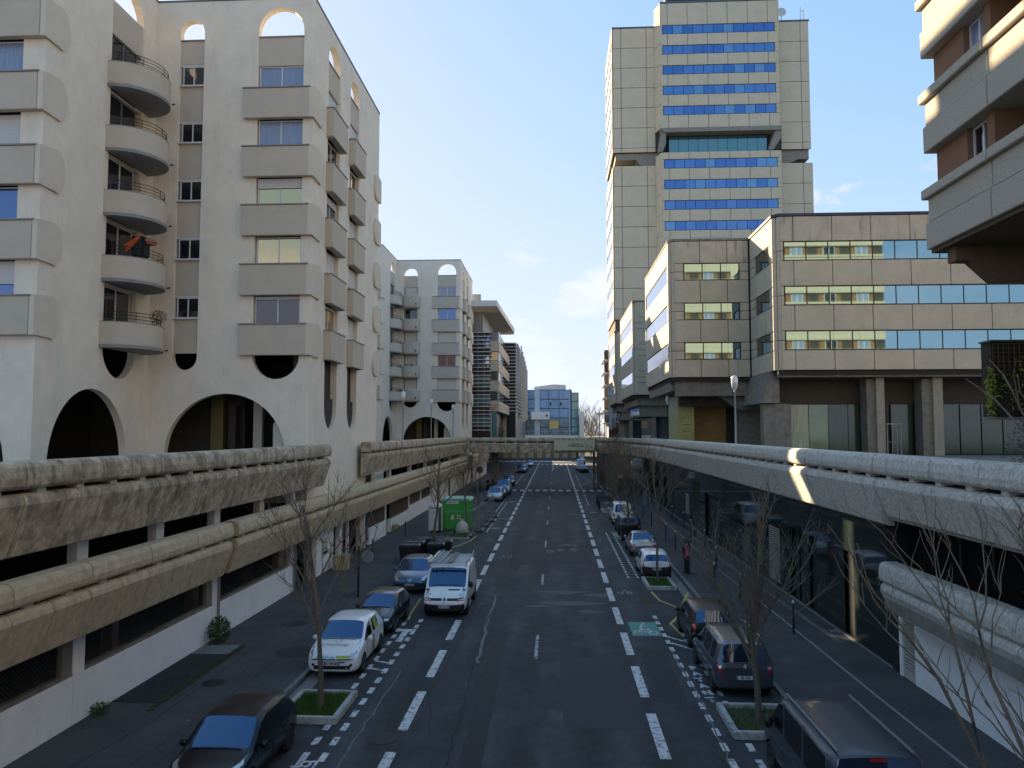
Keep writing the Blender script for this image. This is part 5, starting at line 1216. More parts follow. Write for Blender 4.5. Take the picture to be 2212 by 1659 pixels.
def patch(bv, poly, axis, sgn, off, name, m, parent, rings=(.5, 1.0), back=3.0):
    """drape a star-shaped outline on the body: poly in the plane across `axis`"""
    cx = sum(q[0] for q in poly) / len(poly); cz = sum(q[1] for q in poly) / len(poly); vs = []; n = len(poly)
    def cast(a, b_):
        if axis == 'y': o_, d = Vector((a, sgn * back, b_)), Vector((0, -sgn, 0))
        elif axis == 'z': o_, d = Vector((a, b_, 4)), Vector((0, 0, -1))
        else: o_, d = Vector((sgn * back, a, b_)), Vector((-sgn, 0, 0))
        h = bv.ray_cast(o_, d)
        return None if h[0] is None else h[0] - d * off
    pts = [(cx, cz)] + [(cx + (x - cx) * r_, cz + (z - cz) * r_) for r_ in rings for x, z in poly]; last = None
    for a, b_ in pts:
        h = cast(a, b_)
        if h is None: h = last if last is not None else Vector((a, 0, b_) if axis == 'y' else (a, b_, 1) if axis == 'z' else (0, a, b_))
        last = h; vs.append(h)
    fs = [(0, 1 + i, 1 + (i + 1) % n) for i in range(n)]
    for r_ in range(len(rings) - 1):
        for i in range(n): a = 1 + r_ * n + i; c = 1 + r_ * n + (i + 1) % n; fs.append((a, a + n, c + n, c))
    b = MB().add(vs, fs); return b.build(name, m, parent, smooth=True, recalc=True)
def rectp(x0, x1, z0, z1, n=6):
    k = n if x1 - x0 > z1 - z0 else 1; l = n if z1 - z0 > x1 - x0 else 1
    return [(x0 + (x1 - x0) * i / k, z0) for i in range(k)] + [(x1, z0 + (z1 - z0) * i / l) for i in range(l)] + [(x1 - (x1 - x0) * i / k, z1) for i in range(k)] + [(x0, z1 - (z1 - z0) * i / l) for i in range(l)]
def wheel(r, w, parent, x, y, sx, tyre_m=None):
    key = ('wheel', r, w, sx)
    if key not in _cache:
        ty = MB().lathe([(r * .60, 0), (r * .93, 0), (r, .03), (r, w - .03), (r * .93, w), (r * .60, w)], (0, 0, 0), 22, 'x').build('tyre', M_tyre, None, smooth=True)
        b = MB(); xo = w if sx > 0 else 0; xd = xo - sx * .03
        b.lathe([(r * .52, min(xo, xd)), (r * .62, min(xo, xd)), (r * .62, max(xo, xd)), (r * .52, max(xo, xd))], (0, 0, 0), 22, 'x')
        for k in range(7):
            a_ = 2 * math.pi * k / 7; ca, sa = math.cos(a_), math.sin(a_); pw, pl = r * .10, r * .55
            q = [(-pw, .02), (pw, .02), (pw * .8, pl), (-pw * .8, pl)]
            vs = [(xo - sx * e, ca * u - sa * v, sa * u + ca * v) for e in (.012, .04) for u, v in q]
            b.add(vs, [(0, 1, 2, 3), (7, 6, 5, 4), (0, 4, 5, 1), (1, 5, 6, 2), (2, 6, 7, 3), (3, 7, 4, 0)])
        b.lathe([(.01, xo - sx * .05 if sx < 0 else xo - .05), (r * .14, xo - .05 if sx > 0 else .05), (r * .14, xo - sx * .008)], (0, 0, 0), 10, 'x')
        ri = b.build('rim', M_rim); bk = MB().lathe([(.01, xo - sx * .09), (r * .61, xo - sx * .088)], (0, 0, 0), 16, 'x').build('disc', M_black)
        _cache[key] = (ty.data, ri.data, bk.data)
        for q in (ty, ri, bk): bpy.data.objects.remove(q)
    ty, ri, bk = _cache[key]
    wo_ = bpy.data.objects.new('wheel', ty); COL.objects.link(wo_); wo_.parent = parent; wo_.location = (x, y, r)
    for nm, me in (('rim', ri), ('disc', bk)): o = bpy.data.objects.new(nm, me); COL.objects.link(o); o.parent = wo_
def plate(parent, bv, sgn, z, txt, x=0, bands=True, tilt=0):
    h = bv.ray_cast(Vector((x, sgn * 4, z)), Vector((0, -sgn, 0))); y = h[0].y + sgn * .02
    pb = MB().box(-.26, .26, -.008, .008, -.055, .055).build('licence_plate', M_plate, parent); pb.location = (x, y, z)
    rz = 0 if sgn < 0 else math.pi
    o = text_ob(txt, .115, M_ink, 'plate_lettering', bold=.003, sx=.85); o.parent = pb; o.location = (0, sgn * .0095, 0); o.rotation_euler = (R(90), 0, rz)
    if bands:
        for s_ in (-1, 1): q = MB().box(-.02, .02, -.0092, .0092, -.054, .054).build('plate_band', M_blueink, pb); q.location = (s_ * .237, 0, 0)
def vehicle(name, label, cat, loc, face, p, paint, plate_txt=None, group=None, dark=False):
    t = thing(name, label, cat, (loc[0], loc[1], 0), R(180 if face == 'cam' else 0) + R(loc[2] if len(loc) > 2 else 0), group)
    key = ('body', p['name'])
    if key not in _cache: _cache[key] = car_body(p)
    me = _cache[key]; bm = bmesh.new(); bm.from_mesh(me); bv = BVHTree.FromBMesh(bm); bm.free()
    split_mesh(me, (0,), 'body', paint, t); split_islands(me, (1,), 'side_window', M_carglass, t); split_mesh(me, (2,), 'windshield', M_shield, t)
    split_mesh(me, (3,), 'rear_window', M_shield, t); split_mesh(me, (4,), 'wheel_arch', M_black, t); split_mesh(me, (5,), 'bumper', M_black if p.get('bump') else paint, t)
    W_, L_ = p['W'], p['L']
    for y in p['axles']:
        for sx in (-1, 1): wheel(p['wr'], .2, t, sx * (W_ / 2 - .005) - (.2 if sx > 0 else 0), y, sx)
    for sx in (-1, 1):
        hl = [(sx * x, z) for x, z in p['head']]; patch(bv, hl, 'y', 1, .008, 'headlight', M_headf, t); cxh = sum(q[0] for q in hl) / len(hl); czh = sum(q[1] for q in hl) / len(hl); patch(bv, [(cxh + (a - cxh) * .72, czh + (c - czh) * .72) for a, c in hl], 'y', 1, .014, 'headlight_lens', M_head, t)
        if p.get('ind'): patch(bv, [(sx * x, z) for x, z in p['ind']], 'y', 1, .010, 'indicator', M_orange, t)
        patch(bv, [(sx * x, z) for x, z in p['tail']], 'y', -1, .010, 'tail_light', p.get('tailm', M_red), t)
        if p.get('tail_in'): patch(bv, [(sx * x, z) for x, z in p['tail_in']], 'y', -1, .016, 'tail_light_lens', M_orange, t)
        y_, z_ = p['mir']; hx = bv.ray_cast(Vector((sx * 3, y_, z_)), Vector((-sx, 0, 0))); mxx = abs(hx[0].x) if hx[0] else W_ / 2
        b = MB(); b.lathe([(.02, 0), (.075, .03), (.09, .09), (.07, .16), (.02, .2)], (0, 0, 0), 10, 'x'); o = b.build('door_mirror', M_black if dark or p.get('blackmir') else paint, t, smooth=True)
        o.location = (sx * (mxx + .0) - (.2 if sx < 0 else 0) + sx * .02, y_, z_); o.scale = (1, .8, p.get('mirz', 1.0))
    # dark outlines: grille, lower intake, side strip, door seams, handles
    for g in p.get('grille', []): patch(bv, rectp(*g), 'y', 1, .006, 'grille', M_black, t, rings=(.5, 1))
    for sx in (-1, 1):
        for yd in p.get('seams', []):
            patch(bv, rectp(yd - .008, yd + .008, .33, p['beltz'] - .02), 'x', sx, .003, 'door_seam', M_black, t, rings=(1,))
        for yd in p.get('handles', []): patch(bv, rectp(yd - .09, yd + .09, p['beltz'] - .16, p['beltz'] - .125), 'x', sx, .02, 'door_handle', paint, t, rings=(1,))
        if p.get('strip'): patch(bv, rectp(-L_ * .22, L_ * .2, .50, .56), 'x', sx, .008, 'side_strip', M_black, t, rings=(1,))
    for sx in (-1, 1):
        yb = p['cowl']; patch(bv, [(sx * W_ * .40, yb), (sx * W_ * .41, yb), (sx * W_ * .37, L_ / 2 - .25), (sx * W_ * .36, L_ / 2 - .25)], 'z', 1, .004, 'bonnet_seam', M_black, t, rings=(1,))
        if p['name'] != 'panel_van': patch(bv, rectp(-L_ * .20, L_ * .18, .20, .27), 'x', sx, .006, 'sill_trim', M_black, t)
    patch(bv, rectp(-.30, .30, p['beltz'] + .02, p['beltz'] + .035), 'y', -1, .01, 'rear_wiper', M_black, t)
    if plate_txt:
        if face == 'cam': plate(t, bv, 1, p['platez'][0], plate_txt)
        else: plate(t, bv, -1, p['platez'][1], plate_txt)
    b = MB(); 
    for x0_, x1_ in ((-.55, .05), (.08, .6)):
        pts = []
        for i in range(5):
            x = x0_ + (x1_ - x0_) * i / 4; h = bv.ray_cast(Vector((x, p['cowl'], 4)), Vector((0, 0, -1))); pts.append(h[0] + Vector((0, 0, .015)))
        b.tube(pts, .012, 4)
    b.build('wiper', M_black, t)
    return t, bv
def hatch(name, L_, W_, H_, hood=.92, belt=.92, **k):
    w = W_ / 2; y = lambda f: L_ / 2 - f * L_
    st = [(y(0), .26, .54, .60, w * .80, w * .66, 'h'), (y(.022), .17, .66, .72, w * .95, w * .80, 'h'), (y(.09), .16, hood - .13, hood - .09, w * 1.0, w * .86, 'h'), (y(.22), .16, belt - .03, hood + .02, w, w * .88, 'h'),
          (y(.255), .16, belt, hood + .05, w, w * .90, 'h'), (y(.42), .16, belt + .02, H_ - .04, w, w * .80, 'g'), (y(.52), .16, belt + .03, H_, w, w * .79, 'g'), (y(.545), .16, belt + .03, H_, w, w * .79, 'g'),
          (y(.76), .16, belt + .06, H_ - .02, w, w * .78, 'g'), (y(.80), .16, belt + .07, H_ - .04, w, w * .77, 'g'), (y(.915), .18, belt + .06, H_ - .12, w * .99, w * .74, 'g'), (y(.985), .20, belt + .04, belt + .10, w * .97, w * .82, 'h'), (y(1.0), .30, .76, .84, w * .88, w * .74, 'h')]
    p = dict(name=name, L=L_, W=W_, st=st, seg={4: 'sw', 5: 's', 7: 's', 9: '', 10: 'r'}, wr=.30, axles=(L_ / 2 - .80, -L_ / 2 + .68), beltz=belt, mir=(L_ / 2 - .33 * L_, belt + .04), cowl=L_ / 2 - .245 * L_,
             head=[(w * .50, .62), (w * .84, .66), (w * .96, .84), (w * .88, .90), (w * .66, .80)], tail=[(w * .74, .62), (w * .97, .64), (w * .97, .98), (w * .82, .96)], grille=[(-.50, .50, .30, .42)],
             seams=(L_ / 2 - .31 * L_, L_ / 2 - .535 * L_, L_ / 2 - .76 * L_), handles=(L_ / 2 - .49 * L_, L_ / 2 - .71 * L_), platez=(.48, .60))
    p.update(k); return p
def estate(name, L_, W_, H_, hood=.98, belt=.98, **k):
    p = hatch(name, L_, W_, H_, hood, belt); w = W_ / 2; y = lambda f: L_ / 2 - f * L_
    p['st'] = [(y(0), .32, .60, .64, w * .72, w * .58, 'h'), (y(.025), .20, .70, .74, w * .90, w * .72, 'h'), (y(.09), .18, hood - .14, hood - .12, w * .99, w * .80, 'h'), (y(.19), .18, belt - .03, hood + .02, w, w * .84, 'h'),
          (y(.22), .18, belt, hood + .05, w, w * .85, 'h'), (y(.37), .18, belt + .01, H_ - .06, w, w * .74, 'g'), (y(.50), .18, belt + .02, H_, w, w * .75, 'g'), (y(.52), .18, belt + .02, H_, w, w * .75, 'g'),
          (y(.74), .18, belt + .03, H_ - .01, w, w * .75, 'g'), (y(.76), .18, belt + .03, H_ - .01, w, w * .75, 'g'), (y(.90), .18, belt + .03, H_ - .04, w, w * .74, 'g'), (y(.945), .20, belt + .03, H_ - .09, w * .99, w * .72, 'g'), (y(.988), .22, belt + .0, belt + .04, w * .96, w * .80, 'h'), (y(1.0), .34, .80, .86, w * .86, w * .74, 'h')]
    p['seg'] = {4: 'sw', 5: 's', 7: 's', 9: 's', 11: 'r'}; p['mir'] = (L_ / 2 - .27 * L_, belt + .06); p['cowl'] = L_ / 2 - .205 * L_
    p['tail'] = [(w * .74, .66), (w * .97, .68), (w * .97, 1.05), (w * .88, 1.12), (w * .74, .86)]; p.update(k); return p
def saloon(name, L_, W_, H_, **k):
    p = hatch(name, L_, W_, H_, .86, .88); w = W_ / 2; y = lambda f: L_ / 2 - f * L_; belt = .88
    p['st'] = [(y(0), .32, .54, .58, w * .72, w * .58, 'h'), (y(.02), .20, .62, .66, w * .90, w * .72, 'h'), (y(.08), .18, .76, .78, w * .99, w * .80, 'h'), (y(.26), .18, .86, .90, w, w * .82, 'h'), (y(.30), .18, belt, .93, w, w * .84, 'h'),
          (y(.44), .18, belt, H_ - .04, w, w * .68, 'g'), (y(.53), .18, belt + .01, H_, w, w * .68, 'g'), (y(.545), .18, belt + .01, H_, w, w * .68, 'g'), (y(.70), .18, belt + .02, H_ - .04, w, w * .66, 'g'), (y(.83), .18, belt + .03, belt + .10, w, w * .80, 'h'), (y(.94), .20, belt + .0, belt + .05, w * .98, w * .80, 'h'), (y(.985), .24, belt - .05, belt - .01, w * .94, w * .76, 'h'), (y(1.0), .34, .66, .72, w * .84, w * .66, 'h')]
    p['seg'] = {4: 'sw', 5: 's', 7: 's', 8: 'sr'}; p['tail'] = [(w * .55, .68), (w * .94, .66), (w * .94, .82), (w * .55, .84)]; p.update(k); return p
def van(name, L_, W_, H_, **k):
    p = estate(name, L_, W_, H_, 1.15, 1.12); w = W_ / 2; y = lambda f: L_ / 2 - f * L_
    p['st'] = [(y(0), .30, .62, .66, w * .78, w * .62, 'h'), (y(.02), .22, .72, .76, w * .92, w * .76, 'h'), (y(.07), .22, .98, 1.02, w * .99, w * .82, 'h'), (y(.15), .22, 1.06, 1.12, w, w * .90, 'h'), (y(.165), .22, 1.08, 1.15, w, w * .93, 'h'),
          (y(.31), .22, 1.15, H_ - .05, w, w * .91, 'g'), (y(.37), .22, 1.15, H_ - .01, w, w * .90, 'g'), (y(.39), .22, 1.15, H_, w, w * .90, 'g'), (y(.64), .22, 1.15, H_, w, w * .90, 'g'), (y(.66), .22, 1.15, H_, w, w * .90, 'g'), (y(.93), .22, 1.15, H_ - .01, w, w * .90, 'g'), (y(.965), .24, 1.13, H_ - .05, w * .99, w * .84, 'g'), (y(.992), .26, 1.10, 1.14, w * .97, w * .88, 'h'), (y(1.0), .34, .95, 1.0, w * .93, w * .82, 'h')]
    p['seg'] = {4: 'sw', 5: 's', 11: 'r'}; p['wr'] = .33; p['axles'] = (L_ / 2 - .88, -L_ / 2 + .95); p['beltz'] = 1.1; p['mir'] = (L_ / 2 - .23 * L_, 1.22); p['mirz'] = 1.7; p['blackmir'] = True; p['cowl'] = L_ / 2 - .185 * L_ + .03
    p['head'] = [(w * .66, .78), (w * .88, .80), (w * .95, .98), (w * .90, 1.12), (w * .74, 1.1), (w * .64, .95)]; p['ind'] = [(w * .60, .68), (w * .92, .70), (w * .93, .80), (w * .62, .77)]
    p['tail'] = [(w * .88, .7), (w * .97, .7), (w * .97, 1.2), (w * .88, 1.2)]; p['handles'] = (L_ / 2 - .36 * L_,); p['seams'] = (L_ / 2 - .21 * L_, L_ / 2 - .38 * L_); p.update(k); return p
def paint(n, c, r=.28, met=0, coat=.7): return mat('car_paint_' + n, c, r, met, coat=coat)
PW = paint('white', (.78, .78, .78)); PB = paint('black', (.006, .006, .007), coat=.1); PDB = paint('dark_blue', (.003, .004, .010), .25, 0, .0); PG = paint('dark_green', (.018, .03, .03), .25, .3)
PSB = paint('steel_blue', (.07, .10, .16), .25, .5); PGR = paint('grey', (.085, .09, .115), .28, .5); PSI = paint('silver', (.36, .37, .39), .28, .7); PBL = paint('mid_blue', (.08, .12, .22), .28, .5)
c1 = hatch('supermini_a', 4.0, 1.72, 1.46, .90, .90); c3 = hatch('supermini_b', 3.94, 1.75, 1.52, .96, .94, grille=[(-.60, .60, .30, .42), (-.42, .42, .51, .55)], head=[(w_, z_) for w_, z_ in ((.46, .61), (.70, .60), (.86, .78), (.86, .96), (.76, .93), (.58, .76))])
old = hatch('old_supermini', 3.72, 1.60, 1.38, .88, .86, head=[(.48, .58), (.74, .58), (.76, .70), (.5, .70)], strip=True); fam = hatch('family_hatch', 4.2, 1.78, 1.51, .95, .95, grille=[(-.62, .62, .30, .50), (-.1, .1, .52, .56)])
punto = hatch('white_hatch', 3.8, 1.64, 1.45, .92, .90, bump=True, tail=[(.66, .74), (.78, .74), (.76, 1.0), (.62, 1.24), (.56, 1.24), (.64, 1.0)])
micra = hatch('round_hatch', 3.75, 1.68, 1.53, .95, .95, tail=[(.70, .70), (.80, .74), (.81, .92), (.76, 1.05), (.66, 1.02), (.63, .86)], tail_in=[(.68, .86), (.78, .88), (.76, 1.0), (.68, .98)])
mpv = estate('compact_mpv', 4.28, 1.82, 1.62); ppl = estate('people_carrier', 4.6, 1.85, 1.86, 1.08, 1.05); sal = saloon('saloon', 4.55, 1.77, 1.42)
vn = van('panel_van', 4.8, 1.92, 1.95, bump=True, grille=[(-.62, -.12, .72, .82), (.12, .62, .72, .82)]); vt = van('dark_van', 4.95, 1.92, 1.95, seg={4: 'sw', 5: 's', 7: 's', 9: 's', 11: 'r'}, vc=.85)
vehicle('parked_car', 'black blue hatchback at the bottom left reflecting blue sky in its windshield', 'car', (-7.55, 18.2), 'cam', c1, PDB)
t, bv = vehicle('parked_car', 'white hatchback with Cozynergy lettering and rainbow stripe behind the left tree', 'car', (-7.28, 27.05), 'cam', c3, PW, 'EK 090 MH')
def drape_text(t, bv, s_, size, cx, cy, m, name, ring=False):
    o = text_ob(s_, size, m, name, bold=.002)
    for v in o.data.vertices:
        x, y = -v.co.x + cx, -v.co.y + cy; h = bv.ray_cast(Vector((x, y, 4)), Vector((0, 0, -1)))
        v.co = (h[0] + Vector((0, 0, .008))) if h[0] else Vector((x, y, 1))
    o.parent = t; return o
drape_text(t, bv, 'Cozynergy', .21, .05, 1.38, M_inkg, 'bonnet_lettering')
b = MB(); n = 18
for i in range(n):
    for r_ in (.105, .085):
        a_ = 2 * math.pi * i / n; x, y = r_ * 1.2 * math.cos(a_), 1.13 + r_ * math.sin(a_); h = bv.ray_cast(Vector((x, y, 4)), Vector((0, 0, -1))); b.v.append(tuple(h[0] + Vector((0, 0, .009))))
b.f = [(2 * i, 2 * ((i + 1) % n), 2 * ((i + 1) % n) + 1, 2 * i + 1) for i in range(n)]; b.m = [0] * n; b.build('bonnet_ring', M_inkg, t)
for (x0_, x1_, m_) in ((-.12, -.5, mat('lime_stripe', (.35, .50, .03), .4)), (-.5, -.62, mat('orange_stripe', (.6, .25, .03), .4)), (.12, .55, mat('cyan_stripe', (.25, .5, .6), .4))): patch(bv, rectp(min(x0_, x1_), max(x0_, x1_), .655, .715), 'y', 1, .009, 'colour_stripe', m_, t)
b = MB(); pr = [(-.62, .60), (-.14, .575), (0, .655), (.14, .575), (.62, .60), (.62, .632), (.14, .61), (0, .695), (-.14, .61), (-.62, .632)]
patch(bv, rectp(-.64, .64, .59, .63), 'y', 1, .012, 'grille_line', M_ink, t); patch(bv, [(-.15, .60), (0, .68), (.15, .60), (.15, .635), (0, .72), (-.15, .635)], 'y', 1, .018, 'chevron_badge', M_alu, t)
for (yc, w_, z0, z1, m_, nm) in ((-.15, .08, .35, .92, mat('purple_stripe', (.10, .05, .16), .4), 'colour_stripe'), (-.06, .06, .45, .93, mat('orange_stripe', (0, 0, 0)), 'colour_stripe'), (-.62, .16, 1.0, 1.34, mat('lime_stripe', (0, 0, 0)), 'window_sticker'), (-.42, .05, .98, 1.36, mat('purple_stripe', (0, 0, 0)), 'window_sticker')):
    for sx in (-1, 1): patch(bv, rectp(yc - w_, yc + w_, z0, z1), 'x', sx, .012, nm, m_, t)
for sx in (-1, 1): patch(bv, arc(sx * .62, .44, .05, .05, 0, 330, 8), 'y', 1, .012, 'fog_light', M_black, t)
vehicle('parked_car', 'dark green older hatchback parked behind the white lettered car', 'car', (-7.2, 32.1, -2), 'cam', old, PG)
t, bv = vehicle('parked_car', 'steel blue hatchback with lion badge on the left beside the white van', 'car', (-7.25, 40.1, 1), 'cam', fam, PSB, 'EQ 763 JP')
patch(bv, [(-.13, .74), (.13, .74), (.09, .60), (-.09, .60)], 'y', 1, .014, 'badge', M_alu, t); patch(bv, [(-.10, .725), (.10, .725), (.07, .615), (-.07, .615)], 'y', 1, .018, 'badge_field', PSB, t); patch(bv, [(-.03, .62), (.05, .66), (.02, .72), (-.05, .69)], 'y', 1, .021, 'badge_lion', M_alu, t)
t, bv = vehicle('white_van', 'white van with roof ladders and orange indicators waiting in the left lane', 'van', (-4.82, 35.75), 'cam', vn, PW, 'CM 335 LN')
patch(bv, [(-.1, .77), (0, .66), (.1, .77), (0, .88)], 'y', 1, .016, 'diamond_badge', M_alu, t); patch(bv, [(-.055, .77), (0, .70), (.055, .77), (0, .84)], 'y', 1, .02, 'badge_centre', M_black, t); patch(bv, rectp(-.62, -.12, 1.075, 1.115), 'y', 1, .01, 'bonnet_vent', M_black, t)
patch(bv, rectp(-.30, .30, .50, .54), 'y', 1, .01, 'lower_intake', M_black, t)
for k in range(9): o = MB().tube([(-.80, .9 - k * .34, 2.06), (.80, .9 - k * .34, 2.06)], .022, 5).build('rack_bar', M_alu, t)
for sx in (-1, 1): MB().tube([(sx * .8, 1.15, 2.18), (sx * .8, .9, 2.12), (sx * .8, -1.9, 2.12), (sx * .8, -2.1, 2.2)], .025, 6).build('rack_rail', M_alu, t)
for sx in (-1, 1):
    for y_ in (.8, -.5, -1.8): MB().box(sx * .8 - .02, sx * .8 + .02, y_ - .03, y_ + .03, 1.9, 2.12).build('rack_foot', M_alu, t)
MB().box(-.82, .82, 1.05, 1.15, 1.98, 2.06).build('wind_deflector', PW, t)
MB().box(-.12, .12, -2.0, .9, 2.09, 2.13).build('walkway_board', mat('grey_wood_board', (.20, .18, .16), .8, n_amt=.2), t)
MB().tube([(.85, 1.0, 2.16), (.83, 0, 2.18), (.84, -1.8, 2.18)], .05, 8).build('pipe_tube', M_white, t)
ld = thing('ladder', 'aluminium ladder lying on the roof rack of the white van', 'ladder', (-4.82 - .48, 35.75, 2.1), R(180))
for sx in (-.17, .17): MB().box(sx - .025, sx + .025, -2.2, 1.25, .04, .12).build('stile', M_alu, ld)
for k in range(11): MB().tube([(-.16, 1.0 - k * .29, .08), (.16, 1.0 - k * .29, .08)], .018, 5).build('rung', M_alu, ld)
t, bv = vehicle('parked_van', 'dark grey van at the bottom right corner seen from behind', 'van', (6.0, 17.45), 'away', vt, paint('charcoal', (.034, .040, .052), .36, 0, .25), dark=True)
patch(bv, rectp(-.16, .16, 1.84, 1.89), 'y', -1, .012, 'brake_light', M_red, t)
for sx in (-1, 1): MB().box(sx * .70 - .02, sx * .70 + .02, -2.2, 1.0, 1.95, 1.985).build('roof_strip', M_greymet, t)
t, bv = vehicle('parked_car', 'blue grey compact people mover with red corner lights behind the right tree', 'car', (5.68, 26.15), 'away', mpv, PGR, 'BE 534', dark=True)
for sx in (-1, 1): patch(bv, [(sx * .66, .86), (sx * .78, .84), (sx * .78, .93), (sx * .70, .95)], 'y', -1, .016, 'reverse_light', M_head, t); MB().tube([(sx * .62, 1.1, 1.55), (sx * .66, .6, 1.63), (sx * .66, -1.5, 1.62)], .02, 5).build('roof_rail', M_alu, t)
patch(bv, [(-.06, .93), (0, .86), (.06, .93), (0, 1.0)], 'y', -1, .012, 'diamond_badge', M_alu, t); patch(bv, rectp(-.62, .62, .50, .515), 'y', -1, .006, 'tailgate_seam', M_black, t)
vehicle('parked_car', 'small black round hatchback parked beyond the blue grey people mover', 'car', (5.72, 30.65), 'away', micra, PB, dark=True)
t, bv = vehicle('parked_car', 'white hatchback with black bumper and tall red lights beyond the grass planter', 'car', (5.42, 44.2), 'away', punto, PW, 'AP 726 YL', dark=True)
vehicle('parked_car', 'silver saloon parked in front of the white black bumpered hatchback', 'car', (5.62, 52.3), 'away', sal, PSI)
vehicle('parked_car', 'black hatchback parked between the bin and the white people carrier', 'car', (5.65, 61.8), 'away', fam, PB, dark=True)
vehicle('parked_car', 'white people carrier on the right beside the cycle racks', 'car', (5.75, 69.2), 'away', ppl, PW)
for (x, y_, pp, pm, lb, f_) in ((-7.0, 89.9, mpv, PSI, 'silver people mover behind the site fence on the left', 'cam'), (-6.9, 94.9, fam, PBL, 'mid blue hatchback second behind the site fence', 'cam'), (-6.7, 99.8, ppl, PSI, 'tall silver car third behind the site fence', 'cam'), (-6.95, 114.6, c1, PB, 'black car on the left just beyond the footbridge edge', 'cam'),
        (-6.6, 151, c3, PGR, 'grey car far down the street on the left', 'cam'), (-6.5, 156.6, c1, PB, 'black car far down the left side behind the grey one', 'cam'), (-6.1, 178, sal, PSI, 'pale car farthest away on the left by the crossing', 'cam'), (5.5, 153, sal, PB, 'black saloon far down the street on the right', 'away'), (5.3, 163, van('far_van', 5, 1.95, 2.3), PW, 'white van far down the right side of the street', 'away')):
    vehicle('parked_van' if 'van' in lb.split()[:2] else 'parked_car', lb, 'van' if 'van' in lb.split()[:2] else 'car', (x, y_), f_, pp, pm)

# ------------------------------------------------------------------ bare trees
def bare_tree(x, y_, z, h, spread, seed, label, lean=(0, 0), trunk_h=None, r0=.11, m=M_bark, levels=4, group=None, dens=1.0, leader=False):
    rr = random.Random(seed); t = thing('bare_tree', label, 'tree', (x, y_, z), 0, group)
    tb, bb, tw_ = MB(), MB(), MB(); trunk_h = trunk_h or h * .42
    def grow(p, d, ln, r, lv, bag):
        pts = [p]; n = 4 if lv < 2 else 3; q = p.copy(); dd = d.copy()
        for i in range(n):
            dd = (dd + Vector((rr.uniform(-1, 1), rr.uniform(-1, 1), rr.uniform(-.3, .7))) * (.10 + .05 * lv)).normalized(); q = q + dd * ln / n; pts.append(q.copy())
        b = bag
        b.tube(pts, r, 8 if lv == 0 else 5 if lv < 3 else 3, r2=r * (.62 if lv < 3 else .4)); return pts, dd
    pts, dd = grow(Vector((0, 0, 0)), Vector((lean[0], lean[1], 1)).normalized(), trunk_h, r0, 0, tb)
    top = pts[-1]
    def rec(p, d, ln, r, lv):
        bag = bb if lv < 3 else tw_
        pts, dd = grow(p, d, ln, r, lv, bag)
        if lv >= levels: return
        nk = int((4 if lv == 1 else 5) * dens)
        for i in range(nk):
            k = rr.randrange(1, len(pts)); a_ = rr.uniform(0, 6.28); up = rr.uniform(.25, .9)
            nd = (dd * .75 + Vector((math.cos(a_), math.sin(a_), up)) * .62).normalized(); rec(pts[k], nd, ln * rr.uniform(.45, .68), r * .52, lv + 1)
        rec(pts[-1], dd, ln * .6, r * .6, lv + 1)
    if leader:
        ld_, dd2 = grow(top, Vector((lean[0] * .5, lean[1] * .5, 1)).normalized(), (h - trunk_h) * .9, r0 * .72, 1, bb)
        allp = [pts[-1]] + ld_
        for i in range(int(11 * dens)):
            f = (i + .5) / (11 * dens); q = f * (len(allp) - 1); base = allp[int(q)].lerp(allp[min(int(q) + 1, len(allp) - 1)], q - int(q)); a_ = i * 2.4 + rr.uniform(-.4, .4); tl = spread * rr.uniform(.8, 1.3)
            rec(base, Vector((math.cos(a_) * tl, math.sin(a_) * tl, .75)).normalized(), (h - trunk_h) * (.55 - .33 * f), r0 * (.34 - .16 * f), 2)
    nb = 0 if leader else 8
    for i in range(nb):
        a_ = 6.28 * i / nb + rr.uniform(-.4, .4); k = rr.uniform(.35, .75) if i % 2 else 1
        base = pts[2].lerp(pts[-1], rr.uniform(0, 1)) if i < 6 else top
        tilt = rr.uniform(.45, .95) * spread
        rec(base, Vector((math.cos(a_) * tilt, math.sin(a_) * tilt, 1)).normalized(), (h - trunk_h) * rr.uniform(.5, .72), r0 * .42, 1)
    if not leader: rec(top, Vector((lean[0] * .5, lean[1] * .5, 1)).normalized(), (h - trunk_h) * .68, r0 * .6, 1)
    tb.build('trunk', m, t, smooth=True); bb.build('limbs', M_bark2 if m is M_bark else m, t, smooth=True); struct(tw_.build('twigs', M_bark2, t, recalc=False), 'stuff')
    return t
gt = 'bare street trees in the parking bays'
bare_tree(-6.75, 22.2, .08, 6.3, .62, 11, 'bare tree in the near left grass planter before the white lettered car', group=gt, dens=1.0, trunk_h=2.0, leader=True, r0=.10)
bare_tree(5.55, 22.0, .08, 5.4, .72, 12, 'wide bare tree in the near right planter behind the dark van', group=gt, trunk_h=2.2, r0=.10, dens=.8)
bare_tree(6.1, 8.6, .1, 6.9, .72, 13, 'bare tree reaching in from the right edge of the picture', group=gt, lean=(.0, .0), trunk_h=2.6, dens=.65)
bare_tree(5.35, 41.2, .08, 7.2, .55, 14, 'slender bare tree in the grass planter before the white hatchback', group=gt, dens=.9, r0=.08, leader=True)
bare_tree(-7.85, 49.3, .05, 6.8, .75, 15, 'bare tree between the left bins and the portable toilet', group=gt, dens=.9, leader=True)
bare_tree(-7.0, 61.0, .05, 6.4, .5, 16, 'bare tree at the right corner of the green site cabin', group=gt, dens=.8, r0=.09, leader=True)
bare_tree(5.5, 59.2, .05, 6.2, .9, 17, 'bare tree behind the black bin on the right', group=gt)
bare_tree(-8.2, 82.0, .1, 6.5, .6, 18, 'bare tree on the left beside the car park wall', group=gt, dens=.7, leader=True, r0=.08)
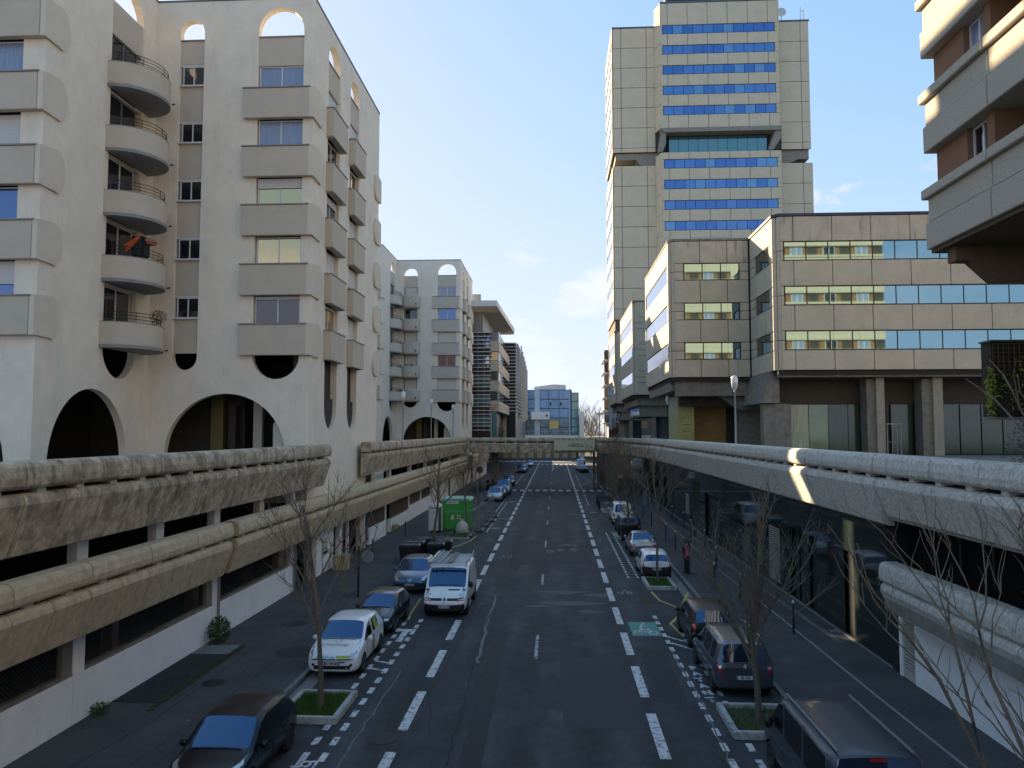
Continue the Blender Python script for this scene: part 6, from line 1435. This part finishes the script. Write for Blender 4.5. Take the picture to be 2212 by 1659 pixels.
bare_tree(5.6, 78.5, .1, 6.8, .7, 19, 'bare tree on the right near the cycle racks', group=gt, dens=.8)
bare_tree(6.9, 93.0, .1, 6.5, .8, 20, 'bare tree on the right just before the footbridge', group=gt, dens=.8)
gf = 'large bare trees beyond the far crossroads'
for i, (x, y_, h, lb) in enumerate(((9.6, 262, 17, 'tallest bare tree beyond the stair tower'), (12.6, 275, 14, 'bare tree partly behind the slim balcony block'), (8.0, 285, 12, 'small bare tree next to the stair tower'))):
    bare_tree(x, y_, 0, h, 1.0, 40 + i, lb, m=M_bark, r0=.3, group=gf, trunk_h=h * .4)
rr = random.Random(3); b = MB()
for i in range(260):
    x = rr.uniform(-60, 90); y_ = rr.uniform(330, 380); h = rr.uniform(6, 11)
    for k in range(9): a = Vector((x, y_, h * .3)); e = a + Vector((rr.uniform(-2.5, 2.5), rr.uniform(-2, 2), rr.uniform(.4, .75) * h)); b.tube([a, e], .14, 3, r2=.03)
o = tag(b.build('distant_wood', mat('distant_brown_wood', (.16, .12, .09), .95), recalc=False), 'brown leafless wood in the distance beyond the crossroads', 'trees'); struct(o, 'stuff')

# ------------------------------------------------------------------ planters with grass
def grass(name, parent, x0, x1, y0, y1, z, n, seed, ms=(M_grass,), hh=.16):
    rr = random.Random(seed); b = MB()
    for i in range(n):
        x, y = rr.uniform(x0, x1), rr.uniform(y0, y1); h = hh * rr.uniform(.5, 1.3); a_ = rr.uniform(0, 6.28); w = .012; dx, dy = math.cos(a_) * w, math.sin(a_) * w; lx, ly = rr.uniform(-.06, .06), rr.uniform(-.06, .06)
        b.add([(x - dx, y - dy, z), (x + dx, y + dy, z), (x + lx, y + ly, z + h)], [(0, 1, 2)], rr.choice(ms))
    return struct(b.build(name, None, parent, recalc=False), 'stuff')
def planter(x0, x1, y0, y1, lb, n, seed, sparse=False, h=.2):
    t = thing('kerb_planter', lb, 'planter', ((x0 + x1) / 2, (y0 + y1) / 2, 0)); cx, cy = (x0 + x1) / 2, (y0 + y1) / 2; a, c = (x1 - x0) / 2, (y1 - y0) / 2; w = .17
    MB().box(-a + w, a - w, -c + w, c - w, 0, .07).build('soil', M_soil, t)
    for (q0, q1, q2, q3) in ((-a, a, -c, -c + w), (-a, a, c - w, c), (-a, -a + w, -c + w + .005, c - w - .005), (a - w, a, -c + w + .005, c - w - .005)):
        o = MB().box(q0, q1, q2, q3, 0, h).build('kerb_stone', M_stone, t, bevel=.02)
    grass('grass', t, -a + w, a - w, -c + w, c - w, .06, n, seed, (M_grass, M_grass, M_leaf) if not sparse else (M_grass, M_bark2)); return t
planter(-7.75, -6.0, 21.2, 23.5, 'white kerbed grass planter at the near left tree', 5200, 1)
planter(4.6, 6.5, 20.8, 23.05, 'white kerbed planter with sparse grass beside the dark van', 900, 2, True)
planter(4.6, 6.1, 39.7, 42.5, 'small white kerbed grass planter before the white hatchback', 3000, 3)
planter(4.5, 6.2, 58.2, 60.4, 'kerbed planter around the tree behind the black bin', 300, 4, True)
planter(-8.7, -6.5, 57.6, 60.2, 'weedy tree pit in front of the green site cabin', 1800, 5, h=.1)
planter(4.6, 6.3, 76.6, 79.4, 'kerbed planter at the near end of the cycle racks', 200, 6, True); planter(4.6, 6.0, 86.5, 90.6, 'pale kerbed planter at the far end of the cycle racks', 200, 7, True)
# weeds, shrub at the wall, grating
for i, (x, y_, rx, ry, h, n, lb, ms) in enumerate(((-12.6, 28.6, .38, .55, .55, 1500, 'round green shrub at the foot of the white wall by the downpipe', [M_leaf]), (-12.7, 21.2, .22, .3, .2, 260, 'small green weed at the foot of the near white wall', [M_leaf]), (-12.7, 60.8, .35, .9, .35, 500, 'weeds along the wall beyond the garage entrance', [M_leaf, M_leafy]))):
    o = plant_bush('wall_shrub', None, (x, y_, .12 + h * .8), (rx, ry, h), n, ms, 60 + i, leaf=.075); tag(o, lb, 'shrub')
t = thing('ventilation_grating', 'long steel ventilation grating in the left pavement against the white wall', 'grating', (-12.35, 24.9, .12))
MB().box(-.6, .75, -2.6, 2.2, .001, .012).build('pit', M_iron, t)
for k in range(14): MB().box(-.58 + k * .1, -.565 + k * .1, -2.58, 2.18, .012, .04).build('grating_bar', M_steelg, t)
for k in range(22): MB().box(-.6, .75, -2.6 + k * .22, -2.585 + k * .22, .014, .034).build('cross_bar', M_steelg, t)
MB().box(-.6, .75, 2.25, 3.4, 0, .02).build('concrete_lid', mat('pale_concrete_lid', (.16, .17, .165), .9, n_amt=.2), t)
struct(o_ := grass('moss_strip', None, -11.58, -11.4, 21.6, 28.2, .12, 2600, 8, (M_leaf, M_bark2), .07)); o_['kind'] = 'stuff'; tag(o_, 'green moss line along the pavement grating', 'moss')

# ------------------------------------------------------------------ bollards, bins, meters, racks
def bollard(x, y_, lb, h=1.15, knob=True, r=.045):
    t = thing('bollard', lb, 'bollard', (x, y_, .12), 0, 'thin black pavement posts'); MB().lathe([(r, 0), (r, h - .12), (r * .8, h - .1), (r * .8, h - .06)], n=10).build('post', M_black, t, smooth=True)
    MB().lathe([(.01, h - .07), (r * 1.15, h - .05), (r * 1.2, h), (r * .8, h + .05), (.01, h + .065)], n=10).build('cap', M_plate if knob else M_black, t, smooth=True)
for i, (x, y_, k) in enumerate(((9.25, 31.1, 1), (8.55, 36.8, 1), (8.0, 39.9, 1), (9.2, 45.4, 1), (7.95, 49.2, 0), (7.95, 52.4, 1), (10.05, 53.2, 1), (7.9, 56.5, 1), (10.1, 58.9, 1), (8.0, 65.5, 0), (10.5, 64.5, 1), (8.0, 72, 0), (10.4, 70, 1), (7.9, 79, 0), (7.6, 86, 0), (7.4, 97, 0))):
    bollard(x, y_, ['black bollard with white knob nearest the camera on the right pavement', 'white knobbed bollard second nearest on the right pavement', 'white knobbed bollard third nearest, behind the right tree twigs', 'white knobbed bollard next to the parking meter, wall side', 'black bollard beside the silver saloon', 'white knobbed bollard kerb side beyond the parking meter', 'white knobbed bollard wall side beyond the parking meter', 'white knobbed bollard level with the black bin, kerb side', 'white knobbed bollard at the end of the wall rail', 'black bollard beside the black hatchback on the right', 'white knobbed bollard at the wall facing the black hatchback', 'black bollard beside the white people carrier', 'white knobbed bollard at the wall facing the white people carrier', 'black bollard beside the cycle racks', 'black bollard beyond the cycle racks', 'black bollard near the right footbridge piers'][i], 1.25 if k else 1.0, bool(k))
for i, (x, y_) in enumerate(((-11.5, 48.2), (-8.9, 46.6), (-11.3, 57.8), (-8.8, 64.0), (-9.0, 70), (-9.2, 78), (-9.6, 86), (-10.0, 95.5), (-9.9, 102), (-9.6, 128), (-9.4, 136))):
    bollard(x, y_, ['black bollard by the garage entrance post', 'black bollard beside the left bins, kerb side', 'black bollard between garage door and site cabin', 'black bollard behind the green cabin', 'second black bollard behind the green cabin', 'black bollard left of the site fence', 'black bollard level with the silver people mover', 'black bollard left of the mid blue hatchback', 'black bollard left of the tall silver car', 'black bollard under the footbridge on the left', 'black bollard past the footbridge on the left'][i], 1.1, False)
t = thing('traffic_sign_post', 'tall black sign post seen from behind at the left pavement edge', 'sign', (-9.45, 36.8, .12)); MB().tube([(0, 0, 0), (0, 0, 2.4)], .05, 8).build('pole', M_black, t); MB().lathe([(.01, 0), (.3, 0), (.3, .02), (.01, .02)], (.42, .1, 1.9), 18, 'y').build('disc', M_greymet, t); MB().tube([(0, .05, 1.9), (.4, .1, 1.9)], .02, 5).build('bracket', M_greymet, t)
t = thing('round_sign', 'round dark sign seen from behind before the far left pier', 'sign', (-9.9, 100.5, .12)); MB().tube([(0, 0, 0), (0, 0, 3.2)], .05, 8).build('pole', M_black, t); MB().lathe([(.01, 0), (.45, 0), (.45, .04), (.01, .04)], (0, -.06, 2.9), 18, 'y').build('disc', M_black, t)
t = thing('no_parking_sign', 'round red no parking sign with white plate on the right pavement', 'sign', (7.25, 88, .12)); MB().tube([(0, 0, 0), (0, 0, 3.9)], .05, 8).build('pole', M_black, t)
MB().lathe([(.01, 0), (.30, 0), (.30, .03), (.01, .03)], (0, -.09, 3.7), 20, 'y').build('red_disc', mat('sign_red', (.50, .04, .08), .5), t); MB().lathe([(.01, 0), (.2, 0), (.2, .01), (.01, .01)], (0, -.105, 3.7), 20, 'y').build('inner_disc', mat('sign_pale_red', (.45, .16, .22), .5), t)
MB().box(-.3, .3, -.09, -.06, 2.65, 3.35).build('white_plate', M_plate, t); o = text_ob('< >', .3, M_ink, 'arrow_print'); o.parent = t; o.location = (0, -.095, 3.0); o.rotation_euler = (R(90), 0, 0)
t = thing('parking_meter', 'black parking ticket machine with pink sticker and solar roof', 'meter', (7.3, 44.0, .12))
MB().lathe([(.19, 0), (.19, .04), (.14, .05)], n=14).build('base_plate', M_iron, t); MB().box(-.15, .15, -.12, .12, .03, 1.75).build('cabinet', M_black, t, bevel=.03); MB().box(-.11, .11, -.128, -.11, .95, 1.45).build('pink_sticker', M_pink, t)
MB().prism([(-.24, 1.86), (.28, 1.74), (.28, 1.79), (-.24, 1.91)], FX(0), -.2, .2).build('solar_roof', M_black, t); o = text_ob('P', .16, M_plate, 'letter_p', bold=.006); o.parent = t; o.location = (0, -.13, 1.58); o.rotation_euler = (R(90), 0, 0)
o = text_ob('PAYANT', .085, M_plate, 'sticker_lettering'); o.parent = t; o.location = (0, -.131, 1.2); o.rotation_euler = (R(90), R(-90), 0)
def wheelie_bin(x, y_, rz, lb, w=1.15, d=.9, h=1.05, grp='black wheeled bins on the left pavement'):
    t = thing('wheeled_bin', lb, 'bin', (x, y_, .12 if x < -8.3 or x > 6.8 else 0), R(rz), grp); b = MB()
    st = [[(sx * w / 2 * k, sy * d / 2 * k, z) for sx, sy in ((-1, -1), (1, -1), (1, 1), (-1, 1))] for k, z in ((.82, .12), (.9, .5), (1, h - .05), (1.03, h - .05), (1.03, h))]
    b.loft(st, None).build('bin_body', M_bin, t, bevel=.02)
    b = MB(); st = [[(sx * w / 2 * k, sy * d / 2 * k, z) for sx, sy in ((-1, -1), (1, -1), (1, 1), (-1, 1))] for k, z in ((1.05, h), (1.05, h + .05), (.92, h + .11), (.6, h + .14))]
    b.loft(st, None).build('lid', M_bin, t, bevel=.015)
    for k in range(3): MB().box(-w * .3 + k * w * .3 - .1, -w * .3 + k * w * .3 + .1, -d * .3, d * .3, h + .13, h + .16).build('lid_rib', M_bin, t, bevel=.01)
    MB().tube([(-w * .35, -d / 2 - .06, h - .02), (w * .35, -d / 2 - .06, h - .02)], .02, 5).build('handle', M_black, t)
    for sx in (-1, 1):
        for sy in (-1, 1): MB().lathe([(.01, -.03), (.1, -.03), (.1, .03), (.01, .03)], (sx * w * .36, sy * d * .32, .1), 10, 'x').build('wheel', M_tyre, t)
for i, (x, y_, rz, lb) in enumerate(((-8.75, 46.2, 4, 'front left wheeled bin of the black cluster on the pavement'), (-8.7, 47.5, 0, 'second wheeled bin of the cluster, behind the front one'), (-8.4, 48.9, -3, 'third wheeled bin of the cluster, farthest on the left row'), (-7.4, 47.6, 5, 'wheeled bin of the cluster right of the tree trunk'), (-7.1, 48.9, 0, 'rear right wheeled bin of the cluster beyond the tree'))):
    wheelie_bin(x, y_, rz, lb, w=1.2 if i < 3 else 1.05)
wheelie_bin(5.1, 57.3, 0, 'single tall black bin standing behind the silver saloon', w=.75, d=.75, h=1.15, grp=None)
tr_ = None
for i in range(9):
    y_ = 79.8 + i * .85; t = thing('cycle_rack', 'black cycle stand hoop number %d counted from the camera' % 1, 'rack', (5.25, y_, .0), 0, 'row of black cycle stand hoops'); t['label'] = ['nearest', 'second', 'third', 'fourth', 'middle', 'fourth last', 'third last', 'second last', 'farthest'][i] + ' black cycle stand hoop in the row beyond the white people carrier'
    b = MB(); pts = [(-.75, 0, 0), (-.75, 0, .75)] + [(-.75 + .15 * (1 - math.cos(R(a_))), 0, .75 + .15 * math.sin(R(a_))) for a_ in (30, 60, 90)] + [(.6, 0, .9)] + [(.6 + .15 * math.sin(R(a_)), 0, .75 + .15 * math.cos(R(a_))) for a_ in (30, 60, 90)] + [(.75, 0, 0)]; b.tube(pts, .035, 6); b.build('hoop', M_black, t, smooth=True)
for i, (x, y_) in enumerate(((-9.0, 104.5), (-8.5, 106.5))):
    t = thing('parked_motorcycle', ('dark scooter parked by the left footbridge pier', 'dark motorcycle right beside the left footbridge pier')[i], 'motorcycle', (x, y_, .12), R(30))
    for yy in (-.6, .6): MB().lathe([(.2, -.05), (.3, -.05), (.3, .05), (.2, .05)], (0, yy, .3), 14, 'x').build('wheel', M_tyre, t)
    MB().prism([(-.5, .35), (.5, .35), (.55, .9), (.35, .9), (.2, .6), (-.1, .75), (-.6, .85), (-.7, .7)], FYR(0), -.13, .13).build('body', M_black, t, bevel=.03); MB().tube([(-.3, .45, 1.0), (0, .5, 1.05), (.3, .45, 1.0)], .02, 5).build('handlebar', M_black, t); MB().prism([(-.65, .85), (0, .78), (.05, .84), (-.6, .95)], FYR(0), -.12, .12).build('seat', M_black, t)
    MB().prism([(.45, .9), (.62, .9), (.5, 1.35), (.44, 1.35)], FYR(0), -.16, .16).build('windscreen', M_smoke, t)
# guard rail along the right wall
t = thing('wall_rail', 'low dark rail running along the foot of the right glass wall', 'rail', (10.4, 62, .12)); b = MB().tube([(0, -9, .5), (0, 10, .5), (-.3, 10.6, .5)], .04, 6); b.build('top_bar', M_black, t)
for k in range(7): MB().tube([(0, -9 + k * 3, 0), (0, -9 + k * 3, .5)], .03, 6).build('rail_post', M_black, t)
t = thing('info_totem', 'pale grey printed totem on the right pavement near the gate', 'sign', (9.6, 84, .12)); MB().box(-.22, .22, -.08, .08, 0, 1.6).build('panel', mat('faded_totem', (.22, .24, .24), .6, n_amt=.3), t, bevel=.03)
# grid gate between podium facade and bridge
t = thing('steel_gate', 'dark steel lattice gate at the far end of the right glass wall', 'gate', (10.2, 100, .12)); b = MB()
for k in range(14): b.box(-1.6 + k * .25, -1.56 + k * .25, 0, .04, 0, 4.9)
for k in range(7): b.box(-1.6, 1.7, 0, .04, .2 + k * .75, .25 + k * .75)
b.build('lattice', M_black, t)

# ------------------------------------------------------------------ building site corner
t = thing('site_cabin', 'bright green steel site cabin with pale mint roof', 'container', (-8.05, 63.1, .02))
MB().box(-1.15, 1.15, -1.3, 1.3, .15, 2.45).build('shell', M_gbox, t, bevel=.02)
for k in range(7): MB().box(-1.12 + k * .335, -1.12 + k * .335 + .31, -1.33, -1.30, .2, 2.3).build('wall_panel', M_gbox, t)
MB().prism([(-1.2, 2.45), (1.2, 2.45), (1.05, 2.62), (-1.05, 2.62)], FX(1.35), 0, 2.7).build('roof', M_gboxl, t)
MB().box(-.75, .25, -1.36, -1.335, 2.2, 2.42).build('name_board', M_plate, t); o = text_ob('ORION', .16, M_blueink, 'lettering', bold=.004); o.parent = t; o.location = (-.5, -1.365, 2.31); o.rotation_euler = (R(90), 0, 0); o = text_ob('Service', .14, mat('teal_ink', (.05, .3, .3), .6), 'lettering'); o.parent = t; o.location = (.02, -1.365, 2.31); o.rotation_euler = (R(90), 0, 0)
MB().box(-.33, -.13, -1.36, -1.335, .95, 1.3).build('notice', M_plate, t); MB().box(.15, .42, -1.36, -1.335, 1.0, 1.3).build('notice', M_plate, t); MB().lathe([(.01, 0), (.1, 0), (.1, .012), (.01, .012)], (.285, -1.375, 1.15), 12, 'y').build('pink_disc', M_pink, t)
for sx in (-.9, .9): MB().box(sx - .1, sx + .1, -1.2, 1.2, 0, .15).build('skid', M_iron, t)
t = thing('portable_toilet', 'white and green portable toilet cabin left of the green site cabin', 'toilet', (-9.5, 60.9, .12), R(8))
MB().box(-.5, .5, -.5, .5, .1, 1.95).build('shell', mat('dark_green_plastic', (.02, .09, .04), .5), t, bevel=.03); MB().box(-.47, .22, -.55, -.5, .15, 1.85).build('door', mat('dirty_white_plastic', (.55, .55, .52), .5, n_amt=.12), t, bevel=.02); MB().box(.24, .48, -.54, -.5, .15, 1.85).build('green_side', mat('dark_green_plastic', (0, 0, 0)), t)
for sx in (-.5, .5): MB().box(sx - .04, sx + .04, -.55, -.47, .1, 1.95).build('corner_post', mat('dirty_white_plastic', (0, 0, 0)), t)
b = MB(); st = [[(.56 * k * math.copysign(abs(math.cos(a_)) ** .5, math.cos(a_)), .56 * k * math.copysign(abs(math.sin(a_)) ** .5, math.sin(a_)), z) for a_ in [2 * math.pi * (i + .5) / 16 for i in range(16)]] for k, z in ((1, 1.93), (1, 2.0), (.85, 2.15), (.5, 2.25), (.05, 2.28))]; b.loft(st, None); b.build('roof', mat('dirty_white_plastic', (0, 0, 0)), t, smooth=True)
o = text_ob('WC', .12, M_ink, 'lettering'); o.parent = t; o.location = (-.12, -.553, 1.6); o.rotation_euler = (R(90), 0, 0)
rr = random.Random(8); b = MB(); st = []
for i, (k, z) in enumerate(((.75, 0), (1.05, .12), (1.08, .35), (.95, .6), (.72, .8), (.42, .9), (.22, 1.02), (.3, 1.1), (.05, 1.08))): st.append([(.5 * k * math.cos(a_) * rr.uniform(.85, 1.15), .5 * k * math.sin(a_) * rr.uniform(.85, 1.15), z * rr.uniform(.95, 1.05)) for a_ in [2 * math.pi * i2 / 14 for i2 in range(14)]])
b.loft(st, None); o = b.build('bulk_bag', M_bag, None, smooth=True); o.location = (-7.35, 60.6, .02); tag(o, 'dirty white bulk bag in front of the green site cabin', 'bag')
def fence_panel(x0, y0, x1, y1, lb):
    dx, dy = x1 - x0, y1 - y0; l_ = math.hypot(dx, dy); t = thing('site_fence', lb, 'fence', (x0, y0, .0), math.atan2(dy, dx), 'galvanised site fence panels')
    b = MB(); b.tube([(0, 0, .15), (0, 0, 2.0), (l_, 0, 2.0), (l_, 0, .15), (0, 0, .15)], .022, 5); b.build('frame', M_greymet, t)
    b = MB(); n = int(l_ / .13)
    for k in range(1, n): b.tube([(k * l_ / n, 0, .15), (k * l_ / n, 0, 2.0)], .0028, 3)
    for k in range(1, 7): b.tube([(0, 0, .15 + k * .28), (l_, 0, .15 + k * .28)], .0028, 3)
    struct(b.build('wire_mesh', M_greymet, t, recalc=False), 'stuff')
    for x in (0, l_): MB().box(x - .18, x + .18, -.35, .35, 0, .14).build('foot_block', mat('dark_rubber_foot', (.05, .045, .045), .8), t, bevel=.02)
fp = [(-9.6, 57.3), (-6.6, 58.4), (-6.15, 61.6), (-5.95, 65.0), (-5.8, 68.4), (-5.75, 71.8), (-6.2, 75.2)]
for i in range(len(fp) - 1): fence_panel(*fp[i], *fp[i + 1], ['site fence panel in front of the portable toilet', 'site fence panel at the cabin corner', 'third site fence panel along the road', 'fourth site fence panel along the road', 'fifth site fence panel along the road', 'last site fence panel before the parked cars'][i])
o = MB().box(-.4, .4, -.25, .25, 0, .55).build('yellow_salt_box', M_yelb, None, bevel=.03); 
MB().box(-.42, .42, -.28, .28, .55, .62).build('lid', M_yelb, o, bevel=.02); o.location = (-11.0, 80.5, .6); tag(o, 'orange yellow box mounted on a post behind the green cabin', 'box'); MB().box(-.05, .05, -.05, .05, -.5, 0).build('stand', M_black, o)

# small street details: drain grids, leaf litter along the kerbs
for i, (x, y_) in enumerate(((-8.0, 29.6), (6.55, 34.6), (-8.0, 52.5), (6.55, 56.8))):
    MB().box(x - .14, x + .14, y_ - .3, y_ + .3, .001, .012).build('drain_grid', M_iron, road)
    for k in range(5): MB().box(x - .13, x + .13, y_ - .27 + k * .12, y_ - .24 + k * .12, .012, .018).build('drain_bar', M_steelg, road)
rr = random.Random(77); b = MB(); ml = [mat('dry_brown_leaf', (.10, .06, .03), .9), mat('pale_litter', (.22, .21, .19), .9), mat('dry_ochre_leaf', (0, 0, 0))]
for i in range(900):
    side = rr.random() < .5; x = (LC + abs(rr.gauss(.15, .25))) if side else (RC - abs(rr.gauss(.12, .25))); 
    if rr.random() < .3: x = rr.uniform(-12.8, -8.4) if side else rr.uniform(7, 11); z = .126
    else: z = .008
    y_ = rr.uniform(14, 75); a_ = rr.uniform(0, 6.28); r_ = rr.uniform(.02, .05)
    b.add([(x + r_ * math.cos(a_ + q), y_ + r_ * math.sin(a_ + q), z + (.004 if q else .014)) for q in (0, 1.4, 3.1, 4.6)], [(0, 1, 2, 3)], rr.choice(ml))
o = tag(b.build('leaf_litter', None, recalc=False), 'scattered dry leaves and litter along the kerbs', 'litter'); struct(o, 'stuff')
